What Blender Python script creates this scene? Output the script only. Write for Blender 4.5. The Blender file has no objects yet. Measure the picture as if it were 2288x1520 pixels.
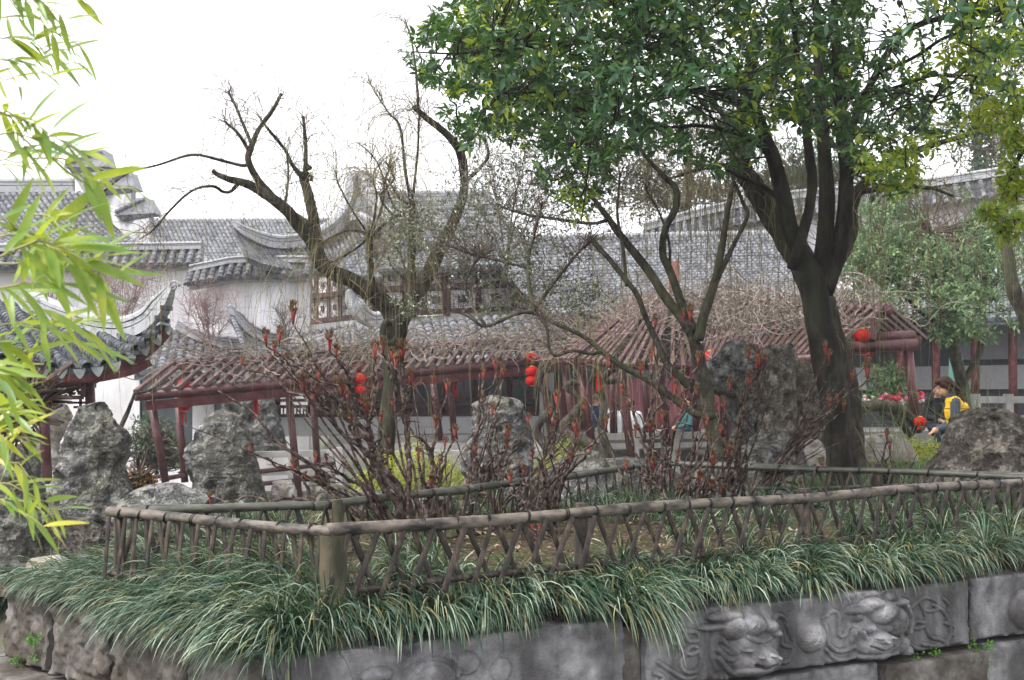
import bpy, bmesh, math, random
import numpy as np
from mathutils import Vector, Matrix
random.seed(7); rng = np.random.default_rng(11)
scene = bpy.context.scene
COL = scene.collection

# ---------------------------------------------------------------- camera
FPX = 2762.0; EYE = 1.6; HORIZON = 860.0
PITCH = math.atan((HORIZON - 760.0) / FPX)
cam = bpy.data.cameras.new('camera'); camo = bpy.data.objects.new('camera', cam); COL.objects.link(camo)
cam.sensor_width = 36.0; cam.lens = 36.0 * FPX / 2288.0
HAZE = 0.0009
camo.location = (0, 0, EYE); camo.rotation_euler = (math.pi / 2 + PITCH, 0, 0)
cam.clip_start = 0.05; cam.clip_end = 600
cam.dof.use_dof = True; cam.dof.focus_distance = 6.8; cam.dof.aperture_fstop = 9.0
scene.camera = camo
# ---------------------------------------------------------------- sky and sun
SUN_EL = math.radians(50); SUN_AZ = math.radians(-118)      # azimuth from +Y (view direction) towards +X
world = bpy.data.worlds.new('World'); scene.world = world; world.use_nodes = True
wn = world.node_tree.nodes; wl = world.node_tree.links
bg = wn['Background']
sky = wn.new('ShaderNodeTexSky'); sky.sky_type = 'NISHITA'; sky.sun_disc = False
sky.sun_elevation = SUN_EL; sky.sun_rotation = SUN_AZ
sky.air_density = 1.0; sky.dust_density = 4.0; sky.ozone_density = 1.0
hsv = wn.new('ShaderNodeHueSaturation'); hsv.inputs['Saturation'].default_value = 0.22; hsv.inputs['Value'].default_value = 1.0
wl.new(sky.outputs['Color'], hsv.inputs['Color'])
cmix = wn.new('ShaderNodeMix'); cmix.data_type = 'RGBA'; cmix.inputs['Factor'].default_value = 0.6
wl.new(hsv.outputs['Color'], cmix.inputs['A']); cmix.inputs['B'].default_value = (6.8, 6.8, 7.0, 1)   # even cloud cover
wl.new(cmix.outputs['Result'], bg.inputs['Color']); bg.inputs['Strength'].default_value = 0.12
sun = bpy.data.lights.new('sun', 'SUN'); suno = bpy.data.objects.new('sun', sun); COL.objects.link(suno)
sun.energy = 1.5; sun.angle = math.radians(10); sun.color = (1.0, 0.96, 0.9)
sd = Vector((math.sin(SUN_AZ) * math.cos(SUN_EL), math.cos(SUN_AZ) * math.cos(SUN_EL), math.sin(SUN_EL)))
suno.rotation_euler = (-sd).to_track_quat('-Z', 'Y').to_euler(); suno.location = (0, 0, 40)
scene.view_settings.view_transform = 'Standard'; scene.view_settings.look = 'None'
scene.view_settings.gamma = 1.0; scene.view_settings.use_curve_mapping = False
scene.view_settings.exposure = 1.62
scene.cycles.max_bounces = 6; scene.cycles.diffuse_bounces = 3; scene.cycles.glossy_bounces = 2
scene.cycles.transmission_bounces = 3; scene.cycles.transparent_max_bounces = 6; scene.cycles.volume_bounces = 0

# ---------------------------------------------------------------- pixel <-> world helpers
CT, ST = math.cos(PITCH), math.sin(PITCH)
def P(px, py, d):
    x = px - 1144.0; u = 760.0 - py
    Y = FPX * CT - u * ST; Z = FPX * ST + u * CT
    s = d / Y
    return np.array([x * s, d, EYE + Z * s])
def PZ(px, py, z):
    x = px - 1144.0; u = 760.0 - py
    Y = FPX * CT - u * ST; Z = FPX * ST + u * CT
    s = (z - EYE) / Z
    return np.array([x * s, Y * s, z])
def proj(p):
    p = np.atleast_2d(p); Y = p[:, 1]; Z = p[:, 2] - EYE
    f = Y * CT + Z * ST; u = -Y * ST + Z * CT
    return 1144 + p[:, 0] / f * FPX, 760 - u / f * FPX
def m_px(d): return d / FPX

# ---------------------------------------------------------------- noise
def _h(i, j, k, s):
    n = (i * 374761393 + j * 668265263 + k * 2147483647 + s * 1274126177) & 0xffffffff
    n = ((n ^ (n >> 13)) * 1274126177) & 0xffffffff
    n = (n ^ (n >> 16)) & 0xffffffff
    return n / 4294967295.0
def vnoise(p, seed=0):
    p = np.asarray(p, float); i = np.floor(p).astype(np.int64); f = p - i; f = f * f * (3 - 2 * f)
    r = 0
    for a in (0, 1):
        for b in (0, 1):
            for c in (0, 1):
                w = (f[..., 0] if a else 1 - f[..., 0]) * (f[..., 1] if b else 1 - f[..., 1]) * (f[..., 2] if c else 1 - f[..., 2])
                r = r + w * _h(i[..., 0] + a, i[..., 1] + b, i[..., 2] + c, seed)
    return r * 2 - 1
def fbm(p, oc=4, seed=0, gain=.5):
    r = 0; a = 1; t = 0
    for o in range(oc):
        r = r + a * vnoise(np.asarray(p) * 2 ** o, seed + o * 17); t += a; a *= gain
    return r / t
def ridged(p, oc=4, seed=0):
    r = 0; a = 1; t = 0
    for o in range(oc):
        r = r + a * (1 - 2 * np.abs(vnoise(np.asarray(p) * 2 ** o, seed + o * 13))); t += a; a *= .5
    return r / t

# ---------------------------------------------------------------- objects
BASE = {}
def link(o): COL.objects.link(o); return o
def thing(name, label, cat, loc=(0, 0, 0), group=None):
    o = bpy.data.objects.new(name, None); link(o); o.location = tuple(map(float, loc)); o.empty_display_size = .1
    o['label'] = label; o['category'] = cat
    if group: o['group'] = group
    BASE[o.name] = np.array(loc, float)
    return o
class MB:
    def __init__(s): s.v = []; s.q = []; s.t = []; s.n = 0
    def add(s, v, quads=None, tris=None):
        v = np.asarray(v, float).reshape(-1, 3)
        if quads is not None and len(quads): s.q.append(np.asarray(quads, np.int64).reshape(-1, 4) + s.n)
        if tris is not None and len(tris): s.t.append(np.asarray(tris, np.int64).reshape(-1, 3) + s.n)
        s.v.append(v); s.n += len(v)
    def mesh(s, name, mat, off=(0, 0, 0), smooth=True):
        me = bpy.data.meshes.new(name)
        v = (np.concatenate(s.v) - np.asarray(off)).astype(np.float32)
        q = np.concatenate(s.q) if s.q else np.zeros((0, 4), np.int64)
        t = np.concatenate(s.t) if s.t else np.zeros((0, 3), np.int64)
        li = np.concatenate([q.ravel(), t.ravel()]).astype(np.int32)
        me.vertices.add(len(v)); me.vertices.foreach_set('co', v.ravel())
        me.loops.add(len(li)); me.loops.foreach_set('vertex_index', li)
        ls = np.concatenate([np.arange(len(q)) * 4, len(q) * 4 + np.arange(len(t)) * 3]).astype(np.int32)
        me.polygons.add(len(ls)); me.polygons.foreach_set('loop_start', ls)
        me.polygons.foreach_set('use_smooth', np.full(len(ls), smooth, bool))
        me.update(calc_edges=True); me.validate()
        if mat: me.materials.append(mat)
        return me
    def build(s, name, mat, parent=None, kind=None, smooth=True, label=None, cat=None, group=None, base=None):
        if not s.v: return None
        if parent is not None: off = BASE[parent.name]
        elif base is not None: off = np.asarray(base, float)
        else:
            vv = np.concatenate(s.v); lo = vv.min(0); hi = vv.max(0); off = np.array([(lo[0] + hi[0]) / 2, (lo[1] + hi[1]) / 2, lo[2]])
        o = link(bpy.data.objects.new(name, s.mesh(name, mat, off, smooth)))
        if parent is not None: o.parent = parent
        else: o.location = tuple(off)
        BASE[o.name] = off
        if kind: o['kind'] = kind
        if label: o['label'] = label
        if cat: o['category'] = cat
        if group: o['group'] = group
        return o
    def mark(s): return (len(s.v), len(s.q), len(s.t), s.n)
def inst(me, name, parent, p, rot=None, scale=1.0):
    """an object sharing mesh data, placed in world coordinates under parent"""
    o = link(bpy.data.objects.new(name, me)); o.parent = parent
    off = BASE[parent.name] if parent is not None else np.zeros(3)
    R = Matrix(np.asarray(rot, float).tolist()).to_4x4() if rot is not None else Matrix.Identity(4)
    S = Matrix.Diagonal((scale, scale, scale, 1)) if np.isscalar(scale) else Matrix.Diagonal((*scale, 1))
    o.matrix_basis = Matrix.Translation(tuple(np.asarray(p, float) - off)) @ R @ S
    return o
def norm(v):
    v = np.asarray(v, float); return v / (np.linalg.norm(v, axis=-1, keepdims=True) + 1e-12)
def frame(d, up=(0, 0, 1)):
    d = norm(d); s = np.cross(d, up)
    if np.linalg.norm(s) < 1e-4: s = np.cross(d, (0, 1, 0))
    s = norm(s); return d, s, np.cross(s, d)

# ---------------------------------------------------------------- mesh builders
def smoothline(pts, sub=5):
    p = np.asarray(pts, float)
    if len(p) < 3: return np.array([p[0] + (p[-1] - p[0]) * t for t in np.linspace(0, 1, sub + 1)])
    q = np.vstack([2 * p[0] - p[1], p, 2 * p[-1] - p[-2]]); out = []
    for i in range(1, len(q) - 2):
        for t in np.arange(sub) / sub:
            out.append(.5 * ((2 * q[i]) + (-q[i - 1] + q[i + 1]) * t + (2 * q[i - 1] - 5 * q[i] + 4 * q[i + 1] - q[i + 2]) * t * t + (-q[i - 1] + 3 * q[i] - 3 * q[i + 1] + q[i + 2]) * t ** 3))
    out.append(p[-1]); return np.array(out)
def tube(mb, pts, rad, n=8, cap=True, bump=0, bscale=8, seed=0):
    p = np.asarray(pts, float); N = len(p); rad = np.broadcast_to(np.asarray(rad, float), (N,))
    t = norm(np.gradient(p, axis=0)); ref = np.array([.31, -.55, .77])
    if abs(t[0] @ norm(ref)) > .9: ref = np.array([1., 0, 0])
    u = norm(np.cross(t[0], ref)); U = [u]
    for i in range(1, N):
        u = u - t[i] * (u @ t[i]); u = norm(u); U.append(u)
    U = np.array(U); V = np.cross(t, U); a = np.arange(n) / n * 2 * np.pi
    dirs = U[:, None] * np.cos(a)[None, :, None] + V[:, None] * np.sin(a)[None, :, None]
    r = rad[:, None]
    if bump:
        q = p[:, None] + dirs * r[..., None]
        r = r * (1 + bump * fbm(q * bscale, 3, seed))
    v = p[:, None] + dirs * (r[..., None] if r.ndim == 2 else r)
    v = v.reshape(-1, 3); i = np.arange(N - 1)[:, None] * n; j = np.arange(n)[None]; k = (j + 1) % n
    q = np.stack([i + j, i + k, i + n + k, i + n + j], -1).reshape(-1, 4)
    tr = None
    if cap:
        v = np.vstack([v, p[0], p[-1]]); c0 = N * n; c1 = c0 + 1; j = np.arange(n); k = (j + 1) % n
        tr = np.vstack([np.stack([np.full(n, c0), k, j], -1), np.stack([np.full(n, c1), (N - 1) * n + j, (N - 1) * n + k], -1)])
    mb.add(v, q, tr)
def tubes(mb, Pb, Rb, n=3):
    """many thin tubes at once: Pb [B,N,3], Rb [B,N] or [B,1]"""
    Pb = np.asarray(Pb, float); B, N, _ = Pb.shape; Rb = np.broadcast_to(Rb, (B, N))
    t = norm(np.gradient(Pb, axis=1)); ref = norm(rng.normal(size=(B, 1, 3)))
    u = norm(np.cross(t, ref)); w = np.cross(t, u); a = np.arange(n) / n * 2 * np.pi
    v = Pb[:, :, None] + (u[:, :, None] * np.cos(a)[None, None, :, None] + w[:, :, None] * np.sin(a)[None, None, :, None]) * Rb[:, :, None, None]
    b = (np.arange(B) * N * n)[:, None, None]; i = (np.arange(N - 1) * n)[None, :, None]; j = np.arange(n)[None, None]; k = (j + 1) % n
    q = np.stack([b + i + j, b + i + k, b + i + n + k, b + i + n + j], -1)
    mb.add(v.reshape(-1, 3), q.reshape(-1, 4))
def ribbons(mb, Pb, Wb, side, fold=0.0):
    """grass blades: Pb [B,N,3], Wb [B,N], side [B,3]; V-fold across"""
    B, N, _ = Pb.shape; t = norm(np.gradient(Pb, axis=1)); s = side[:, None] - t * np.sum(side[:, None] * t, -1, keepdims=True); s = norm(s)
    nn = np.cross(t, s); w = Wb[..., None] * .5
    v = np.stack([Pb - s * w + nn * w * fold, Pb, Pb + s * w + nn * w * fold], 2)
    b = (np.arange(B) * N * 3)[:, None, None]; i = (np.arange(N - 1) * 3)[None, :, None]; j = np.arange(2)[None, None]
    q = np.stack([b + i + j, b + i + j + 1, b + i + j + 4, b + i + j + 3], -1)
    mb.add(v.reshape(-1, 3), q.reshape(-1, 4))
def leaf_template(l=1., w=.4, n=4, droop=.15, fold=.25, tip=.9):
    x = np.linspace(0, 1, n + 1); prof = np.sin(np.pi * np.clip(x, 0, 1) ** tip) ** .8; prof[0] = .03; prof[-1] = .0
    z = -droop * x ** 2; v = []
    for i in range(n + 1):
        for s in (-1, 0, 1): v.append((x[i] * l, s * prof[i] * w / 2, z[i] * l + abs(s) * prof[i] * w / 2 * fold))
    i = np.arange(n)[:, None] * 3; j = np.arange(2)[None]
    q = np.stack([i + j, i + j + 1, i + j + 4, i + j + 3], -1).reshape(-1, 4)
    return np.array(v), q
def orient(dirs, ups):
    x = norm(dirs); y = norm(np.cross(ups, x)); z = np.cross(x, y)
    return np.stack([x, y, z], -1)
def scatter(mb, tpl, pos, R, sc):
    v, q = tpl; B = len(pos); sc = np.broadcast_to(sc, (B,))
    V = np.einsum('bij,nj->bni', R, v) * sc[:, None, None] + pos[:, None]
    Q = q[None] + (np.arange(B) * len(v))[:, None, None]
    mb.add(V.reshape(-1, 3), Q.reshape(-1, q.shape[1])) if q.shape[1] == 4 else mb.add(V.reshape(-1, 3), None, Q.reshape(-1, 3))
def boxf(mb, c, ax, h):
    """box: centre c, axes rows ax (3x3), half sizes h"""
    s = np.array([[i, j, k] for i in (-1, 1) for j in (-1, 1) for k in (-1, 1)], float) * h
    v = np.asarray(c) + s @ np.asarray(ax)
    mb.add(v, [[0, 1, 3, 2], [4, 6, 7, 5], [0, 4, 5, 1], [2, 3, 7, 6], [0, 2, 6, 4], [1, 5, 7, 3]])
def bar(mb, a, b, w, h, up=(0, 0, 1), bev=0):
    a = np.asarray(a, float); b = np.asarray(b, float); d, s, u = frame(b - a, up)
    if not bev: boxf(mb, (a + b) / 2, np.array([d, s, u]), np.array([np.linalg.norm(b - a) / 2, w / 2, h / 2])); return
    c = bev; pr = [(-w / 2 + c, -h / 2), (w / 2 - c, -h / 2), (w / 2, -h / 2 + c), (w / 2, h / 2 - c), (w / 2 - c, h / 2), (-w / 2 + c, h / 2), (-w / 2, h / 2 - c), (-w / 2, -h / 2 + c)]
    sweep(mb, [a, b], pr, up)
def sweep(mb, pts, prof, up=(0, 0, 1), closed=True, cap=True, sc=None):
    p = np.asarray(pts, float); N = len(p); t = norm(np.gradient(p, axis=0)); n = len(prof)
    S = norm(np.cross(t, np.asarray(up, float))); U = np.cross(S, t); pr = np.asarray(prof, float)
    k_ = np.ones(N) if sc is None else np.asarray(sc); v = (p[:, None] + (S[:, None] * pr[None, :, 0, None] + U[:, None] * pr[None, :, 1, None]) * k_[:, None, None]).reshape(-1, 3)
    i = np.arange(N - 1)[:, None] * n; j = np.arange(n if closed else n - 1)[None]; k = (j + 1) % n
    q = np.stack([i + j, i + k, i + n + k, i + n + j], -1).reshape(-1, 4); tr = []
    if cap and closed:
        v = np.vstack([v, v[:n].mean(0), v[(N - 1) * n:N * n].mean(0)]); c0 = N * n
        for j in range(n): k = (j + 1) % n; tr += [[c0, k, j], [c0 + 1, (N - 1) * n + j, (N - 1) * n + k]]
    mb.add(v, q, tr or None)
def grid(mb, V, flip=False):
    """V [A,B,3] surface"""
    A, B, _ = V.shape; i = np.arange(A - 1)[:, None] * B; j = np.arange(B - 1)[None]
    q = np.stack([i + j, i + j + 1, i + B + j + 1, i + B + j], -1).reshape(-1, 4)
    mb.add(V.reshape(-1, 3), q[:, ::-1] if flip else q)
def slab(mb, poly, back):
    """prism: polygon (world points, any count) extruded by vector back"""
    p = [Vector(tuple(q)) for q in poly]
    from mathutils.geometry import tessellate_polygon
    tr = np.array(tessellate_polygon([p])); n = len(poly); A = np.asarray(poly, float); B = A + np.asarray(back, float)
    j = np.arange(n); k = (j + 1) % n
    mb.add(np.vstack([A, B]), np.stack([j, k, n + k, n + j], -1), np.vstack([tr, tr[:, ::-1] + n]))
def ellipsoid(mb, c, r, nu=12, nv=8, R=None):
    a = np.linspace(0, 2 * np.pi, nu, endpoint=False); b = np.linspace(-np.pi / 2, np.pi / 2, nv)
    v = np.stack([np.cos(b)[:, None] * np.cos(a), np.cos(b)[:, None] * np.sin(a), np.sin(b)[:, None] + 0 * a], -1) * np.asarray(r)
    if R is not None: v = v @ np.asarray(R).T
    v = v + np.asarray(c); i = np.arange(nv - 1)[:, None] * nu; j = np.arange(nu)[None]; k = (j + 1) % nu
    mb.add(v.reshape(-1, 3), np.stack([i + j, i + k, i + nu + k, i + nu + j], -1).reshape(-1, 4))
def limbpts(spec, sub=5, wob=0.0, seed=0):
    """spec rows (px,py,depth,radius_px) -> smoothed world points, radii"""
    w = np.array([np.append(P(a, b, d), r * m_px(d)) for a, b, d, r in spec]); s = smoothline(w, sub)
    p, r = s[:, :3].copy(), np.maximum(s[:, 3], .0008)
    if wob: p += np.stack([fbm(p * 3.1 + k * 9.7, 3, seed + k) for k in range(3)], -1) * wob * np.linspace(0, 1, len(p))[:, None] ** .3
    return p, r

# ---------------------------------------------------------------- materials
def mat(name, cols, scale=4.0, rough=.8, bump=.3, bscale=30., stretch=(1, 1, 1), spec=.10, island=False, trans=0.0, tcol=None,
        detail=6, cols2=None, scale2=1.2, fac2=.5, dist=.02, ramp=None, st2=None, metal=0, vor=None, coat=0):
    m = bpy.data.materials.new(name); m.use_nodes = True; nt = m.node_tree; N = nt.nodes; L = nt.links
    b = N['Principled BSDF']; b.inputs['Roughness'].default_value = rough; b.inputs['Specular IOR Level'].default_value = spec
    if coat: b.inputs['Coat Weight'].default_value = coat
    geo = N.new('ShaderNodeNewGeometry'); mp = N.new('ShaderNodeMapping'); mp.inputs['Scale'].default_value = stretch
    L.new(geo.outputs['Position'], mp.inputs['Vector'])
    no = N.new('ShaderNodeTexNoise'); no.inputs['Scale'].default_value = scale; no.inputs['Detail'].default_value = detail; no.inputs['Roughness'].default_value = .62
    L.new(mp.outputs[0], no.inputs['Vector'])
    cr = N.new('ShaderNodeValToRGB'); el = cr.color_ramp.elements
    pos = ramp or (np.linspace(.32, .68, len(cols)) if not island else np.linspace(0, 1, len(cols)))
    el[0].position = pos[0]; el[0].color = (*cols[0], 1); el[1].position = pos[1]; el[1].color = (*cols[1], 1)
    for k in range(2, len(cols)): e = el.new(pos[k]); e.color = (*cols[k], 1)
    col = cr.outputs['Color']
    if island: L.new(geo.outputs['Random Per Island'], cr.inputs['Fac'])
    else: L.new(no.outputs['Fac'], cr.inputs['Fac'])
    if cols2 is not None:       # second layer of stain
        n2 = N.new('ShaderNodeTexNoise'); n2.inputs['Scale'].default_value = scale2; n2.inputs['Detail'].default_value = 5; m2 = mp
        if st2: m2 = N.new('ShaderNodeMapping'); m2.inputs['Scale'].default_value = st2; L.new(geo.outputs['Position'], m2.inputs['Vector'])
        L.new(m2.outputs[0], n2.inputs['Vector'])
        r2 = N.new('ShaderNodeValToRGB'); r2.color_ramp.elements[0].position = .5 - .1; r2.color_ramp.elements[1].position = .62
        r2.color_ramp.elements[0].color = (0, 0, 0, 1); r2.color_ramp.elements[1].color = (fac2, fac2, fac2, 1); L.new(n2.outputs['Fac'], r2.inputs['Fac'])
        mx = N.new('ShaderNodeMix'); mx.data_type = 'RGBA'; L.new(r2.outputs['Color'], mx.inputs['Factor']); L.new(col, mx.inputs['A']); mx.inputs['B'].default_value = (*cols2, 1)
        col = mx.outputs['Result']
    L.new(col, b.inputs['Base Color'])
    if bump:
        bn = N.new('ShaderNodeTexNoise'); bn.inputs['Scale'].default_value = bscale; bn.inputs['Detail'].default_value = 6; L.new(mp.outputs[0], bn.inputs['Vector'])
        hgt = bn.outputs['Fac']
        if vor:
            vo = N.new('ShaderNodeTexVoronoi'); vo.feature = 'DISTANCE_TO_EDGE'; vo.inputs['Scale'].default_value = vor; 
            vm = N.new('ShaderNodeVectorMath'); vm.operation = 'ADD'; vs = N.new('ShaderNodeVectorMath'); vs.operation = 'SCALE'; vs.inputs['Scale'].default_value = .25
            L.new(bn.outputs['Color'], vs.inputs[0]); L.new(mp.outputs[0], vm.inputs[0]); L.new(vs.outputs[0], vm.inputs[1]); L.new(vm.outputs[0], vo.inputs['Vector'])
            rr = N.new('ShaderNodeMapRange'); rr.inputs['From Max'].default_value = .12; L.new(vo.outputs['Distance'], rr.inputs['Value'])
            ma = N.new('ShaderNodeMath'); ma.operation = 'MULTIPLY_ADD'; ma.inputs[1].default_value = .6; L.new(rr.outputs[0], ma.inputs[0]); L.new(hgt, ma.inputs[2]); hgt = ma.outputs[0]
        bp = N.new('ShaderNodeBump'); bp.inputs['Strength'].default_value = bump; bp.inputs['Distance'].default_value = dist
        L.new(hgt, bp.inputs['Height']); L.new(bp.outputs[0], b.inputs['Normal'])
    if trans:
        tr = N.new('ShaderNodeBsdfTranslucent'); ms = N.new('ShaderNodeMixShader'); ms.inputs[0].default_value = trans
        if tcol is None: L.new(col, tr.inputs['Color'])
        else:
            mt = N.new('ShaderNodeMix'); mt.data_type = 'RGBA'; mt.blend_type = 'MIX'; mt.inputs['Factor'].default_value = .7
            L.new(col, mt.inputs['A']); mt.inputs['B'].default_value = (*tcol, 1); L.new(mt.outputs['Result'], tr.inputs['Color'])
        L.new(b.outputs[0], ms.inputs[1]); L.new(tr.outputs[0], ms.inputs[2]); L.new(ms.outputs[0], N['Material Output'].inputs['Surface'])
    return m
m_rock = mat('rock grey', [(.04, .04, .041), (.12, .119, .12), (.21, .208, .204), (.36, .355, .345)], 9, .85, 1.0, 30, dist=.05, vor=6, cols2=(.13, .125, .085), scale2=2.5, fac2=.55)
m_rockb = mat('rock brown grey', [(.04, .034, .029), (.12, .105, .09), (.20, .18, .155), (.33, .30, .265)], 9, .85, 1.0, 30, dist=.05, vor=6, cols2=(.075, .07, .06), scale2=3, fac2=.6)
m_rockp = mat('rock pale', [(.13, .115, .10), (.30, .28, .26), (.47, .45, .43)], 6, .85, .8, 20, dist=.03, cols2=(.2, .15, .11), scale2=2, fac2=.4)
m_carve = mat('carved stone', [(.06, .059, .063), (.19, .187, .196), (.34, .335, .345)], 6, .62, .9, 110, dist=.007, cols2=(.05, .046, .048), scale2=2.6, fac2=.8, spec=.2, st2=(1.6, 1.6, .35))
m_carveb = mat('weathered stone', [(.045, .04, .036), (.11, .102, .095), (.23, .215, .205)], 6, .8, .7, 35, dist=.012, cols2=(.05, .04, .03), scale2=2.5, fac2=.75)
m_tile = mat('roof tile grey', [(.04, .043, .048), (.085, .088, .097), (.165, .168, .18)], 7, .75, .3, 40, cols2=(.26, .27, .29), scale2=3.0, fac2=.5)
m_tiled = mat('roof tile dark', [(.02, .022, .026), (.05, .053, .06), (.11, .115, .13)], 9, .8, .3, 40)
m_ridge = mat('ridge mortar', [(.10, .105, .115), (.40, .41, .43), (.62, .62, .64)], 5, .85, .4, 25, stretch=(1, 1, 2.5), cols2=(.08, .08, .09), scale2=5, fac2=.55)
m_plas = mat('white plaster', [(.60, .59, .61), (.80, .79, .82), (.86, .85, .88)], 1.5, .9, .15, 20, stretch=(1, 1, .35), cols2=(.36, .34, .35), scale2=1.1, fac2=.6)
m_plas2 = mat('dimmed plaster', [(.22, .22, .23), (.36, .36, .375), (.48, .48, .5)], 2.5, .9, .2, 20, stretch=(1, 1, .4), cols2=(.2, .2, .2), scale2=1.5, fac2=.6)  # white plaster with its colour dimmed, so the sunlit gable stands off the sky
m_plasw = mat('clean plaster', [(.62, .62, .65), (.76, .76, .78)], 1.0, .9, .1, 20)
m_red = mat('red brown lacquer', [(.04, .013, .015), (.07, .022, .025), (.105, .042, .043)], 6, .45, .12, 30, spec=.3)
m_redd = mat('dark red timber', [(.05, .016, .018), (.085, .028, .03), (.13, .05, .05)], 6, .6, .15, 30)
m_wood = mat('weathered rafter', [(.06, .034, .032), (.11, .068, .064), (.17, .125, .118)], 8, .8, .2, 30)
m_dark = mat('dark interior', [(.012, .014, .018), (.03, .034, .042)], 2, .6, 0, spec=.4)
m_glass = mat('dark window glass', [(.02, .028, .035), (.05, .065, .075)], 1.5, .25, 0, spec=.6)
m_paper = mat('white window backing', [(.76, .74, .77), (.84, .82, .85)], 3, .8, 0)
m_stone = mat('pale stone', [(.24, .235, .23), (.36, .355, .35), (.46, .455, .45)], 3, .85, .3, 30, cols2=(.2, .19, .17), scale2=1.2, fac2=.5)
m_bark = mat('evergreen bark', [(.007, .006, .005), (.017, .014, .012), (.04, .034, .03)], 12, .8, 1.0, 40, stretch=(1, 1, .35), dist=.02, cols2=(.05, .06, .035), scale2=3, fac2=.35)
m_barkw = mat('furrowed bark', [(.010, .008, .007), (.034, .028, .023), (.09, .075, .065)], 14, .9, 1.0, 26, stretch=(1, 1, .3), dist=.03, cols2=(.075, .08, .045), scale2=3, fac2=.45)
m_barks = mat('lichen bark', [(.014, .012, .010), (.04, .036, .028), (.10, .092, .07)], 16, .85, .5, 40, stretch=(1, 1, .5), dist=.012, cols2=(.085, .09, .05), scale2=5, fac2=.5)
m_barkp = mat('peony stem bark', [(.012, .008, .007), (.045, .030, .026), (.18, .14, .12)], 30, .85, .6, 90, dist=.006)
m_twig = mat('pale willow twig', [(.16, .14, .075), (.26, .23, .13)], 5, .7, 0)
m_twigb = mat('brown twig', [(.07, .05, .042), (.15, .115, .10)], 5, .8, 0)
m_vine = mat('dry vine', [(.10, .08, .068), (.20, .165, .145), (.32, .275, .25)], 3, .85, 0, island=True)
m_leaf = mat('evergreen leaf', [(.005, .022, .010), (.012, .04, .018), (.022, .066, .028), (.045, .105, .045), (.10, .18, .04)], rough=.38, bump=0, spec=.35, island=True, trans=.28, tcol=(.12, .24, .02))
m_leafy = mat('backlit yellow green leaf', [(.07, .16, .02), (.16, .26, .03), (.34, .38, .05)], rough=.4, bump=0, spec=.4, island=True, trans=.5, tcol=(.45, .5, .03))  # young leaves, colour brightened to look sunlit from behind
m_leafs = mat('small dark leaf', [(.04, .06, .028), (.09, .12, .065), (.24, .26, .20), (.24, .24, .09)], rough=.28, bump=0, spec=.8, island=True, trans=.2)  # paler ramp tones stand in for the shine on the dark leaves
m_leafb = mat('hazed green leaf', [(.06, .13, .075), (.13, .22, .11), (.21, .30, .15), (.30, .36, .17)], rough=.5, bump=0, island=True, trans=.35)  # greens lightened to carry some of the distance haze
m_leafd = mat('far evergreen leaf', [(.03, .06, .035), (.06, .10, .055), (.09, .13, .07)], rough=.5, bump=0, island=True, trans=.2)
m_bam = mat('bamboo leaf', [(.06, .15, .035), (.14, .25, .04), (.28, .36, .05), (.45, .42, .06)], rough=.4, bump=0, spec=.5, island=True, trans=.4, tcol=(.55, .62, .05))
m_bamg = mat('low bamboo leaf', [(.16, .22, .03), (.32, .36, .05), (.50, .50, .10)], rough=.5, bump=0, island=True, trans=.45)
m_lir = mat('lily turf blade', [(.004, .017, .008), (.012, .042, .020), (.05, .10, .058), (.30, .37, .28)], rough=.4, bump=0, spec=.32, island=True, trans=.1, tcol=(.2, .3, .06))
m_lirt = mat('dry lily turf blade', [(.12, .14, .05), (.24, .21, .10), (.36, .31, .19)], rough=.5, bump=0, island=True, trans=.3)
m_soil = mat('soil and moss', [(.02, .014, .010), (.055, .038, .028), (.16, .115, .085)], 26, .95, 1.0, 60, dist=.03, cols2=(.05, .08, .02), scale2=5, fac2=.4)
m_pave = mat('stone pavement', [(.09, .088, .085), (.17, .165, .16)], 3, .85, .2, 20)
m_gnd = mat('earth', [(.06, .055, .045), (.12, .11, .09)], 2, .95, .4, 10, cols2=(.07, .1, .04), scale2=.6, fac2=.7)
m_pole = mat('weathered bamboo', [(.014, .012, .011), (.045, .038, .032), (.10, .084, .07), (.17, .145, .12)], 8, .55, .25, 60, stretch=(1, 1, 3.0), dist=.004, ramp=[.36, .43, .52, .7], spec=.3)
m_poleg = mat('green grey bamboo', [(.018, .019, .014), (.045, .046, .034), (.085, .086, .068)], 8, .5, .2, 60, stretch=(1, 1, 3.0), dist=.004, spec=.5)
m_post = mat('olive bamboo post', [(.022, .022, .015), (.055, .055, .036), (.12, .105, .075)], 9, .55, .3, 50, stretch=(1.5, 1.5, .4), dist=.006, cols2=(.13, .10, .07), scale2=7, fac2=.6)
m_slat = mat('dark bamboo slat', [(.009, .007, .006), (.026, .018, .014), (.10, .072, .05)], 14, .6, .3, 70, stretch=(2, 2, .8), dist=.004, spec=.45)
m_wire = mat('black tie wire', [(.008, .008, .009), (.02, .018, .018)], 5, .5, 0)
m_buds = mat('red peony shoot', [(.09, .014, .014), (.17, .028, .025), (.26, .07, .05)], 40, .5, 0, island=True, trans=.15)
m_budt = mat('brown peony bud tip', [(.07, .042, .027), (.16, .095, .055), (.27, .175, .10)], 30, .6, 0, island=True, trans=.2)
m_lan = mat('red lantern silk', [(.38, .010, .008), (.55, .016, .012)], 6, .5, 0, trans=.35, tcol=(.9, .03, .02))
m_gold = mat('gold trim', [(.5, .3, .03), (.7, .45, .06)], 8, .4, 0, spec=.6)
m_skin = mat('skin', [(.50, .28, .20), (.58, .34, .25)], 8, .5, 0)
m_hair = mat('dark brown hair', [(.012, .007, .005), (.05, .025, .016)], 60, .45, .3, 90, stretch=(3, 3, .5))
def plain(name, c, r=.7): return mat(name, [tuple(x * .85 for x in c), c], 8, r, .1, 30)
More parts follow.
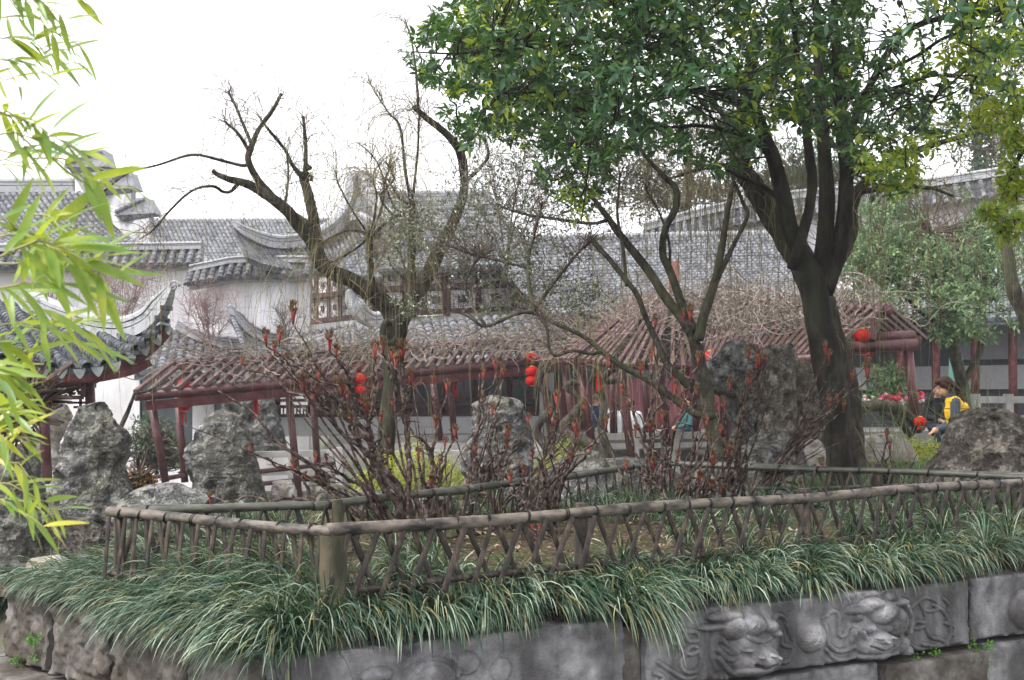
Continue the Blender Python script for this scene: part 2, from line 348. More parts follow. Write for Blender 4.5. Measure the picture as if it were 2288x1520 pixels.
# ================================================================ SETTING: ground
ZT = .45
W0 = PZ(600, 1473, ZT); W1 = PZ(2288, 1284, ZT); WL = PZ(14, 1312, ZT)
dR = norm(W1 - W0); W2 = W1 + dR * 1.6; dL = norm(WL - W0)
nR = norm(np.cross(dR, [0, 0, 1.])); nR = nR * (-1 if nR[1] > 0 else 1); nL = norm(np.cross(dL, [0, 0, 1.])); nL = nL * (-1 if nL[1] > 0 else 1)
def zg(x, y):
    left = 1 / (1 + np.exp((x - 1.5) * 1.2)); far = 1 / (1 + np.exp(-(y - 15.5) * 1.5))
    z = -0.9 * left * far
    ins = np.minimum((x - W0[0]) * -nR[0] + (y - W0[1]) * -nR[1], (x - W0[0]) * -nL[0] + (y - W0[1]) * -nL[1]); z = z - .7 / (1 + np.exp((ins + .12) * 14)) * (y < 8.2)
    z = np.maximum(z, -1)
    z = z + .62 * np.exp(-(((x - 4.1) / 1.9) ** 2 + ((y - 12.6) / 2.2) ** 2))
    z = z + .45 * np.exp(-(((x + 3.6) / 1.6) ** 2 + ((y - 10) / 2.5) ** 2))
    return z
gx = np.concatenate([np.linspace(-43, -14, 8), np.linspace(-13, 13, 80), np.linspace(14, 43, 8)])
gy = np.concatenate([np.linspace(-20, 1, 6), np.linspace(2, 34, 90), np.linspace(36, 61, 6)])
X, Y = np.meshgrid(gx, gy, indexing='ij')
mb = MB(); Z = zg(X, Y) + .03 * fbm(np.stack([X, Y, X * 0], -1) * .8, 3, 5) * (Y > 8)
grid(mb, np.stack([X, Y, Z], -1)); mb.build('ground', m_gnd, kind='structure', base=(0, 0, 0))
mb = MB(); a = [(-8, -8, -.62), (9, -8, -.62), (9, 4.4, -.62), (-8, 4.4, -.62)]
slab(mb, a, (0, 0, -.1)); mb.build('path', m_pave, kind='structure', smooth=False)

# ================================================================ BACKGROUND BUILDINGS
def lerp(a, b, t): return np.asarray(a, float) + (np.asarray(b, float) - np.asarray(a, float)) * t
def patch(top, eave, sag=.0):
    """surface S(u,v) between two world polylines; v=0 at the top, v=1 at the eave"""
    T = smoothline(top, 6); E = smoothline(eave, 6)
    def S(u, v):
        def at(A, u):
            x = u * (len(A) - 1); i = np.clip(np.floor(x).astype(int), 0, len(A) - 2); f = (x - i)[..., None]
            return A[i] * (1 - f) + A[i + 1] * f
        u, v = np.broadcast_arrays(np.asarray(u, float), np.asarray(v, float))
        p = at(T, u) * (1 - v[..., None]) + at(E, u) * v[..., None]
        p = p.copy(); p[..., 2] -= sag * np.sin(np.pi * v); return p
    return S
def roof(root, S, rows, r, seg=20, mt=None, md=None, drip=True, thick=.1, rowname='tile_row', u0=0., u1=1., lip=.22):
    mt = mt or m_tile; md = md or m_tiled
    us = np.linspace(u0, u1, rows)
    # deck with the lips of the pan tiles
    U = np.linspace(u0, u1, rows * 2 - 1); V = np.linspace(0, 1, seg + 1); mb = MB()
    A = S(U[:, None], V[None]); B = A.copy(); B[..., 2] -= thick
    grid(mb, A); grid(mb, B, True)
    for e in (0, -1):
        grid(mb, np.stack([A[:, e], B[:, e]], 1), e == 0); grid(mb, np.stack([A[e], B[e]], 1), e == -1)
    mb.build('roof_deck', md, root, smooth=False)
    ang = np.linspace(0, np.pi, 6)
    for i, u in enumerate(us):
        v = np.repeat(np.linspace(0, 1.005, seg + 1), 2)[1:-1]; rr = np.tile([r, r * (1 + lip)], seg)
        p = S(u, v) + rng.normal(0, r * .04, 3); du = norm(S(min(u + .01, 1), v) - S(max(u - .01, 0), v)); dv = norm(S(u, v + .01) - S(u, v - .01)); n = np.cross(du, dv)
        n = n * np.sign(n[:, 2:3] + 1e-9)
        vv = p[:, None] + (du[:, None] * np.cos(ang)[None, :, None] + n[:, None] * np.sin(ang)[None, :, None]) * rr[:, None, None]
        mb = MB(); grid(mb, vv)
        if drip:   # rounded end
            c = p[-1] - n[-1] * r * .3; e = vv[-1]; k = len(e); mb.add(np.vstack([c[None], e]), None, [[0, j + 1, j + 2] for j in range(k - 1)])
        mb.build(rowname, mt, root, smooth=False)
def ridge(root, pts, h, w, name='ridge', sub=6, tip=''):
    """moulded mortar ridge: base, recessed dark line, band and rounded cap"""
    s = smoothline(pts, sub) if len(pts) > 2 else np.array([lerp(pts[0], pts[1], t) for t in np.linspace(0, 1, 4)])
    f = np.linspace(0, 1, len(s)); k_ = np.ones(len(s))
    if 's' in tip: k_ = np.minimum(k_, .35 + f * 2.6)
    if 'e' in tip: k_ = np.minimum(k_, .35 + (1 - f) * 2.6)
    for nm, z0, z1, ww, m in (('ridge_base', -.1, .38, 1., m_ridge), ('ridge_groove', .36, .46, .7, m_tiled), ('ridge_band', .44, .66, .92, m_ridge), ('ridge_line', .64, .72, .7, m_tiled), ('ridge_cap', .70, 1.0, 1.1, m_ridge)):
        mb = MB(); x = w * ww / 2; a, b = z0 * h, z1 * h
        pr = [(-x, a), (x, a), (x, b), (-x, b)] if nm != 'ridge_cap' else [(-x, a), (x, a), (x * .95, (a + b) / 2), (x * .5, b), (-x * .5, b), (-x * .95, (a + b) / 2)]
        sweep(mb, s, pr, sc=k_); mb.build(nm, m, root, smooth=False)
def wallpx(root, name, poly, m, thick=.25, label=None):
    """wall face through (px,py,depth) corners with real thickness away from the camera"""
    w = [P(*q) for q in poly]; mb = MB(); slab(mb, w, (0, thick, 0)); return mb.build(name, m, root, smooth=False, label=label)
def beampx(root, name, a, b, w, m, h=None, bev=0):
    mb = MB(); bar(mb, P(*a), P(*b), w, h or w, bev=bev); return mb.build(name, m, root, smooth=False)

# ---- left hall with the stepped gable
t = thing('gabled_hall', 'grey tiled hall roof with stepped white gable wall behind the bamboo leaves', 'hall', P(100, 560, 33) * [1, 1, 0])
S = patch([P(-190, 436, 37), P(192, 430, 37)], [P(-60, 552, 33), P(316, 549, 33)], .25)
roof(t, S, 27, .075, 18)
ridge(t, [P(-190, 428, 37.1), P(165, 428, 37.1)], .40, .25)
wallpx(t, 'gable_wall', [(150, 372, 35), (236, 360, 35), (236, 418, 34.6), (292, 408, 34.6), (292, 474, 34.2), (333, 466, 34.2), (333, 552, 33.6), (305, 552, 33.6), (192, 440, 35)], m_plas2, .5)
for a, b, pk in (((142, 374, 34.9), (243, 372, 34.9), (232, 334, 34.9)), ((208, 424, 34.5), (302, 420, 34.5), (288, 382, 34.5)), ((254, 482, 34.1), (345, 476, 34.1), (326, 440, 34.1))):
    mb = MB(); slab(mb, [P(*a), P(*b), P(b[0] - 4, b[1] - 12, b[2]), P(*pk), P(pk[0] - 22, pk[1] + 2, pk[2]), P(a[0] + 4, a[1] - 8, a[2])], (0, .8, 0)); mb.build('gable_cap', m_ridge, t, smooth=False)
    for k in range(7):
        f = (k + .5) / 7; q = lerp(P(a[0] + 2, a[1] - 8, a[2] - .05), P(pk[0] - 4, pk[1] + 4, pk[2] - .05), f); mb = MB()
        tube(mb, [q, q + [0.04, .9, .06]], .07, 6); mb.build('cap_tile', m_tile, t)
    wallpx(t, 'gable_step', [(a[0] + 10, a[1] + 1, a[2] - .06), (b[0] - 8, b[1] + 1, b[2] - .06), (b[0] - 10, b[1] + 10, b[2] - .06), (a[0] + 16, a[1] + 12, a[2] - .06)], m_tiled, .1)
wallpx(t, 'wall', [(-190, 560, 34), (318, 556, 34), (318, 700, 34), (-190, 700, 34)], m_plas)
# ---- long roof behind
t = thing('long_tiled_hall', 'long plain grey tiled roof with scalloped ridge in the distance behind the pollarded willow', 'hall', P(550, 620, 44) * [1, 1, 0])
S = patch([P(300, 494, 47), P(800, 492, 47)], [P(375, 625, 42), P(880, 625, 42)], .2)
roof(t, S, 52, .075, 20)
mb = MB()
for k in range(52): q = S(k / 51., 0.); ellipsoid(mb, q + [0, 0, .02], (.1, .1, .09), 8, 5)
mb.build('ridge_scallop', m_ridge, t, kind='stuff')
wallpx(t, 'wall', [(330, 622, 43), (900, 622, 43), (900, 800, 43), (330, 800, 43)], m_plas)
# ---- garden walls with copings
def coped_wall(nm, label, top, wallh, d, cop, capm=None, rows=None, face=m_plas):
    """top: list of (px,py,d) along the coping crest; coping of tiles hangs on the near side"""
    t = thing(nm, label, 'wall', P(*top[0]) * [1, 1, 0] )
    w = [P(*q) for q in top]; s = smoothline(w, 6) if len(w) > 2 else np.array([lerp(w[0], w[1], k / 6) for k in range(7)])
    bot = s.copy(); bot[:, 2] = wallh
    mb = MB(); A = np.stack([s + [0, .18, -.15], bot + [0, .18, 0]], 1); Bk = A + [0, .3, 0]; grid(mb, A); grid(mb, Bk, True)
    grid(mb, np.stack([A[0], Bk[0]], 0), False); grid(mb, np.stack([A[-1], Bk[-1]], 0), True); mb.build('wall_face', face, t, smooth=False)
    ridge(t, w, cop * .42, .3)
    T = [q + [0, -.02, 0] for q in w]; E = [q + [0, -.42, -cop] for q in w]
    n = rows or int(np.linalg.norm(w[-1] - w[0]) / .24)
    roof(t, patch(T, E), n, .07, 4, drip=True, thick=.05)
    mb = MB(); sweep(mb, s + [0, -.05, -cop - .04], [(-.18, -.05), (.18, -.05), (.18, .03), (-.18, .03)]); mb.build('coping_moulding', m_ridge, t, smooth=False)
    return t
coped_wall('garden_wall', 'stained white garden wall with straight tile coping above the left pavilion', [(-120, 562, 30), (200, 560, 30), (452, 556, 30)], -1, 30, .42)
coped_wall('garden_wall', 'white garden wall with a stepped dark coping left of the lattice windows', [(428, 606, 29), (470, 598, 29), (520, 588, 29), (575, 586, 29), (690, 586, 29)], -1, 29, .36)
t = coped_wall('boundary_wall', 'long ivy streaked white wall with a rising tile coping at upper right', [(1440, 515, 40), (1600, 474, 40), (1760, 446, 39.5), (1900, 432, 39), (2080, 416, 38), (2320, 380, 37), (2420, 372, 37)], -1, 40, .62)
# climbing bare ivy on it
B = 240; P0 = np.array([P(rng.uniform(1850, 2330), rng.uniform(520, 640), 36.6) for _ in range(B)]); pts = [P0]; d = norm(np.stack([rng.normal(0, .5, B), np.zeros(B), np.abs(rng.normal(1, .4, B))], -1))
for k in range(14): d = norm(d + np.stack([rng.normal(0, .45, B), np.zeros(B), rng.normal(.05, .2, B)], -1)); pts.append(pts[-1] + d * .13)
mb = MB(); tubes(mb, np.stack(pts, 1), np.linspace(.022, .008, 15)[None], 3); mb.build('ivy_stems', m_twigb, t, kind='stuff')

# ---- two storey hall
def lattice(root, O, U, V, nu=6, nv=6, hole=.4, seed=0, holem=None, back=m_paper, bw=.018, frame=.06):
    """window panel: O lower left corner, U width vector, V height vector; frame, backing, lattice bars, centre pane"""
    O, U, V = map(lambda a: np.asarray(a, float), (O, U, V)); n = norm(np.cross(U, V)); n = n * (-1 if n[1] > 0 else 1)
    r = random.Random(seed); u, v = norm(U), norm(V); lu, lv = np.linalg.norm(U), np.linalg.norm(V)
    mb = MB()
    for a, b in ((O, O + U), (O + V, O + U + V), (O, O + V), (O + U, O + U + V)): bar(mb, a + n * .03, b + n * .03, frame, frame, up=n)
    mb.build('window_frame', m_red, root, smooth=False)
    if back is not None:
        mb = MB(); slab(mb, [O, O + U, O + U + V, O + V], -n * .04); mb.build('window_backing', back, root, smooth=False)
    mb = MB(); h0, h1 = .5 - hole / 2, .5 + hole / 2
    def pt(a, b): return O + U * a + V * b + n * .025
    for i in range(1, nu * 2):
        for j in range(nv * 2):
            a = i / (nu * 2); b = j / (nv * 2); c = (j + 1) / (nv * 2)
            if r.random() < .5 and not (hole and h0 < a < h1 and h0 < (b + c) / 2 < h1): bar(mb, pt(a, b), pt(a, c), bw, bw, up=n)
    for j in range(1, nv * 2):
        for i in range(nu * 2):
            a = i / (nu * 2); c = (i + 1) / (nu * 2); b = j / (nv * 2)
            if r.random() < .5 and not (hole and h0 < b < h1 and h0 < (a + c) / 2 < h1): bar(mb, pt(a, b), pt(c, b), bw, bw, up=n)
    mb.build('lattice', m_redd, root, kind='stuff', smooth=False)
    if hole:
        mb = MB(); q = [pt(h0, h0), pt(h1, h0), pt(h1, h1), pt(h0, h1)]; slab(mb, q, -n * .02); mb.build('pane', m_glass, root, smooth=False)
        mb = MB()
        for k in range(4): bar(mb, q[k], q[(k + 1) % 4], bw * 2, bw * 2, up=n)
        mb.build('pane_frame', m_red, root, smooth=False)
hall = thing('lattice_hall', 'two storey hall with red framed white lattice windows and sweeping upturned tiled eaves', 'hall', P(900, 800, 30) * [1, 1, 0])
t = hall
# upper roof: left skirt, front slope, gable
S = patch([P(522, 512, 28.5), P(560, 536, 28.8), P(620, 556, 29.3), P(690, 552, 30), P(745, 528, 31), P(790, 480, 32)], [P(552, 578, 28.3), P(600, 596, 28.5), P(660, 606, 28.8), P(720, 610, 29), P(790, 616, 29), P(850, 622, 28.8)], .0)
roof(t, S, 30, .06, 14)
S = patch([P(862, 436, 34), P(960, 434, 34), P(1085, 432, 34)], [P(850, 606, 28.9), P(1030, 598, 29.4), P(1260, 588, 30.6)], .3)
roof(t, S, 40, .065, 22)
mb = MB()
for k in range(26): ellipsoid(mb, P(858 + k * 9.1, 432, 34), (.09, .1, .09), 8, 5)
mb.build('ridge_scallop', m_ridge, t, kind='stuff')
ridge(t, [P(516, 496, 28.4), P(545, 526, 28.5), P(600, 551, 29), P(660, 550, 29.6), P(720, 534, 30.4), P(765, 494, 31.2), P(788, 440, 31.8), P(802, 398, 32)], .30, .26, tip='s')
ridge(t, [P(802, 400, 32), P(826, 440, 31.5), P(850, 478, 31), P(880, 492, 30.6), P(915, 486, 30.3), P(950, 462, 30.2)], .26, .26, tip='e')
ridge(t, [P(846, 520, 30.6), P(830, 504, 30.6), P(800, 490, 31), P(780, 500, 31.3)], .18, .2)
wallpx(t, 'gable_panel', [(802, 404, 32.3), (830, 446, 32.3), (866, 486, 32.3), (850, 520, 32.3), (790, 520, 32.3), (770, 498, 32.3)], m_ridge, .3)
wallpx(t, 'gable_back', [(804, 410, 33.2), (870, 440, 33.9), (872, 520, 33.5), (800, 520, 33.2)], m_tile, .3)
# walls: corner at 842
def facepx(a, b, ya, yb, yc, yd, da, db):   # quad helper
    return P(a, yb, da), P(b, yd, db), P(b, yc, db), P(a, ya, da)
wallpx(t, 'wall', [(683, 726, 31.3), (842, 708, 29.3), (842, 600, 29.3), (683, 600, 31.3)], m_red, .3)
wallpx(t, 'wall', [(842, 708, 29.3), (1172, 694, 31.3), (1172, 590, 31.3), (842, 600, 29.3)], m_red, .3)
def onface(px, py, left):   # point on the two wall planes
    d = 31.3 + (29.3 - 31.3) * (px - 683) / 159 if left else 29.3 + 2.0 * (px - 842) / 330
    return P(px, py, d - .08)
def yb_(px, left): return 726 - 18 * (px - 683) / 159 if left else 708 - 14 * (px - 842) / 330
sd_ = 0
for left, xs in ((True, [686, 708, 736, 762, 790, 816, 838]), (False, [852, 902, 948, 998, 1070, 1142])):
    for a, b in zip(xs[:-1], xs[1:]):
        if not left and a == 902: continue
        ya, yb = yb_(a + 3, left), yb_(b - 3, left)
        for y0, y1 in ((-10, -54), (-66, -104)):
            O = onface(a + 3, ya + y0, left); U = onface(b - 3, yb + y0, left) - O; V = onface(a + 3, ya + y1, left) - O
            if not left: lattice(t, O, U, V, 4 if b - a < 60 else 6, 4, .34, sd_, bw=.012, frame=.035)
            else: lattice(t, O, U, V, 3, 5, .25, sd_, bw=.010, frame=.024)
            sd_ += 1
for px, w in ((683, .13), (842, .2), (925, .22), (998, .2), (1070, .15), (1150, .2)):
    l = px < 842; mb = MB(); tube(mb, [onface(px, yb_(px, l) + 4, l) - [0, .1, 0], onface(px, 596, l) - [0, .1, 0]], w / 2, 12); mb.build('column', m_red, t)
for y in (-5, -60):
    for l, a, b in ((True, 683, 842), (False, 842, 1172)):
        mb = MB(); bar(mb, onface(a, yb_(a, l) + y, l) - [0, .1, 0], onface(b, yb_(b, l) + y, l) - [0, .1, 0], .09, .1); mb.build('rail', m_red, t, smooth=False)
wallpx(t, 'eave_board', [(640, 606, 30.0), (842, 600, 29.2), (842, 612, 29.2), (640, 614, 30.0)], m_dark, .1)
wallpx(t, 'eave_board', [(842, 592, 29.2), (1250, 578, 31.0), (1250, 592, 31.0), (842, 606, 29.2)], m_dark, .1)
wallpx(t, 'sill_wall', [(842, 712, 29.25), (1240, 690, 31.3), (1240, 760, 31.3), (842, 770, 29.25)], m_stone, .2)
wallpx(t, 'end_wall', [(1160, 700, 31.5), (1290, 690, 31.5), (1290, 585, 31.5), (1160, 590, 31.5)], m_plas, .3)
wallpx(t, 'roof_infill', [(786, 500, 33), (900, 470, 33.5), (900, 620, 31), (800, 620, 30)], m_tile, .2)
# lower roof
S = patch([P(512, 700, 26.4), P(535, 740, 26.8), P(600, 764, 27.6), P(690, 744, 29), P(790, 728, 29)], [P(548, 782, 25), P(585, 806, 25), P(640, 816, 25.3), P(710, 816, 25.6), P(792, 808, 26)], .0)
roof(t, S, 26, .07, 12)
S = patch([P(792, 740, 28.6), P(1000, 716, 28.8), P(1230, 708, 29)], [P(812, 812, 25.6), P(1040, 808, 25.8), P(1290, 800, 26)], .1)
roof(t, S, 24, .095, 12, mt=m_tile)
ridge(t, [P(508, 684, 26.2), P(522, 716, 26.3), P(548, 744, 26.6), P(590, 764, 27), P(640, 768, 27.5)], .26, .24, tip='s')
ridge(t, [P(776, 650, 26.4), P(784, 684, 26.5), P(802, 712, 26.6), P(832, 728, 26.8), P(868, 722, 27)], .30, .26, tip='s')
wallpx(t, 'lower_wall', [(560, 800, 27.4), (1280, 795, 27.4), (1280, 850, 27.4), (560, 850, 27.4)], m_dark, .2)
wallpx(t, 'white_band', [(640, 778, 27.0), (792, 742, 28.8), (792, 728, 28.8), (640, 764, 27.0)], m_plas, .1)
t2 = thing('low_tiled_roof', 'low grey tiled roof with a curved mortar ridge behind the left end of the red pergola', 'roof', P(440, 860, 26) * [1, 1, 0])
S = patch([P(330, 720, 27.5), P(400, 745, 27.5), P(480, 770, 27.5), P(560, 776, 27.5)], [P(300, 830, 24.5), P(380, 840, 24.5), P(470, 850, 24.5), P(585, 850, 24.5)], .1)
roof(t2, S, 14, .09, 10)
ridge(t2, [P(398, 732, 27.4), P(440, 756, 27.2), P(500, 772, 27), P(570, 778, 27)], .22, .22)
wallpx(t2, 'wall', [(300, 835, 26), (600, 846, 26), (600, 1000, 26), (300, 1000, 26)], m_glass, .3)
for a, b in ((430, 478), (300, 312), (560, 575)): wallpx(t2, 'wall_pier', [(a, 850, 25.9), (b, 850, 25.9), (b, 1000, 25.9), (a, 1000, 25.9)], m_plas, .06)

# ---- right hall roof
t = thing('right_hall', 'low hall with a broad diagonal grey tiled roof behind the slim tree', 'hall', P(1500, 760, 28) * [1, 1, 0])
S = patch([P(1090, 540, 31), P(1400, 532, 31), P(1722, 524, 31)], [P(1232, 706, 27), P(1540, 684, 27), P(1852, 660, 27)], .15)
roof(t, S, 52, .07, 26)
mb = MB()
for k in range(46): ellipsoid(mb, P(1206 + k * 11.4, 531 - k * .2, 31), (.075, .12, .10), 8, 5)
mb.build('ridge_scallop', m_ridge, t, kind='stuff')
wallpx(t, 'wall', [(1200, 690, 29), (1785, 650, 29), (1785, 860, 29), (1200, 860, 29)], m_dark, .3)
mb = MB(); sweep(mb, smoothline([P(1724, 520, 31), P(1762, 560, 30), P(1806, 606, 28.6), P(1856, 660, 27)], 5), [(-.16, -.12), (.16, -.12), (.16, .1), (-.16, .1)]); mb.build('verge', m_ridge, t, smooth=False)
wallpx(t, 'gable_wall', [(1725, 530, 31.3), (1860, 670, 28.2), (1860, 780, 28.2), (1725, 780, 31.3)], m_stone, .2)
# ---- far right corridor
t = thing('garden_corridor', 'shaded grey walled corridor with dark posts at far right behind the green tree', 'corridor', P(2200, 900, 27) * [1, 1, 0])
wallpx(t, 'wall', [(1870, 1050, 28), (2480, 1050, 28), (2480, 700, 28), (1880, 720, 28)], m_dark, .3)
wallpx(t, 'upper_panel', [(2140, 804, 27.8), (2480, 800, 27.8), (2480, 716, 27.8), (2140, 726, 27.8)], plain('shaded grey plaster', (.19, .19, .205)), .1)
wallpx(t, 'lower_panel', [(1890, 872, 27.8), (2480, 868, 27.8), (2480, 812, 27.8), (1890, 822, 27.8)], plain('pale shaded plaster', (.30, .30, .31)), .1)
S = patch([P(1850, 650, 30), P(2480, 610, 30)], [P(1850, 728, 26.5), P(2480, 708, 26.5)], .1); roof(t, S, 42, .07, 10)
for px in (2010, 2090, 2178, 2262, 2350):
    mb = MB(); tube(mb, [P(px, 705, 26.9), P(px + 2, 935, 26.9)], .09, 8); mb.build('post', m_redd, t)
wallpx(t, 'notice_board', [(2122, 800, 26.6), (2152, 800, 26.6), (2152, 848, 26.6), (2122, 848, 26.6)], plain('teal board', (.10, .25, .22)), .05)
# ---- waterside pavilion behind the pergola
t = thing('waterside_gallery', 'open gallery with dark windows and red railing on a clean white plinth', 'gallery', P(900, 1000, 29) * [1, 1, 0])
wallpx(t, 'plinth_wall', [(600, 976, 28), (1222, 968, 28), (1222, 925, 28), (600, 930, 28)], m_plasw, .3)
wallpx(t, 'back_wall', [(600, 932, 29.5), (1222, 926, 29.5), (1222, 800, 29.5), (600, 800, 29.5)], m_glass, .2)
for k in range(9):
    px = 620 + k * 74; mb = MB(); tube(mb, [P(px, 930, 28.1), P(px, 800, 28.1)], .07, 8); mb.build('column', m_redd, t)
for y in (892, 906, 926): beampx(t, 'rail', (600, y + 3, 28.0), (1222, y, 28.0), .07, m_red)
mb = MB()
for k in range(84): bar(mb, P(604 + k * 7.4, 909, 28.0), P(604 + k * 7.4, 926, 28.0), .03, .03)
mb.build('balusters', m_redd, t, kind='stuff', smooth=False)
for k in range(16): px = 640 + k * 36; beampx(t, 'window_mullion', (px, 892, 29.4), (px, 840, 29.4), .05, m_redd)
t = thing('red_wall_house', 'plain dull red panelled wall behind the seated people', 'wall', P(1400, 970, 28) * [1, 1, 0])
wallpx(t, 'wall', [(1238, 990, 27.6), (1640, 985, 27.6), (1640, 842, 27.6), (1238, 850, 27.6)], plain('dull red panel', (.15, .055, .065)), .3)
for px in (1300, 1380, 1460, 1540): beampx(t, 'batten', (px, 985, 27.5), (px, 850, 27.5), .05, m_redd)
wallpx(t, 'clerestory', [(1238, 850, 27.65), (1640, 842, 27.65), (1640, 800, 27.65), (1238, 806, 27.65)], m_glass, .2)
t = thing('grey_pier', 'narrow pale grey masonry pier left of the red panelled wall', 'pier', P(1222, 1000, 27) * [1, 1, 0])
wallpx(t, 'shaft', [(1206, 1000, 27), (1240, 1000, 27), (1238, 806, 27), (1206, 806, 27)], m_stone, .4)
wallpx(t, 'capital', [(1203, 812, 26.9), (1243, 812, 26.9), (1243, 800, 26.9), (1203, 800, 26.9)], m_stone, .6)
# ---- terrace, steps and balustrades
for k, (y0, y1) in enumerate(((974, 990), (992, 1008), (1010, 1030))):
    mb = MB(); slab(mb, [P(735 - k * 10, y1, 26.8 - k * .5), P(1560, y1 - 6, 26.8 - k * .5), P(1560, y0 - 5, 26.8 - k * .5), P(735 - k * 10, y0, 26.8 - k * .5)], (0, .9, 0))
    mb.build('terrace_step', m_stone, kind='structure', smooth=False)
mb = MB(); slab(mb, [P(1240, 975, 24.5), P(2300, 960, 24.5), P(2300, 948, 29), P(1240, 956, 29)], (0, 0, -.3)); mb.build('terrace', m_pave, kind='structure', smooth=False)
def balustrade(label, a, b, n, h):
    A, B = P(*a), P(*b); t = thing('stone_balustrade', label, 'balustrade', [*lerp(A, B, .5)[:2], A[2]])
    for z, hh in ((h, .12), (.12, .1)):
        mb = MB(); bar(mb, A + [0, 0, z], B + [0, 0, z], .14, hh); mb.build('rail', m_stone, t, smooth=False)
    for k in range(n + 1):
        q = lerp(A, B, k / n); mb = MB(); bar(mb, q - [0, 0, .5], q + [0, 0, h + .1], .15, .15, up=(0, 1, 0), bev=.02); mb.build('post', m_stone, t, smooth=False)
balustrade('low pale stone balustrade across the pond below the white plinth', (440, 1075, 23.5), (760, 1066, 23.5), 3, .46)
balustrade('low stone bench balustrade in front of the seated group', (1330, 1012, 23.6), (1690, 1005, 23.6), 4, .30)
balustrade('thin stone balustrade far right behind the boulder', (2180, 950, 22), (2400, 950, 22), 3, .45)
# pond
mb = MB(); w = [P(280, 1075, 22.5), P(780, 1075, 22.5), P(760, 1150, 16), P(200, 1150, 16)]; z = -0.62
slab(mb, [[q[0], q[1], z] for q in w], (0, 0, -.05)); mb.build('pond_water', mat('pond water', [(.05, .06, .055), (.09, .10, .09)], 2, .08, .15, 6, spec=.6), kind='structure', smooth=False)

# ================================================================ LEFT PAVILION
pav = thing('corner_pavilion', 'near pavilion with layered arched roof tiles and a sweeping upturned white ridge, left edge', 'pavilion', P(90, 1090, 15) * [1, 1, 0] + [0, 0, .35])
EV = [P(-90, 772, 14.6), P(40, 812, 14.6), P(150, 824, 14.6), (P(235, 815, 14.7)), P(300, 786, 14.9), P(345, 752, 15.1), P(372, 722, 15.2)]
TP = [P(-230, 610, 17.8), P(-100, 630, 17.6), P(20, 680, 17), P(120, 716, 16.5), P(210, 738, 16.1), P(290, 742, 15.7), P(352, 712, 15.3)]
S = patch(TP, EV, .06)
nr = 22; ntile = 17; A = []; 
U = np.linspace(0, 1, 60); V = np.linspace(0, 1, 2 * ntile + 1); mb = MB(); g = S(U[:, None], V[None]); g2 = g.copy(); g2[..., 2] -= .07
g[..., 1::2, 2] += 0.015
grid(mb, g); grid(mb, g2, True); grid(mb, np.stack([g[:, -1], g2[:, -1]], 1)); mb.build('roof_deck', m_tiled, pav, smooth=False)
# one arched cover tile (x across, y down slope, z up)
ang = np.linspace(-.12, np.pi + .12, 9); tl = .145; r0 = .066
mbt = MB(); o1 = np.stack([np.cos(ang) * r0 * 1.08, 0 * ang + tl * .5, np.sin(ang) * r0 * 1.08], -1); o0 = np.stack([np.cos(ang) * r0 * .92, 0 * ang - tl * .5, np.sin(ang) * r0 * .92], -1)
i1 = o1 * [.78, 1, .78]; i0 = o0 * [.78, 1, .78]
grid(mbt, np.stack([o0, o1, i1, i0], 0)); m_tilep = mat('dark pavilion tile', [(.03, .033, .04), (.065, .07, .08), (.16, .17, .185)], 14, .7, .3, 50); me_cov = mbt.mesh('cover_tile', m_tilep)
mbt = MB(); a2 = ang + np.pi; o1 = np.stack([np.cos(a2) * .062, 0 * a2 + tl * .5, np.sin(a2) * .034 + .03], -1); o0 = o1 - [0, tl, -.0]; grid(mbt, np.stack([o0, o1, o1 - [0, 0, .014]], 0)); me_pan = mbt.mesh('pan_tile', m_tilep)
mbt = MB(); xs = np.linspace(-1, 1, 9); lo = -.095 * (1 - np.abs(xs) ** 1.6) - .012
f = np.stack([np.stack([xs * .07, 0 * xs, .02 - .012 * (1 - xs ** 2)], -1), np.stack([xs * .068, 0 * xs + .01, lo], -1)], 0); grid(mbt, f); grid(mbt, f + [0, -.014, 0], True); grid(mbt, np.stack([f[1], f[1] + [0, -.014, 0]], 0)); me_drip = mbt.mesh('drip_tile', mat('pale drip tile', [(.17, .19, .19), (.30, .33, .32)], 12, .8, .3, 50))
cnt = 0; rest = MB()
arcl = np.linalg.norm(np.diff(S(np.linspace(0, 1, 200), np.ones(200)), axis=0), axis=1).cumsum(); arcl = np.insert(arcl, 0, 0)
pit = .205; nr = int(arcl[-1] / pit)
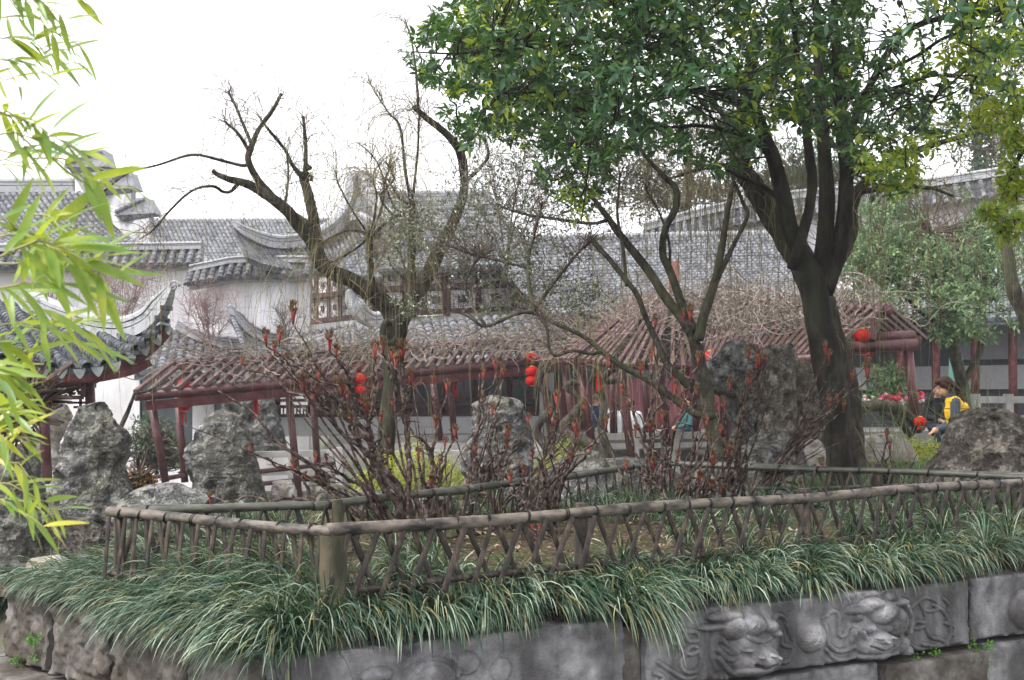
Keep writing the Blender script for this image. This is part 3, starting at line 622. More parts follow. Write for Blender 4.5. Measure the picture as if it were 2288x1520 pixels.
for i in range(nr):
    u = np.interp((i + .5) * pit, arcl, np.linspace(0, 1, 200)); L = np.linalg.norm(S(u, np.array(1.)) - S(u, np.array(0.))); nt_ = int(L / .105)
    uh = np.interp((i + 1) * pit, arcl, np.linspace(0, 1, 200))
    for which, uu in (('cover', u), ('pan', min(uh, 1))):
        for k in range(nt_):
            v = 1 - (k + .3) / nt_; p = S(uu, np.array(v)); du = norm(S(min(uu + .01, 1), np.array(v)) - S(max(uu - .01, 0), np.array(v))); dv = norm(S(uu, np.array(min(v + .03, 1.02))) - S(uu, np.array(v - .03)))
            n = norm(np.cross(du, dv)); n = n * np.sign(n[2]); du = norm(np.cross(dv, n)); R = np.stack([du, dv, n], 1)
            me = me_cov if which == 'cover' else me_pan
            if cnt < 298 and v > .42 and u > .3: inst(me, 'roof_tile', pav, p + n * (.012 if which == 'cover' else -.01) + rng.normal(0, .003, 3), R); cnt += 1
            else:
                vv = np.zeros(len(me.vertices) * 3, np.float32); me.vertices.foreach_get('co', vv); vv = vv.reshape(-1, 3) @ R.T + p + n * (.012 if which == 'cover' else -.01)
                rest.add(vv, [list(q.vertices) for q in me.polygons])
        if which == 'pan' and u > .2:
            p = S(uu, np.array(1.0)) + dv * .05; sR = np.stack([du, norm([0, -1, 0] - du * du[1] * -1), [0, 0, 1]], 1); inst(me_drip, 'drip_tile', pav, p, np.stack([du, np.cross([0, 0, 1.], du), [0, 0, 1.]], 1))
rest.build('roof_tiles', m_tilep, pav, kind='stuff', smooth=False)
RC = [P(60, 690, 16.8), P(130, 722, 16.4), P(210, 748, 16.0), P(280, 754, 15.7), P(330, 736, 15.4), P(360, 705, 15.25), P(378, 670, 15.15), P(387, 640, 15.1)]
ridge(pav, RC, .27, .15, sub=8, tip='e')
mb = MB(); sp = [P(388, 640, 15.1) + np.array([math.cos(a) * r_, 0, math.sin(a) * r_]) for a, r_ in zip(np.linspace(0, 7.0, 26), np.linspace(.07, .02, 26))]; tube(mb, sp, .016, 7); mb.build('ridge_scroll', m_ridge, pav)
mb = MB(); tube(mb, smoothline([P(352, 742, 15), P(352, 728, 15), P(362, 722, 15), P(376, 728, 15)], 5), .018, 6); mb.build('corner_hook', m_ridge, pav)
mb = MB(); s1 = smoothline([q + [0, .05, -.10] for q in EV], 6); sweep(mb, s1, [(-.04, -.05), (.04, -.05), (.04, .05), (-.04, .05)]); mb.build('eave_board', m_redd, pav, smooth=False)
mb = MB(); s1 = smoothline([q + [0, .32, -.12] for q in EV[:5]], 6); sweep(mb, s1, [(-.28, -.05), (.28, -.05), (.28, .03), (-.28, .03)]); mb.build('soffit', m_redd, pav, smooth=False)
for k in range(7): q = P(300 + k * 12, 806 - k * 16 - (k * k) * .6, 14.95); mb = MB(); boxf(mb, q, np.eye(3), (.038, .15, .024)); mb.build('rafter_end', m_dark, pav, smooth=False)
beampx(pav, 'lintel', (-60, 846, 15.2), (215, 842, 15.2), .16, m_redd, .16)
mb = MB(); bar(mb, P(-60, 858, 15.4), P(212, 856, 15.4), .12, .12); mb.build('lintel', m_redd, pav, smooth=False)
for a, b, yb, d in ((94, 106, 1086, 14.9), (200, 206, 1020, 15.3), (-60, -55, 1085, 14.9)):
    mb = MB(); tube(mb, [P(a, 845, d), P(b, yb, d)], .062, 14); mb.build('column', m_red, pav)
# fretwork under the lintel
O = P(98, 890, 15.2); lattice(pav, O, P(188, 888, 15.2) - O, P(98, 858, 15.2) - O, 7, 4, 0, 5, back=None, bw=.028, frame=.05)
O = P(150, 930, 15.25); 
for a, b in (((180, 890), (180, 920)), ((150, 900), (192, 900)), ((165, 910), (192, 910)), ((112, 892), (112, 915)), ((104, 905), (130, 905))): beampx(pav, 'fret_bar', (*a, 15.2), (*b, 15.2), .03, m_redd)
mb = MB(); slab(mb, [P(-80, 1100, 14.6), P(130, 1100, 14.6), P(130, 1086, 14.6), P(-80, 1086, 14.6)], (0, 2.5, 0)); mb.build('plinth', m_stone, pav, smooth=False)

# ================================================================ RED PERGOLA
per = thing('wisteria_pergola', 'long red pergola of round posts and slanting rafters under a mat of dry vines', 'pergola', P(1000, 1000, 23) * [1, 1, 0])
fb = lambda s: lerp(P(326, 884, 19.2), P(1242, 806, 24.5), s)           # front beam line
back = np.array([.34, 1.9, .0])
def postpx(a, b, d, r, name='post'):
    mb = MB(); tube(mb, [P(*a, d), P(*b, d)], r, 12); mb.build(name, m_red, per)
mb = MB(); tube(mb, [fb(-.02), fb(.5), fb(1)], .075, 12); mb.build('beam', m_red, per)
mb = MB(); tube(mb, [fb(-.02) + back, fb(1) + back], .075, 10); mb.build('beam', m_red, per)
mb = MB(); bar(mb, fb(0) - [0, 0, .16], fb(1) - [0, 0, .16], .08, .14); mb.build('lintel', m_redd, per, smooth=False)
rl = lambda s: fb(s) + back * .5 + [0, 0, .50]
mb = MB(); tube(mb, [rl(0), rl(1)], .06, 8); mb.build('ridge_beam', m_red, per)
m_redr = mat('faded rafter red', [(.035, .013, .014), (.065, .026, .026), (.11, .056, .052)], 6, .55, .12, 30, spec=.4); raf = MB(); bar(raf, np.array([-.62, 0, 0]), np.array([.62, 0, 0]), .062, .05); me_raf = raf.mesh('rafter', m_wood, smooth=False); me_rafr = raf.mesh('rafter', m_redr, smooth=False)
def rafter(a, b, me, name='rafter'):
    a = np.asarray(a); b = np.asarray(b); d = b - a; L = np.linalg.norm(d); R = orient(d[None], np.array([[0, 0, 1.]]))[0]
    inst(me, name, per, (a + b) / 2, R, (L / 1.24, 1, 1))
for k in range(38):
    s = k / 37.; a = fb(s) + [-.12, -.17, -.03]; b = rl(s) + [0, 0, .06] + rng.normal(0, .01, 3)
    rafter(a + (b - a) * .0 + [0, 0, .09], b, me_raf)
    rafter(b + [.02, .03, 0], fb(s) + back * 1.08 + [0, 0, .05], me_raf)
for a, b, d in (((337, 890), (370, 1078), 19.4), ((397, 886), (413, 1078), 20.9), ((643, 862), (668, 1110), 21), ((697, 858), (713, 1085), 22.4), ((1003, 832), (1016, 985), 23.6), ((965, 835), (985, 985), 25.0)):
    postpx(a, b, d, .062)
for a, b, d in (((1212, 815), (1236, 1008), 24.2), ((1262, 815), (1292, 1012), 22.8), ((1296, 815), (1328, 1030), 22), ((1386, 812), (1412, 1030), 21.6), ((1368, 812), (1372, 985), 24.6), ((1438, 815), (1452, 992), 24.4), ((1474, 815), (1492, 998), 22.4), ((1548, 815), (1560, 1000), 24), ((1630, 825), (1642, 1015), 21), ((1612, 825), (1622, 1000), 23)):
    postpx(a, b, d, .078)
mb = MB()
postpx((2028, 772), (2048, 968), 17.2, .068)
# low sitting rails between left posts
for a, b in (((366, 1070, 19.4), (412, 1062, 20.9)), ((560, 1056, 20.4), (745, 1036, 22.2)), ((560, 1084, 20.4), (745, 1064, 22.2))):
    mb = MB(); tube(mb, [P(*a), P(*b)], .04, 8); mb.build('rail', m_red, per)
# pyramid section
apex = P(1506, 640, 23.5)
ev = [P(1214, 812, 23.4), P(1290, 806, 21.6), P(1420, 818, 20.8), P(1640, 822, 21)]
for a, b in zip(ev[:-1], ev[1:]): mb = MB(); tube(mb, [a, b], .07, 10); mb.build('beam', m_red, per)
mb = MB(); bar(mb, P(1506, 585, 23.5), P(1506, 700, 23.5), .2, .2, up=(0, 1, 0)); mb.build('finial_post', plain('faded red post', (.26, .12, .10)), per, smooth=False)
es = smoothline(ev, 10)
for k in range(26):
    f = k / 25.; q = es[int(f * (len(es) - 1))]; tp = lerp(P(1396, 668, 24), apex, min(f * 1.4, 1)) + [0, 0, -.03]
    rafter(q + (q - tp) * .06 + [0, 0, .1], tp, me_raf if k % 3 else me_rafr)
# right gabled section
r0_, r1_ = P(1560, 668, 24), P(1978, 694, 17.2); e0, e1 = P(1500, 822, 21.8), P(1846, 800, 16.2)
b1 = P(2068, 757, 18.6); b0 = b1 + (r0_ - r1_)
mb = MB(); tube(mb, [r0_, r1_ + (r1_ - r0_) * .012], .075, 12); mb.build('ridge_beam', m_red, per)
mb = MB(); tube(mb, [e0, e1], .07, 12); mb.build('beam', m_red, per)
mb = MB(); tube(mb, [lerp(r1_, b1, .8) - [0, 0, .1], lerp(r0_, b0, .8) - [0, 0, .1]], .075, 12); mb.build('beam', m_red, per)
n = 27
for k in range(n + 1):
    f = k / n; tp = lerp(r0_, r1_, f) + [0, 0, .08]; rafter(lerp(e0, e1, f) + [0, 0, .06], tp, me_rafr); rafter(tp + [.02, 0, 0], lerp(b0, b1, f), me_rafr)
for a, b, w, z in ((e1, b1 - [0.12, 0, 0], .075, -.12),):
    mb = MB(); tube(mb, [P(1860, 778, 16.9), P(2046, 770, 17.2)], .085, 14); mb.build('tie_beam', m_red, per)
mb = MB(); tube(mb, [P(1955, 754, 17.1), P(2040, 750, 17.3)], .075, 14); mb.build('tie_beam', m_red, per)
mb = MB(); bar(mb, P(1945, 760, 17.0), P(1955, 705, 17.1), .12, .1, up=(0, 1, 0)); mb.build('king_post', m_red, per, smooth=False)
mb = MB(); sweep(mb, [P(1500, 838, 21.7), P(1846, 820, 16.3)], [(-.05, -.08), (.05, -.08), (.05, .08), (-.05, .08)]); mb.build('lintel', m_red, per, smooth=False)
# dry vines matted over it: a plant of its own
def vinemat(mb, line0, line1, B, L=14, step=.12, lift=.25, r=.012, drop=.02, zj=.12):
    f = rng.random(B); g = rng.random(B); p = np.array([lerp(line0(a), line1(a), b) for a, b in zip(f, g)]) + np.stack([rng.normal(0, .05, B), rng.normal(0, .1, B), rng.random(B) * lift * .5], -1)
    along = norm(line0(1.) - line0(0.)); d = norm(along * rng.choice([-1, 1], B)[:, None] + rng.normal(0, .45, (B, 3)) * [1, .7, .6]); pts = [p]; z0 = p[:, 2].copy()
    for k in range(L):
        d = norm(d + rng.normal(0, .30, (B, 3)) + np.stack([0 * f, 0 * f, (z0 - pts[-1][:, 2]) * .9 - drop], -1)); pts.append(pts[-1] + d * step)
    tubes(mb, np.stack(pts, 1), (rng.uniform(.5, 1.4, B) * r)[:, None] * np.linspace(1, .6, L + 1)[None], 3)
t = thing('wisteria_vine', 'matted dry leafless vines sprawling over the red pergola roof', 'vine', P(1300, 780, 22))
mb = MB(); vinemat(mb, lambda s: lerp(fb(s), rl(s), .35) + [0, 0, .12], lambda s: rl(s) + [0, 0, .15], 250, r=.009, lift=.3)
vinemat(mb, lambda s: rl(s) + [0, 0, .1], lambda s: fb(s) + back + [0, 0, .2], 110, r=.010, lift=.3)
vinemat(mb, lambda s: lerp(ev[0], ev[3], s) + [0, 0, .15], lambda s: lerp(P(1370, 690, 23.4), P(1660, 672, 23), s) + [0, 0, .15], 440, r=.009, lift=.35)
vinemat(mb, lambda s: lerp(P(1600, 760, 20.8), P(1830, 730, 17), s), lambda s: lerp(r0_, lerp(r0_, r1_, .82), s) + [0, 0, .15], 260, r=.009, lift=.3)
vinemat(mb, lambda s: lerp(lerp(r0_, r1_, .3), r1_, s) + [0, 0, .12], lambda s: lerp(b0, b1, s) + [0, 0, .2], 70, r=.008, lift=.3)
# stray shoots sticking out
B = 150; p = np.array([lerp(rl(rng.random()), fb(rng.random()), .4) if k % 2 else lerp(P(1300, 720, 22), P(1990, 700, 17.2), rng.random()) for k in range(B)]); d = norm(rng.normal(0, .6, (B, 3)) + [0, 0, .8]); pts = [p]
for k in range(12): d = norm(d + rng.normal(0, .3, (B, 3)) - [0, 0, .12]); pts.append(pts[-1] + d * .09)
tubes(mb, np.stack(pts, 1), np.linspace(.009, .003, 13)[None], 3)
mb.build('vine_mat', m_vine, t, kind='stuff')
# thick twisted trunks of the wisteria
for k, sp_ in enumerate([[(1228, 1010, 23, 12), (1200, 960, 23, 10), (1235, 900, 23, 9), (1205, 850, 23, 8), (1240, 800, 23, 6)],
           [(1350, 1040, 21.4, 16), (1330, 1000, 21.4, 14), (1260, 960, 21.6, 12), (1300, 900, 22, 9), (1270, 860, 22, 8), (1380, 850, 22, 7)],
           [(1380, 1040, 21.8, 10), (1345, 970, 21.8, 9), (1352, 900, 21.8, 8), (1330, 860, 21.8, 8), (1316, 842, 21.8, 9), (1350, 838, 21.8, 8), (1386, 822, 21.8, 6)],
           [(2058, 960, 17, 11), (2020, 920, 16.8, 12), (1960, 905, 16.6, 13), (1900, 925, 16.4, 11), (1850, 975, 16.3, 8)],
           [(2035, 975, 16.9, 9), (2010, 940, 16.8, 8), (1970, 925, 16.6, 7)],
           [(300, 880, 18.6, 3), (280, 930, 18.6, 5), (262, 980, 18.6, 6), (268, 1040, 18.6, 7), (275, 1130, 18.6, 8)], [(300, 880, 18.6, 3), (340, 868, 19, 3), (380, 850, 19.3, 2)]]):
    p, r = limbpts(sp_, 6, .04, k); mb = MB(); tube(mb, p, r, 8, bump=.25, bscale=9, seed=k); mb.build('vine_stem', m_barkw, t)

# ---- lanterns
def lantern(px, d, ys, rad, label, tail=0, capd=True, squash=.8):
    t = thing('paper_lantern', label, 'lantern', P(px, ys[0], d), group='red lanterns hanging from the pergola')
    for y in ys:
        c = P(px, y, d); mb = MB(); nu = 20; a = np.linspace(0, 2 * np.pi, nu, endpoint=False); b = np.linspace(-1.25, 1.25, 9)
        rr = rad * (1 + .035 * np.cos(a * 10)); v = np.stack([np.cos(b)[:, None] * np.cos(a) * rr, np.cos(b)[:, None] * np.sin(a) * rr, np.sin(b)[:, None] * rad * squash + 0 * a], -1) + c
        i = np.arange(8)[:, None] * nu; j = np.arange(nu)[None]; k = (j + 1) % nu; mb.add(v.reshape(-1, 3), np.stack([i + j, i + k, i + nu + k, i + nu + j], -1).reshape(-1, 4)); mb.build('lantern_shade', m_lan, t)
        for s in (-1, 1): mb = MB(); tube(mb, [c + [0, 0, s * rad * squash * .92], c + [0, 0, s * rad * squash * 1.06]], rad * .36, 10); mb.build('lantern_ring', m_gold, t)
    if tail:
        c = P(px, ys[-1], d) - [0, 0, rad * squash]; mb = MB(); B = 26; a = rng.random(B) * 6.28; top = c + np.stack([np.cos(a), np.sin(a), 0 * a], -1) * .01; bt = top + np.stack([np.cos(a) * .03, np.sin(a) * .03, -tail * m_px(d) + 0 * a], -1)
        tubes(mb, np.stack([top, (top * .6 + bt * .4) + np.stack([np.cos(a) * .012, np.sin(a) * .012, 0 * a], -1), bt], 1), .006, 3); mb.build('tassel', m_lan, t)
    mb = MB(); c = P(px, ys[0], d); tube(mb, [c, c + [0, 0, rad * squash + .16]], .004, 4); mb.build('cord', m_redd, t)
    return t
lantern(411, 19.7, [884, 907], .108, 'pair of stacked red lanterns under the leftmost bay of the pergola', 26)
lantern(804, 21.6, [848, 872], .118, 'pair of stacked red lanterns behind the tall peony shoots left of the willow trunk', 22)
lantern(1189, 23.4, [830, 851], .122, 'pair of stacked red lanterns beside the pale grey pier', 0)
lantern(1188, 24.0, [799], .13, 'red lantern half hidden among the rafters above the pair beside the grey pier')
lantern(803, 22.4, [822], .12, 'red lantern top peeping between rafters left of the willow trunk')
lantern(411, 20.4, [858], .10, 'red lantern top peeping between rafters at the left end of the pergola')
lantern(1590, 20.5, [802], .17, 'wide red lantern with fringe between the slim tree and the tall rock', 10)
lantern(1926, 17.0, [750], .115, 'large red lantern hanging inside the pergola gable end', 0)
lantern(1938, 17.4, [787], .095, 'red lantern just below the gable tie beam right of the dark trunk', 0)
lantern(2056, 16.6, [942], .085, 'red lantern low down right of the gable end post', 6)
lantern(1508, 21.2, [842], .08, 'small red lantern behind the slim tree trunk', 26)
lantern(1683, 20.4, [752], .07, 'tiny red lantern glimpsed under rafters above the tall rock', 0)
def knot(px, y0, y1, d, w, label):
    t = thing('knot_tassel', label, 'tassel', P(px, y0, d), group='red knotted tassels hanging from the pergola')
    a, b = P(px, y0, d), P(px + 2, y1, d); mb = MB(); s = w * m_px(d)
    v = [a + [-s, 0, 0], a + [s, 0, 0], a + [s * .8, 0, -s * .5], a + [.02, 0, -s * 1.3], a + [-.02, 0, -s * 1.3], a + [-s * .8, 0, -s * .5]]; slab(mb, v, (0, .03, 0)); mb.build('knot', m_lan, t, smooth=False)
    mb = MB(); B = 22; x = rng.uniform(-1, 1, B); top = a + np.stack([x * .03, rng.uniform(-.02, .02, B), 0 * x - s * 1.2], -1); bt = np.stack([b[0] + x * .045, b[1] + rng.uniform(-.03, .03, B), b[2] + rng.uniform(-.03, .03, B)], -1)
    tubes(mb, np.stack([top, (top + bt) / 2, bt], 1), .007, 3); mb.build('fringe', m_lan, t)
    mb = MB(); tube(mb, [a - [0, 0, s * 1.1], a - [0, 0, s * 1.5]], .03, 8); mb.build('collar', m_gold, t)
knot(571, 866, 934, 20.4, 14, 'red knot and long tassel hanging left of the second pair of posts')
knot(1017, 832, 886, 23.2, 12, 'orange red knot and tassel under the middle of the pergola')
knot(1336, 802, 872, 21.4, 16, 'red knot and tassel above the seated man in navy')
knot(1532, 828, 880, 21.4, 8, 'narrow red tassel just right of the slim tree')
# ================================================================ PLANTER: carved stone wall
def onplane(px, py, O=None, n=None, off=0.):
    O = W0 if O is None else O; n = nR if n is None else n
    a = P(px, py, 1.) - [0, 0, EYE]; o = np.array([0, 0, EYE]); t = ((O + n * off - o) @ n) / (a @ n); return o + a * t
def su(px, py):                       # metres along and above the front wall line
    q = onplane(px, py); return (q - W0) @ dR, q[2]
def segd(S, Z, a, b):
    a = np.array(a); b = np.array(b); d = b - a; t = np.clip(((S - a[0]) * d[0] + (Z - a[1]) * d[1]) / (d @ d + 1e-12), 0, 1)
    return np.hypot(S - a[0] - t * d[0], Z - a[1] - t * d[1])
def relief_line(h, S, Z, pts, r, amp=.8, base=0.):
    s = smoothline([np.array(su(*p)) for p in pts], 5); D = np.full(S.shape, 9.)
    for a, b in zip(s[:-1], s[1:]): D = np.minimum(D, segd(S, Z, a, b))
    h = np.where((D >= r) & (D < r + .008) & (h < .004), np.minimum(h, -.006 * (1 - (D - r) / .008)), h)
    return np.maximum(h, np.where(D < r, base + np.maximum(r * r - D * D, 0) ** .38 * amp * r ** .24, -1))
def relief_blob(h, S, Z, px, py, rx, ry, amp, rot=0., base=0.):
    c = np.array(su(px, py)); k = np.linalg.norm(np.array(su(px + 20, py - 2)) - c) / 20; x = (S - c[0]) / (rx * k); z = (Z - c[1]) / (ry * m_px(np.linalg.norm(onplane(px, py)[:2])))
    x, z = x * math.cos(rot) + z * math.sin(rot), -x * math.sin(rot) + z * math.cos(rot)
    r2 = x * x + z * z; h = np.where((r2 >= 1) & (r2 < 1.35) & (h < .004), np.minimum(h, -.005), h); return np.maximum(h, np.where(r2 < 1, base + amp * np.sqrt(np.maximum(1 - r2, 0)), -1))
wall = thing('carved_planter_wall', 'grey carved stone planter wall in the foreground with lion and ball reliefs', 'planter wall', [*W0[:2], 0])
def panel(name, s0, s1, z0, z1, feats=None, th=.22, O=W0, d=dR, n=nR, m=m_carve, rough=.004, res=.0055, amp0=0., seed=0, off=0.):
    A = max(int((s1 - s0) / res), 8); B = max(int((z1 - z0) / res), 6)
    S, Z = np.meshgrid(np.linspace(s0, s1, A), np.linspace(z0, z1, B), indexing='ij'); h = np.zeros(S.shape)
    if feats: h = feats(h, S, Z)
    q = np.stack([S, Z, S * 0 + seed], -1)
    e = np.minimum(np.minimum(S - s0, s1 - S), np.minimum(Z - z0, z1 - Z)); rnd = np.clip(e / .018, 0, 1); h = h - .014 * (1 - rnd) ** 2 * (1 + 1.5 * vnoise(q * 30, seed))
    h = h + rough * fbm(q * 22, 4, seed) + rough * 1.6 * fbm(q * 5, 3, seed + 3) + amp0 * np.maximum(ridged(q * 9, 3, seed + 5), -.2)
    V = O + d * S[..., None] + n * (h + off)[..., None]; V[..., 2] = Z
    mb = MB(); flip = np.cross(d, [0, 0, 1.]) @ n < 0; grid(mb, V, not flip)
    Bk = O + d * S[..., None] + n * (off - th); Bk[..., 2] = Z
    top = np.stack([V[:, -1], Bk[:, -1]], 1); grid(mb, np.stack([V[:, -1], lerp(V[:, -1], Bk[:, -1], .5) + [0, 0, .002], Bk[:, -1]], 1), not flip); grid(mb, np.stack([V[:, 0], Bk[:, 0]], 1), flip)
    grid(mb, np.stack([V[0], Bk[0]], 0), flip); grid(mb, np.stack([V[-1], Bk[-1]], 0), not flip)
    return mb.build(name, m, wall)
def lions(h, S, Z):
    c = su(1808, 1422); D = np.hypot(S - c[0], Z - c[1]); R = .088
    h = np.where(D < R, np.sqrt(np.maximum(R * R - D * D, 0)) * .75, h)
    G = np.abs(((S - c[0]) * 26) % 1 - .5) + np.abs(((Z - c[1]) * 30 + np.floor((S - c[0]) * 26) * .5) % 1 - .5); h = np.where((D < R * .95) & (G > .86), h - .003, h)
    L = lambda pts, r=.013, amp=.9, base=0.: relief_line(h, S, Z, pts, r, amp, base)
    B = lambda x, y, rx, ry, a, rot=0., base=0.: relief_blob(h, S, Z, x, y, rx, ry, a, rot, base)
    # ribbons beside the ball
    for pts in ([(1770, 1428), (1758, 1400), (1752, 1380), (1735, 1376), (1730, 1395), (1744, 1420), (1748, 1440), (1766, 1446)], [(1716, 1450), (1735, 1475), (1760, 1478), (1772, 1452)],
                [(1846, 1378), (1858, 1366), (1872, 1372), (1874, 1395), (1876, 1420), (1888, 1420), (1896, 1400), (1915, 1402)], [(1838, 1380), (1846, 1410), (1852, 1440), (1876, 1456), (1905, 1446), (1915, 1430)],
                [(1846, 1452), (1870, 1474), (1900, 1472), (1925, 1450)]): h = L(pts, .012)
    for pts in ([(2030, 1362), (2044, 1350), (2066, 1336), (2090, 1344), (2094, 1362), (2072, 1366)], [(2056, 1350), (2068, 1380), (2062, 1400), (2040, 1404), (2044, 1390), (2064, 1392)],
                [(2066, 1400), (2080, 1424), (2102, 1430), (2112, 1440), (2096, 1446), (2060, 1440)], [(2084, 1352), (2108, 1366), (2120, 1392), (2124, 1412), (2116, 1436), (2104, 1452)],
                [(2026, 1400), (2030, 1436), (2050, 1450), (2080, 1452), (2100, 1440)], [(2108, 1338), (2120, 1352), (2118, 1366)], [(2112, 1392), (2132, 1402), (2128, 1420)]): h = L(pts, .011)
    for pts in ([(1500, 1398), (1528, 1410), (1556, 1414), (1560, 1430), (1538, 1432), (1530, 1412)], [(1490, 1416), (1498, 1434), (1512, 1438), (1508, 1420)], [(1512, 1436), (1526, 1456), (1548, 1462), (1560, 1450), (1546, 1444), (1530, 1456)],
                [(1532, 1460), (1520, 1480), (1530, 1500), (1552, 1502), (1566, 1484), (1562, 1456)], [(1470, 1480), (1500, 1500), (1530, 1516), (1556, 1512)], [(1462, 1505), (1480, 1512), (1476, 1522)]): h = L(pts, .011)
    # left lion
    h = B(1664, 1440, 78, 84, .02); h = B(1632, 1402, 30, 28, .062); h = B(1676, 1395, 32, 26, .06, .4); h = B(1600, 1400, 40, 9, .035, .35); h = B(1620, 1378, 40, 12, .04, -.2)
    h = B(1712, 1398, 20, 16, .055, -.6); h = B(1724, 1412, 10, 12, .06); h = B(1640, 1445, 40, 26, .035); h = B(1682, 1474, 54, 34, .072); h = B(1698, 1474, 36, 22, .085); h = B(1676, 1492, 46, 16, .08)
    for pts in ([(1608, 1430), (1624, 1444), (1644, 1440)], [(1598, 1450), (1618, 1470), (1642, 1470)], [(1600, 1470), (1622, 1496), (1648, 1506)], [(1640, 1452), (1662, 1456), (1690, 1450)], [(1660, 1420), (1690, 1430), (1712, 1424)]): h = L(pts, .015, .7, .022)
    h = B(1676, 1462, 11, 7, .088); h = B(1700, 1458, 8, 6, .098); h = B(1654, 1448, 14, 8, .075, .6); h = B(1714, 1464, 10, 7, .088)
    D2 = np.full(S.shape, 9.); s = [su(*p) for p in ((1664, 1480), (1684, 1486), (1708, 1478))]
    for a, b in zip(s[:-1], s[1:]): D2 = np.minimum(D2, segd(S, Z, a, b))
    h = h - .024 * np.exp(-(D2 / .006) ** 2)
    for x in (1590, 1602, 1614): h = B(x, 1512, 7, 9, .035)
    # right lion
    h = B(1962, 1412, 62, 66, .02); h = B(1918, 1362, 30, 12, .05, .9); h = B(1945, 1350, 26, 14, .05, .3); h = B(1908, 1378, 9, 12, .05); h = B(1968, 1368, 36, 26, .06); h = B(1995, 1388, 26, 34, .06)
    h = B(2000, 1346, 26, 10, .045, -.4); h = B(1988, 1334, 12, 12, .04); h = B(1948, 1440, 40, 26, .07); h = B(1952, 1424, 26, 16, .085); h = B(1935, 1402, 14, 12, .05); h = B(1972, 1402, 12, 11, .05); h = B(1950, 1462, 38, 14, .06)
    h = B(2018, 1456, 12, 20, .05); h = B(2000, 1440, 30, 22, .045)
    for pts in ([(1916, 1410), (1930, 1440), (1962, 1452), (1994, 1436), (2000, 1412)], [(1920, 1452), (1950, 1466), (1990, 1456)], [(2014, 1352), (2024, 1380), (2020, 1410)], [(1926, 1424), (1950, 1432), (1978, 1424)]): h = L(pts, .012, .8, .035)
    h = B(1938, 1420, 7, 5, .098); h = B(1966, 1418, 7, 5, .098); h = B(1952, 1428, 8, 5, .1)
    D2 = np.full(S.shape, 9.); s = [su(*p) for p in ((1926, 1440), (1952, 1450), (1982, 1440))]
    for a, b in zip(s[:-1], s[1:]): D2 = np.minimum(D2, segd(S, Z, a, b))
    h = h - .018 * np.exp(-(D2 / .005) ** 2)
    h = np.where(h > 0, h * 1.35, h)
    return h + np.where(h > .01, .003 * fbm(np.stack([S, Z, 0 * S], -1) * 60, 2, 4), 0)
def lumps1(h, S, Z):
    h = relief_blob(h, S, Z, 960, 1516, 56, 40, .06); h = relief_blob(h, S, Z, 840, 1510, 36, 16, .035); h = relief_blob(h, S, Z, 1044, 1484, 26, 24, .022); h = relief_blob(h, S, Z, 1120, 1500, 22, 26, .015)
    for pts in (([(925, 1500), (950, 1482), (985, 1486), (1000, 1510), (980, 1530), (950, 1524), (956, 1506), (974, 1506)]), ([(1012, 1470), (1026, 1490), (1022, 1510)])): h = relief_line(h, S, Z, pts, .014, .9, .03 if pts[0][0] < 1000 else 0)
    return h
def lumps3(h, S, Z): return relief_blob(h, S, Z, 2292, 1362, 34, 40, .05)
s_ = lambda px: su(px, 860 + (W0[2] - EYE) * 0 + 560)[0]
sx = lambda px: su(px, 1400)[0]
za = .085
panel('carved_slab', 0.0, sx(1396), za, ZT, lumps1, seed=1)
panel('carved_slab', sx(1446), sx(2166), za, ZT, lions, res=.0034, rough=.0035, seed=2)
panel('carved_slab', sx(2172), sx(2288) + 1.4, za + .012, ZT + .005, lumps3, seed=3)
panel('joint_fill', sx(1394), sx(1448), za, ZT - .05, None, m=m_carveb, off=-.05, seed=4)
LL = np.linalg.norm(WL - W0)
# left flank, darker and more worn
for k, (a, b, zz) in enumerate(((.03, .62, ZT - .02), (.66, 1.36, ZT - .01), (1.40, 2.02, ZT - .03), (2.06, LL, ZT - .02))):
    panel('carved_slab', a, b, za - .02, zz, None, O=W0, d=dL, n=nL, m=m_carveb, rough=.008, amp0=.03, res=.009, seed=20 + k)
# lower courses
for k, (a, b, o_) in enumerate(((-.1, sx(1100), .03), (sx(1108), sx(1505), .035), (sx(1512), sx(1955) , .03), (sx(1962), sx(2190), .06), (sx(2198), sx(2288) + 1.2, .02))):
    panel('base_block', a, b, -.75, za - .022 - .02 * (k % 2), None, res=.012, rough=.008, off=o_, m=m_carve if k != 3 else m_carveb, seed=30 + k)
for k, (a, b, o_) in enumerate(((-.12, .8, .10), (.82, 1.7, .14), (1.72, LL + .1, .18), (LL + .12, LL + 1.1, .16))):
    panel('base_block', a, b, -.75, za - .05, None, O=W0, d=dL, n=nL, res=.014, rough=.012, off=o_, th=.3, m=m_carveb, seed=40 + k)
mb = MB(); slab(mb, [[*(W0 - nR * .12 - nL * .12)[:2], ZT - .03], [*(W2 - nR * .12)[:2], ZT - .03], [*(W2 + [0, 3, 0])[:2], ZT - .03], [*(WL + [.3, 3, 0])[:2], ZT - .03], [*(WL - nL * .12)[:2], ZT - .03]], (0, 0, -.6)); mb.build('core', m_carveb, wall, smooth=False)
for k, (x, y, s) in enumerate(((30, 1395, 1), (70, 1330, 1), (20, 1360, 1))):
    pass

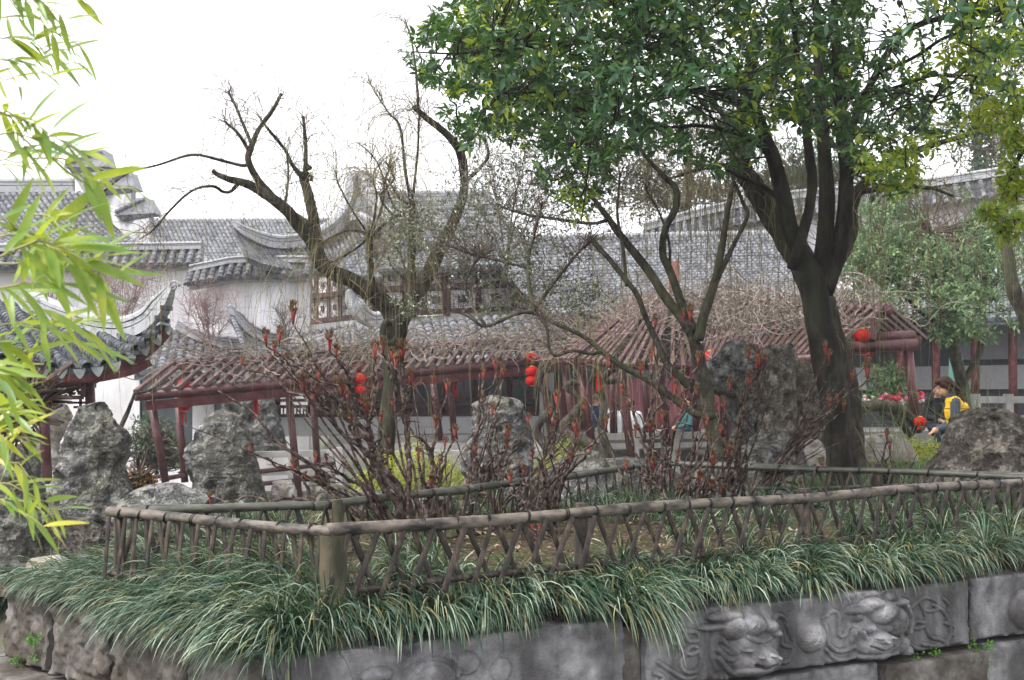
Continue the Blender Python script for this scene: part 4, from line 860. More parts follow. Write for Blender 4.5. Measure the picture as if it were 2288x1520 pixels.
# ================================================================ FENCE
ZR = .96; ZB = .69
FA = PZ(242, 1146, ZR); FB = PZ(742, 1186, ZR); FC = PZ(2300, 1076, ZR); FC2 = FB + (FC - FB) * 1.25
GB = PZ(1475, 1036, ZR); GC = PZ(2288, 1066, ZR) ; GC2 = GB + (GC - GB) * 1.2
GA2 = FA + [0.05, .12, 0]; GM = [GA2, PZ(700, 1132, ZR), PZ(1050, 1094, ZR), GB]
def inside(p):   # signed: inside the planter (positive = distance inside the walls)
    return np.minimum((p - W0) @ -nR, (p - W0) @ -nL)
def zbed(p):
    i = inside(p); return np.interp(i, [-.1, .06, .36, .6, 1.2, 4], [ZT - .05, ZT - .02, .62, ZB, ZB + .01, ZB - .04])
# bed surface
S1 = np.linspace(-.2, 5.2, 120); T1 = np.concatenate([np.linspace(.03, 1.6, 60), np.linspace(1.7, 4.6, 50)])
gx = np.linspace(-3.4, 4.8, 150); gy = np.linspace(4.8, 11.4, 130); X, Y = np.meshgrid(gx, gy, indexing='ij'); Q = np.stack([X, Y, 0 * X], -1); I = np.minimum((Q - W0)[..., :2] @ -nR[:2], (Q - W0)[..., :2] @ -nL[:2])
Z = np.interp(I, [-.2, 0, .06, .36, .6, 1.2, 4], [-.2, .2, ZT - .06, .60, ZB - .01, ZB, ZB - .05]) + .02 * fbm(Q * 5, 4, 3) + .012 * fbm(Q * 19, 3, 8)
bf = np.clip((Y - 9.6) / 1.6, 0, 1); Z = Z * (1 - bf) + bf * .2; lf = np.clip((-2.2 - X) / .9, 0, 1); Z = Z * (1 - lf) + lf * np.minimum(Z, .35)
mb = MB(); q = np.argwhere((I[:-1, :-1] > .06) & (I[1:, 1:] > .06) & (I[:-1, 1:] > .06) & (I[1:, :-1] > .06)); n = len(gy); V = np.stack([X, Y, Z], -1).reshape(-1, 3); a = q[:, 0] * n + q[:, 1]; mb.add(V, np.stack([a, a + n, a + n + 1, a + 1], -1)); mb.build('planting_bed_soil', m_soil, kind='structure')

fence = thing('bamboo_fence', 'low weathered bamboo fence with crossed slats round the peony bed', 'fence', [*FB[:2], ZB])
def bamboo(a, b, r, m, name, nodes=.34, seed=0, sag=0., n=14):
    L = np.linalg.norm(b - a); N = max(int(L / .02), 8); t = np.linspace(0, 1, N); p = a + (b - a) * t[:, None]; s = t * L
    ph = (s / nodes + .37 * seed) % 1; rr = r * (1 + .075 * np.exp(-((ph - .5) / .03) ** 2) - .03 * np.exp(-((ph - .46) / .02) ** 2)); rr = rr * (1 + .02 * np.sin(s * 7 + seed))
    p[:, 2] += sag * np.sin(t * math.pi) + .006 * np.sin(s * 3.1 + seed); p[:, 1] += .006 * np.sin(s * 2.3 + seed * 2)
    mb = MB(); tube(mb, p, rr, n); return mb.build(name, m, fence), p
def ring(p, d, r, name='tie_wire', w=.0032):
    mb = MB(); d, s, u = frame(d); a = np.linspace(0, 2 * np.pi, 15)
    for o in (-.004, .004): tube(mb, p + d * (o + rng.normal(0, .002)) + s * (np.cos(a) * r)[:, None] + u * (np.sin(a) * r)[:, None] + d * (np.sin(a) * .006)[:, None], w, 4, cap=False)
    mb.build(name, m_wire, fence)
mbs = MB(); a = np.linspace(0, np.pi, 5); pr = [(math.cos(x) * .5, math.sin(x) * .45) for x in a]
zz = np.linspace(-.5, .5, 9); v = np.array([[(x, y + .04 * (k in (3, 6)), z) for x, y in pr] for k, z in enumerate(zz)]); v[3] *= [1.12, 1.12, 1]; v[6] *= [1.1, 1.1, 1]
grid(mbs, v); mbs.add(np.vstack([v[0], v[-1]]), [[0, 4, 9, 5]]); i0 = MB(); 
grid(mbs, np.stack([v[:, 0], v[:, -1]], 1)); me_slat = mbs.mesh('slat', m_slat, smooth=False)
def slat(a, b, w, n):
    a = np.asarray(a, float); b = np.asarray(b, float); z = norm(b - a); y = norm(n - z * (n @ z)); x = np.cross(y, z); L = np.linalg.norm(b - a)
    inst(me_slat, 'slat', fence, (a + b) / 2, np.stack([x, y, z], 1), (w, w * .6, L))
def fence_run(a, b, r, m, pitch, lean, w, zlow, tie, top_n, seed, dz=0):
    d = norm(b - a); L = np.linalg.norm(b - a); n = norm(np.cross(d, [0, 0, 1.])); n = n * (-1 if n[1] > 0 else 1)
    k = 0; s = pitch * .4; r_ = random.Random(seed)
    while s < L - .03:
        j = lambda q=.012: r_.uniform(-q, q)
        top = ZR - r * .5; base = lambda ss: np.array([*(a + d * ss)[:2], zlow + j(.02)])
        t1 = np.array([*(a + d * (s + j()))[:2], top]) + n * .012; slat(base(s - lean + j()) + n * (.03 + j(.005)), t1 + n * .008, w * r_.uniform(.8, 1.15), n)
        t2 = np.array([*(a + d * (s + pitch * .22 + j()))[:2], top]) - n * .006; slat(base(s + pitch * .22 + lean + j()) - n * (.006), t2, w * r_.uniform(.8, 1.15), n)
        s += pitch * r_.uniform(.94, 1.06)
    s = .1
    while s < L: ring(a + d * s, d, r * 1.05); s += tie * r_.uniform(.7, 1.2)
    lo = np.array([0, 0, zlow + .035]); bamboo(np.array([*a[:2], 0]) + lo, np.array([*b[:2], 0]) + lo, r * .55, m_slat, 'lower_rail', seed=seed + 3)
bamboo(FA, FB + norm(FB - FA) * .02, .0255, m_pole, 'rail', .36, 1, n=16)
bamboo(FB - norm(FC2 - FB) * .02, FC2, .029, m_pole, 'rail', .42, 2, n=18)
fence_run(FA, FB, .0255, m_pole, .105, .04, .027, ZB - .06, .20, 0, 1)
fence_run(FB, FC2, .029, m_pole,   .152, .125, .030, ZB - .03, .2, 0, 2)
for a, b, k in ((GM[0], GM[1], 5), (GM[1], GM[2], 6), (GM[2], GM[3], 7), (GB, GC2, 8)):
    bamboo(a, b, .023, m_poleg, 'rail', .5, k); bamboo(a + [0, .03, .008], b + [0, .03, .008], .017, m_poleg, 'rail', .5, k + 4)
    fence_run(a, b, .023, m_poleg, .15, .085, .022, ZB - .04, .3, 0, k)
def fpost(p, z0, z1, r, m, lab=None, n=18):
    mb = MB(); z = np.array([z0, z0 + (z1 - z0) * .38, z0 + (z1 - z0) * .4, z0 + (z1 - z0) * .42, z0 + (z1 - z0) * .9, z1]); rr = np.array([1.05, 1.02, 1.07, 1.0, .98, .98]) * r
    pts = np.stack([p[0] + 0 * z, p[1] + 0 * z, z], -1); tube(mb, pts, rr, n, cap=False); ti = pts[::-1][:2] - [[0, 0, 0.], [0, 0, .0]]; tube(mb, [pts[-1], pts[-1] - [0, 0, .03]], [r * .98, r * .8], n, cap=True); o = mb.build('post', m, fence)
    if lab: o['label'] = lab
dF = norm(FC - FB)
fpost(FB + [.0, .03, 0], ZB - .25, ZR - .022, .062, m_post, 'thick green bamboo corner post')
fpost(FA + [.05, .03, 0], ZB - .2, ZR - .02, .03, m_slat)
for s in (1.36, 2.95): fpost(FB + dF * s + [0, .055, 0], ZB - .2, ZR + .045, .036, m_slat)
for px, py in ((755, 1128), (1185, 1082)): q = PZ(px, py, ZR); fpost(q + [0, -.03, 0], ZB - .2, ZR + .03, .028, m_post)
fpost(PZ(1955, 1050, ZR) - [0, .04, 0], ZB - .2, ZR + .05, .045, m_slat)
bamboo(PZ(1690, 1092, .80), PZ(2288, 1080, .80), .014, m_poleg, 'lower_rail', .5, 9)

# ================================================================ GRASS
def zfloor(p):
    i = np.minimum((p[..., :2] - W0[:2]) @ -nR[:2], (p[..., :2] - W0[:2]) @ -nL[:2])
    return np.interp(i, [-.13, -.10, .0, .06, .36, .6, 5], [-9, -9, ZT + .0, ZT + .01, .62, ZB, ZB])
def tuft(C, nb, L, W, bias, spread, grav, mb, mbdry=None, dry=.0, seg=7, tall=1.0, hard=True):
    """C [K,3] clump centres; bias [K,3] lean"""
    K = len(C); B = K * nb; c = np.repeat(C, nb, 0); bi = np.repeat(bias, nb, 0); a = rng.random(B) * 2 * np.pi; rad = np.abs(rng.normal(0, 1, B))
    o = np.stack([np.cos(a), np.sin(a), 0 * a], -1); p = c + o * (rad * .022)[:, None]; d = norm(np.array([0, 0, tall]) + o * (rad * spread)[:, None] + bi * rng.uniform(.3, 1.2, B)[:, None] + rng.normal(0, .12, (B, 3)))
    ln = np.repeat(np.broadcast_to(L, (K,)), nb) * rng.uniform(.55, 1.15, B); g = grav * rng.uniform(.6, 1.4, B); pts = [p]; lat = norm(d * [1, 1, 0] + 1e-6)
    for k in range(seg):
        d = norm(d - np.array([0, 0, 1.]) * (g * (k + 1) / seg)[:, None] + bi * .06); q = pts[-1] + d * (ln / seg)[:, None]
        if hard: q[:, 2] = np.maximum(q[:, 2], zfloor(q) + .012)
        pts.append(q)
    Pb = np.stack(pts, 1); w = W * rng.uniform(.7, 1.2, B); prof = np.array([.7, 1, 1, .95, .85, .68, .42, .06])[:seg + 1]; side = norm(np.cross(Pb[:, 3] - Pb[:, 0], [0, 0, 1.]) + rng.normal(0, .25, (B, 3)) * np.linalg.norm(Pb[:, 3] - Pb[:, 0], axis=1)[:, None])
    isd = rng.random(B) < dry
    ribbons(mb, Pb[~isd], w[~isd, None] * prof, side[~isd], .35)
    if mbdry is not None and isd.any(): ribbons(mbdry, Pb[isd], w[isd, None] * prof, side[isd], .35)
def row(a, b, n, inset, jit):
    t = (np.arange(n) + rng.uniform(.1, .9, n)) / n; p = a + (b - a) * t[:, None]; return p, t
g = MB(); gd = MB()
# front strip along the carved wall
Wd = -nR * 1.0
tt = lambda a, b, n: a + (b - a) * (np.arange(n) + rng.uniform(.15, .85, n)) / n
for s0, s1, n, off, L, nb, lean, w in ((.0, sx(1440), 10, .16, .31, 220, .6, .0095), (.0, sx(1440), 9, .28, .33, 190, .6, .009), (sx(1440), 5.4, 17, .17, .29, 210, .55, .0085), (sx(1440), 5.4, 17, .28, .28, 170, .4, .0085), (.1, 5.4, 22, .37, .17, 70, .8, .007)):
    c = W0 + dR * tt(s0, s1, n)[:, None] - nR * (off + rng.normal(0, .025, n))[:, None]; c[:, 2] = zfloor(c)
    tuft(c, nb, L, w, np.repeat((nR * lean - dR * .08)[None], n, 0) + rng.normal(0, .22, (n, 3)) * [1, 1, 0], .42, .60, g, gd, .13, tall=.8)
# long hair over the joint at px 1420
c = W0 + dR * rng.uniform(sx(1380), sx(1470), 5)[:, None] - nR * .06; c[:, 2] = ZT; tuft(c, 60, .48, .008, np.repeat((nR * 1.0)[None], 5, 0), .25, .6, g, gd, .15)
c = W0 + dR * rng.uniform(-.02, .35, 5)[:, None] - nR * .06; c[:, 2] = ZT; tuft(c, 70, .38, .008, np.repeat((nR * .8 + dL * .5)[None], 5, 0), .25, .5, g, gd, .12)
# left flank, combed to the left and down
for n, off, L, nb in ((24, .07, .42, 120), (24, .20, .46, 120), (22, .36, .46, 110), (18, .52, .36, 90)):
    c, t = row(W0 - dL * .05, W0 + (WL - W0) * (.97 if off < .15 else .88 if off < .3 else .72 if off < .5 else .5), n, 0, 0); c = c - nL * (off + rng.normal(0, .02, n))[:, None]; c[:, 2] = zfloor(c)
    tuft(c, nb, L * (1.02 - .5 * t), .008, np.repeat((nL * .6 + dL * .3 + nR * .15)[None], n, 0) + rng.normal(0, .12, (n, 3)) * [1, 1, 0], .3, .5, g, gd, .08, tall=.75)
g.build('lily_turf', m_lir, kind='stuff', label='long dark green arching lily turf spilling over the carved planter wall', cat='grass')
gd.build('dry_lily_turf', m_lirt, kind='stuff', label='yellowed dry blades among the lily turf on the planter wall', cat='grass')
# inside the bed
g = MB(); gd = MB(); cs = []
def inbed(n, pxr, pyr, dens_z=ZB):
    out = []
    while len(out) < n: q = PZ(rng.uniform(*pxr), rng.uniform(*pyr), dens_z); out.append(q)
    return np.array(out)
C = np.vstack([inbed(36, (1500, 2330), (1165, 1215)), inbed(40, (1350, 2200), (1130, 1170)), inbed(26, (840, 1500), (1140, 1170)), inbed(14, (440, 740), (1240, 1290)), inbed(10, (860, 1000), (1255, 1300)), inbed(30, (300, 700), (1180, 1215)), inbed(18, (1880, 2300), (1110, 1170))])
tuft(C, 46, .24, .006, rng.normal(0, .2, (len(C), 3)) * [1, 1, 0] + [-.2, -.35, 0], .5, .42, g, gd, .08, hard=True)
g.build('bed_lily_turf', m_lir, kind='stuff', label='low green lily turf tufts growing inside the fenced peony bed', cat='grass')
gd.build('dry_bed_turf', m_lirt, kind='stuff', label='dry straw coloured blades among tufts inside the peony bed', cat='grass')
m_cane0 = mat('weed stem', [(.08, .14, .04), (.12, .2, .06)], 4, .6, 0)
# small weeds on the soil
mb = MB(); n = 2600; p = np.stack([rng.uniform(-1.4, 3.6, n), rng.uniform(5.7, 8.8, n), 0 * np.ones(n)], -1); p = p[fbm(p * 1.6, 3, 9) > .2]; p = p[inside(p) > .35]; n = len(p); p[:, 2] = ZB + .012 + rng.uniform(0, .02, n)
scatter(mb, leaf_template(1, .6, 2), p, orient(rng.normal(0, 1, (n, 3)) * [1, 1, .3], np.repeat([[0, 0, 1.]], n, 0)), rng.uniform(.01, .028, n)); mb.build('bed_weeds', mat('weed green', [(.08, .18, .02), (.16, .28, .04)], rough=.6, bump=0, island=True, trans=.3), kind='stuff', label='tiny bright green weeds and moss on the bed soil', cat='weeds')
# pale leaf litter and pebbles
mb = MB(); n = 700; p = np.stack([rng.uniform(-.6, 2.6, n), rng.uniform(5.8, 8.2, n), 0 * np.ones(n)], -1); p = p[inside(p) > .55]; n = len(p); p[:, 2] = ZB + .02; scatter(mb, leaf_template(1, .5, 2, fold=.6), p, orient(rng.normal(0, 1, (n, 3)) * [1, 1, .3], norm(rng.normal(0, .4, (n, 3)) + [0, 0, 1])), rng.uniform(.015, .05, n)); mb.build('leaf_litter', mat('dead leaf', [(.10, .06, .035), (.24, .17, .11), (.35, .28, .2)], rough=.8, bump=0, island=True), kind='stuff', label='dead brown leaves scattered on the bed soil', cat='leaf litter')
# far left ground turf and right background turf
g = MB(); C = np.array([P(rng.uniform(-60, 120), 1, 8.2) for _ in range(16)]); C[:, 2] = .12; C[:, 1] = rng.uniform(7.8, 8.6, 16)
tuft(C, 90, .40, .008, np.repeat([[0, -.5, 0]], 16, 0), .4, .5, g, None, 0, hard=False)
g.build('corner_lily_turf', m_lir, kind='stuff', label='dark lily turf below the rocks at the left edge', cat='grass')
g = MB(); n = 130; C = np.stack([rng.uniform(2.9, 5.6, n), rng.uniform(11.3, 13.8, n), 0 * np.ones(n)], -1); C[:, 2] = zg(C[:, 0], C[:, 1]); tuft(C, 50, .30, .009, rng.normal(0, .3, (n, 3)) * [1, 1, 0], .6, .42, g, None, 0, hard=False)
g.build('mound_lily_turf', mat('pale turf blade', [(.05, .12, .05), (.14, .22, .10), (.28, .34, .18)], rough=.45, bump=0, island=True, trans=.25), kind='stuff', label='light green lily turf on the mound right of the dark trunk', cat='grass')
for lab, pts in (('small bright green sprigs rooted in the joint right of the lion slab', [(2168, 1440), (2185, 1452), (2200, 1446), (2210, 1436), (2192, 1480), (2205, 1484), (2090, 1458), (2045, 1466)]), ('small green sprigs on the worn flank slab at lower left', [(66, 1428), (76, 1436), (84, 1426), (44, 1472), (78, 1472), (36, 1476)])):
    t = thing('wall_weed', lab, 'weed', onplane(*pts[0], W0, nR if pts[0][0] > 1000 else nL, .03)); mb = MB(); st = MB()
    for px, py in pts:
        q = onplane(px, py, W0, nR if px > 1000 else nL, .02); n = 16; e = q + rng.normal(0, .016, (n, 3)) - [0, .02, 0]; scatter(mb, leaf_template(1, .7, 2), e, orient(norm(rng.normal(0, 1, (n, 3))), norm(rng.normal(0, .5, (n, 3)) + [0, -.6, .6])), rng.uniform(.012, .022, n))
        tubes(st, np.stack([np.repeat(q[None], n, 0), (q + e) / 2 + [0, 0, .006], e], 1), .0008, 3)
    mb.build('leaf_clump', mat('weed leaf', [(.06, .2, .02), (.12, .32, .04)], rough=.5, bump=0, island=True, trans=.3), t, kind='stuff'); st.build('stems', m_cane0, t, kind='stuff')
# dwarf bamboo patches
def dwarf(label, cx, cy, rx, ry, z0, h, n, sz=.11):
    th = rng.random(n) * 6.28; rr = np.sqrt(rng.random(n)); p = np.stack([cx + np.cos(th) * rr * rx, cy + np.sin(th) * rr * ry, z0 + h * rng.random(n) ** .6 * (1.15 - rr * .5)], -1)
    mb = MB(); d = norm(rng.normal(0, 1, (n, 3)) * [1, 1, .5] + [0, -.2, .15]); scatter(mb, leaf_template(1, .14, 4, .35), p, orient(d, norm(rng.normal(0, .3, (n, 3)) + [0, 0, 1])), rng.uniform(.6, 1.2, n) * sz)
    o = mb.build('dwarf_bamboo', m_bamg, label=label, cat='bamboo', base=(cx, cy, z0), kind='stuff')
q = P(925, 1045, 12.6); dwarf('bright yellow green dwarf bamboo patch behind the big peony', q[0], 12.6, .62, .5, .1, .88, 3600)
q = P(1265, 1000, 14); dwarf('small yellow green bamboo patch right of the eroded middle rock', q[0], 14, .42, .4, 0, .95, 1500)
q = P(1990, 1000, 14.0); dwarf('yellow green dwarf bamboo on the mound under the pergola gable', 4.35, 13.9, 1.0, .7, .45, .55, 4200, .12)

# ================================================================ ROCKS
def rock(label, outline, d, depth, m, seed, amp=.1, dents=14, base=True, nz=96, na=110, zlow=None, dentr=.16, name='garden_rock'):
    o = np.array(outline, float); ys = np.linspace(o[:, 1].min() + .5, o[:, 1].max() - .5, nz); L = []; R = []
    for y in ys:
        xs = []
        for a, b in zip(o, np.roll(o, -1, 0)):
            if (a[1] <= y) != (b[1] <= y): xs.append(a[0] + (b[0] - a[0]) * (y - a[1]) / (b[1] - a[1]))
        L.append(min(xs)); R.append(max(xs))
    L = np.array(L); R = np.array(R); ker = np.array([1, 2, 3, 2, 1.]) / 9; 
    L = np.convolve(np.pad(L, 2, 'edge'), ker, 'valid'); R = np.convolve(np.pad(R, 2, 'edge'), ker, 'valid')
    a = np.linspace(0, 2 * np.pi, na, endpoint=False); ca, sa = np.cos(a), np.sin(a); e = .8; cx = np.sign(ca) * np.abs(ca) ** e; cy = np.sign(sa) * np.abs(sa) ** e
    k = m_px(d); mid = (L + R) / 2; hw = (R - L) / 2; hd = np.convolve(np.pad(hw, 6, 'edge'), np.ones(13) / 13, 'valid') * depth
    base_ = np.array([P(x, y, d) for x, y in zip(mid, ys)]); V = np.zeros((nz, na, 3)); V[..., 0] = base_[:, 0, None] + cx * (hw * k)[:, None]; V[..., 1] = base_[:, 1, None] + cy * (hd * k)[:, None]; V[..., 2] = base_[:, 2, None]
    if zlow is not None: V[-1, :, 2] = zlow
    W = hw.max() * k; f = 1 / W; nrm = norm(np.stack([cx * np.ones((nz, 1)), cy * np.ones((nz, 1)), .0 * V[..., 2]], -1))
    q = V * f; D = amp * W * (fbm(q * 1.1, 4, seed) * .8 + ridged(q * 1.9 * [1, 1, .7], 4, seed + 9) * .55 - .42 + .40 * ridged(q * 6, 3, seed + 4) + .16 * ridged(q * 17, 3, seed + 6))
    # scooped hollows and pits
    rs = np.random.default_rng(seed); 
    for j in range(dents):
        zi = rs.integers(3, nz - 3); ai = rs.uniform(np.pi, 2 * np.pi); c = V[zi, int(ai / (2 * np.pi) * na) % na]; rr = W * dentr * rs.uniform(.6, 1.9); dist = np.linalg.norm((V - c) * [1, 1, rs.uniform(.5, 1.1)], axis=-1)
        D -= rr * .85 * np.clip(1 - dist / rr, 0, 1) ** 1.2; D += rr * .12 * np.exp(-((dist - rr * 1.1) / (rr * .25)) ** 2)
    edge = np.minimum(1, np.arange(nz) / 3.)[:, None] * .9 + .1
    V = V + nrm * (D * edge)[..., None]; V[..., 2] += (amp * W * .35 * fbm(q * 2.3, 3, seed + 21)) * np.minimum(1, (nz - 1 - np.arange(nz)) / 5.)[:, None]
    mb = MB(); VV = np.concatenate([V, V[:, :1]], 1); grid(mb, VV); c = V[0].mean(0) + [0, 0, .01 * W]; mb.add(np.vstack([c[None], V[0]]), None, [[0, (j + 1) % na + 1, j + 1] for j in range(na)])
    lo = V[-1].min(0); o_ = mb.build(name, m, base=[V[-1, :, 0].mean(), V[-1, :, 1].mean(), V[-1, :, 2].min()]); o_['label'] = label; o_['category'] = 'rock'; return o_
rock('tall grey rock with a notched right side, leftmost standing stone', [(196, 902), (232, 898), (250, 930), (276, 958), (292, 972), (284, 1010), (272, 1040), (282, 1076), (298, 1100), (312, 1180), (112, 1180), (120, 1080), (140, 1020), (160, 970), (162, 940), (176, 908)], 9.4, .75, m_rock, 3, .13, 16)
rock('flat topped grey rock second from the left behind the fence', [(460, 944), (540, 944), (556, 962), (566, 1010), (580, 1060), (598, 1150), (420, 1150), (432, 1080), (412, 1020), (420, 1000), (440, 980), (450, 950)], 10.2, .7, m_rock, 8, .10, 10)
rock('low humped rock just behind the left end of the bamboo fence', [(330, 1082), (400, 1080), (440, 1098), (490, 1120), (560, 1160), (250, 1160), (268, 1118), (290, 1100)], 8.4, .7, m_rock, 12, .08, 8)
rock('eroded craggy grey rock between the willow and the slim tree', [(1060, 900), (1100, 884), (1130, 892), (1160, 888), (1176, 920), (1188, 980), (1190, 1060), (1200, 1150), (1030, 1150), (1040, 1080), (1030, 1030), (1048, 980), (1050, 940)], 11.2, .75, m_rock, 17, .16, 26)
rock('top heavy grey overhanging rock with a dark hollow right of the slim tree', [(1640, 760), (1690, 766), (1700, 790), (1712, 880), (1716, 940), (1720, 1010), (1740, 1060), (1630, 1060), (1634, 1000), (1630, 940), (1610, 885), (1574, 876), (1572, 820), (1606, 790), (1620, 764)], 12.2, .75, m_rock, 23, .14, 18)
rock('square shouldered grey brown rock left of the dark trunk', [(1706, 770), (1770, 768), (1782, 800), (1776, 860), (1780, 940), (1768, 1000), (1774, 1060), (1690, 1060), (1690, 1000), (1696, 930), (1690, 860), (1700, 800)], 12.0, .8, m_rockb, 29, .11, 12)
rock('brown rock wedged against the left side of the dark trunk', [(1790, 806), (1822, 812), (1838, 860), (1840, 930), (1840, 1060), (1750, 1060), (1756, 980), (1768, 900), (1776, 840)], 12.6, .8, m_rockb, 31, .12, 10)
rock('low grey rock at the foot of the overhanging rock', [(1700, 966), (1740, 962), (1790, 990), (1820, 1020), (1840, 1060), (1640, 1060), (1660, 1000)], 11.5, .7, m_rock, 37, .12, 10)
rock('small pale rock leaning by the foot of the dark trunk', [(1800, 980), (1830, 982), (1846, 1010), (1856, 1050), (1810, 1055), (1798, 1010)], 11.3, .8, m_rockp, 41, .12, 6)
rock('big rounded boulder with a dark hollow at the right edge', [(2150, 918), (2220, 910), (2300, 930), (2380, 1000), (2400, 1090), (2060, 1090), (2074, 1050), (2110, 1000), (2124, 950)], 9.6, .7, m_rockb, 47, .11, 22, dentr=.13)
rock('dark wedge shaped rock behind the middle of the back fence', [(1262, 1020), (1290, 1000), (1340, 1010), (1390, 1050), (1420, 1130), (1180, 1130), (1210, 1060)], 11.2, .6, m_rock, 53, .08, 5)
rock('light grey low rock right of the wedge shaped rock', [(1345, 1025), (1400, 1018), (1470, 1030), (1520, 1060), (1540, 1110), (1330, 1110)], 12.2, .6, m_rock, 59, .1, 6)
rock('stepped brown grey rock under the bamboo at the left edge', [(-40, 1040), (60, 1030), (80, 1090), (84, 1180), (100, 1300), (-80, 1300)], 8.0, .7, m_rock, 61, .12, 12)
rock('broad layered rock below the tall leftmost standing stone', [(110, 1150), (200, 1160), (250, 1200), (270, 1290), (60, 1300), (70, 1220), (90, 1170)], 8.2, .7, m_rockb, 67, .12, 12)
rock('small rounded rock resting on the wall end at far left', [(70, 1248), (130, 1240), (170, 1262), (180, 1300), (40, 1310)], 7.7, .8, m_rockp, 71, .1, 6)
rock('grey rock mass beside the pavilion column at left', [(0, 1000), (60, 990), (84, 1020), (96, 1080), (104, 1150), (-40, 1150)], 10.5, .8, m_rock, 73, .1, 10)
rock('tall pale eroded rock inside the left pavilion', [(110, 896), (150, 900), (160, 930), (150, 960), (130, 990), (150, 1020), (140, 1090), (86, 1090), (90, 1040), (70, 980), (92, 950), (100, 915)], 17.5, .7, m_rockp, 79, .2, 18)
rock('dark rockery mass behind the pergola left of the plinth wall', [(500, 880), (560, 860), (610, 890), (630, 960), (640, 1010), (480, 1010), (490, 940)], 24.5, .6, m_rock, 83, .12, 14)
rock('rounded grey rock behind the second standing stone', [(470, 920), (500, 915), (540, 930), (560, 1000), (450, 1000), (450, 950)], 23, .6, m_rock, 89, .1, 6)
rock('small round grey rock behind the back fence near its left post', [(690, 1082), (730, 1074), (770, 1090), (790, 1140), (670, 1140)], 9.6, .8, m_rock, 97, .08, 4)
rock('small brown rock at the pergola post foot left of the peony', [(610, 1075), (650, 1072), (662, 1100), (668, 1140), (600, 1140)], 10.4, .8, m_rockp, 101, .1, 4)
rock('low slab of rock seen through the back fence slats in the middle', [(760, 1100), (900, 1095), (1010, 1110), (1040, 1160), (740, 1160)], 9.9, .5, m_rock, 103, .1, 6)
rock('pale mossy mound under the pergola gable end', [(1930, 975), (1980, 968), (2030, 985), (2050, 1030), (1900, 1030)], 13, .7, m_rockp, 107, .05, 2)
rock('grey rounded rock pile seen through the fence right of the middle', [(1560, 1050), (1640, 1040), (1720, 1056), (1760, 1110), (1540, 1110)], 11.0, .5, m_rock, 109, .1, 6)
# ================================================================ TREES
def limb(t, spec, m, name='branch', n=12, sub=6, wob=.02, bump=.12, bs=9, seed=0):
    p, r = limbpts(spec, sub, wob, seed); mb = MB(); tube(mb, p, r, n, bump=bump, bscale=bs, seed=seed); mb.build(name, m, t); return p, r
def sprout(src, n, L, r0, grav, up, seg=12, mb=None, spread=.7, sides=3, jit=.22, bias=(0, 0, 0), tmin=.3):
    """fine twigs from sampled limb points; returns points"""
    pts = []; dirs = []
    for _ in range(n):
        p, r = src[rng.integers(len(src))]; i = int(len(p) * (tmin + (1 - tmin) * rng.random() ** .6)) - 1; i = max(1, min(i, len(p) - 2)); pts.append(p[i]); dirs.append(norm(p[i + 1] - p[i - 1]))
    P0 = np.array(pts); d = norm(np.array(dirs) * .5 + rng.normal(0, spread, (n, 3)) + np.array([0, 0, up]) + np.array(bias)); ln = L * rng.uniform(.4, 1.25, n); out = [P0]
    for k in range(seg): d = norm(d + rng.normal(0, jit, (n, 3)) - np.array([0, 0, grav * (k + 1) / seg])); out.append(out[-1] + d * (ln / seg)[:, None])
    Pb = np.stack(out, 1); tubes(mb, Pb, (r0 * rng.uniform(.5, 1.2, n))[:, None] * np.linspace(1, .35, seg + 1)[None], sides); return Pb
# ---- pollarded willow in the middle
wil = thing('pollarded_willow', 'leafless pollarded willow with a forked crooked trunk in the middle of the picture', 'tree', P(866, 1085, 13.6) * [1, 1, 0])
D = 13.6
W_ = {}
def wl_(k, spec, **kw): W_[k] = limb(wil, [(a, b, D + dz, r * (.6 if r > 5 else .72)) for a, b, dz, r in spec], m_barkw, **kw)
wl_('trunk', [(858, 1180, 0, 40), (860, 1080, 0, 36), (866, 960, 0, 33), (874, 860, 0, 32), (880, 790, 0, 36), (886, 730, 0, 43), (892, 690, 0, 40)], name='trunk', n=20, bump=.16, bs=11)
wl_('L', [(886, 730, 0, 38), (872, 695, 0, 36), (838, 662, -.05, 33), (782, 625, -.1, 29), (738, 608, -.15, 29), (716, 585, -.2, 29), (700, 545, -.2, 26), (664, 500, -.3, 24), (618, 450, -.4, 21), (560, 415, -.5, 17), (510, 400, -.6, 12), (484, 388, -.6, 9), (477, 380, -.6, 8)], name='trunk', n=18, bump=.15, bs=11, seed=1)
wl_('L2', [(712, 580, -.15, 24), (706, 530, -.1, 22), (696, 470, 0, 20), (684, 420, .05, 18), (679, 392, .05, 19), (680, 384, .05, 18)], seed=2)
wl_('L2b', [(683, 400, .05, 9), (684, 350, .1, 8), (680, 300, .15, 7), (676, 262, .2, 5.5)], seed=3, n=8)
wl_('L2c', [(680, 400, .05, 12), (655, 370, -.05, 8), (636, 335, -.1, 6), (610, 300, -.2, 5), (582, 264, -.3, 2)], seed=4, n=8)
wl_('L3', [(636, 470, -.35, 17), (600, 430, -.4, 15), (572, 395, -.45, 13), (556, 362, -.5, 12), (558, 340, -.5, 12), (575, 295, -.5, 9), (606, 255, -.5, 8), (618, 232, -.5, 7), (628, 207, -.5, 5.5)], seed=5)
wl_('L3b', [(560, 345, -.5, 8), (530, 300, -.6, 6), (502, 272, -.6, 4)], seed=6, n=8)
wl_('L3c', [(564, 330, -.5, 7), (548, 290, -.4, 5), (527, 240, -.4, 4), (509, 204, -.4, 3.4)], seed=7, n=8)
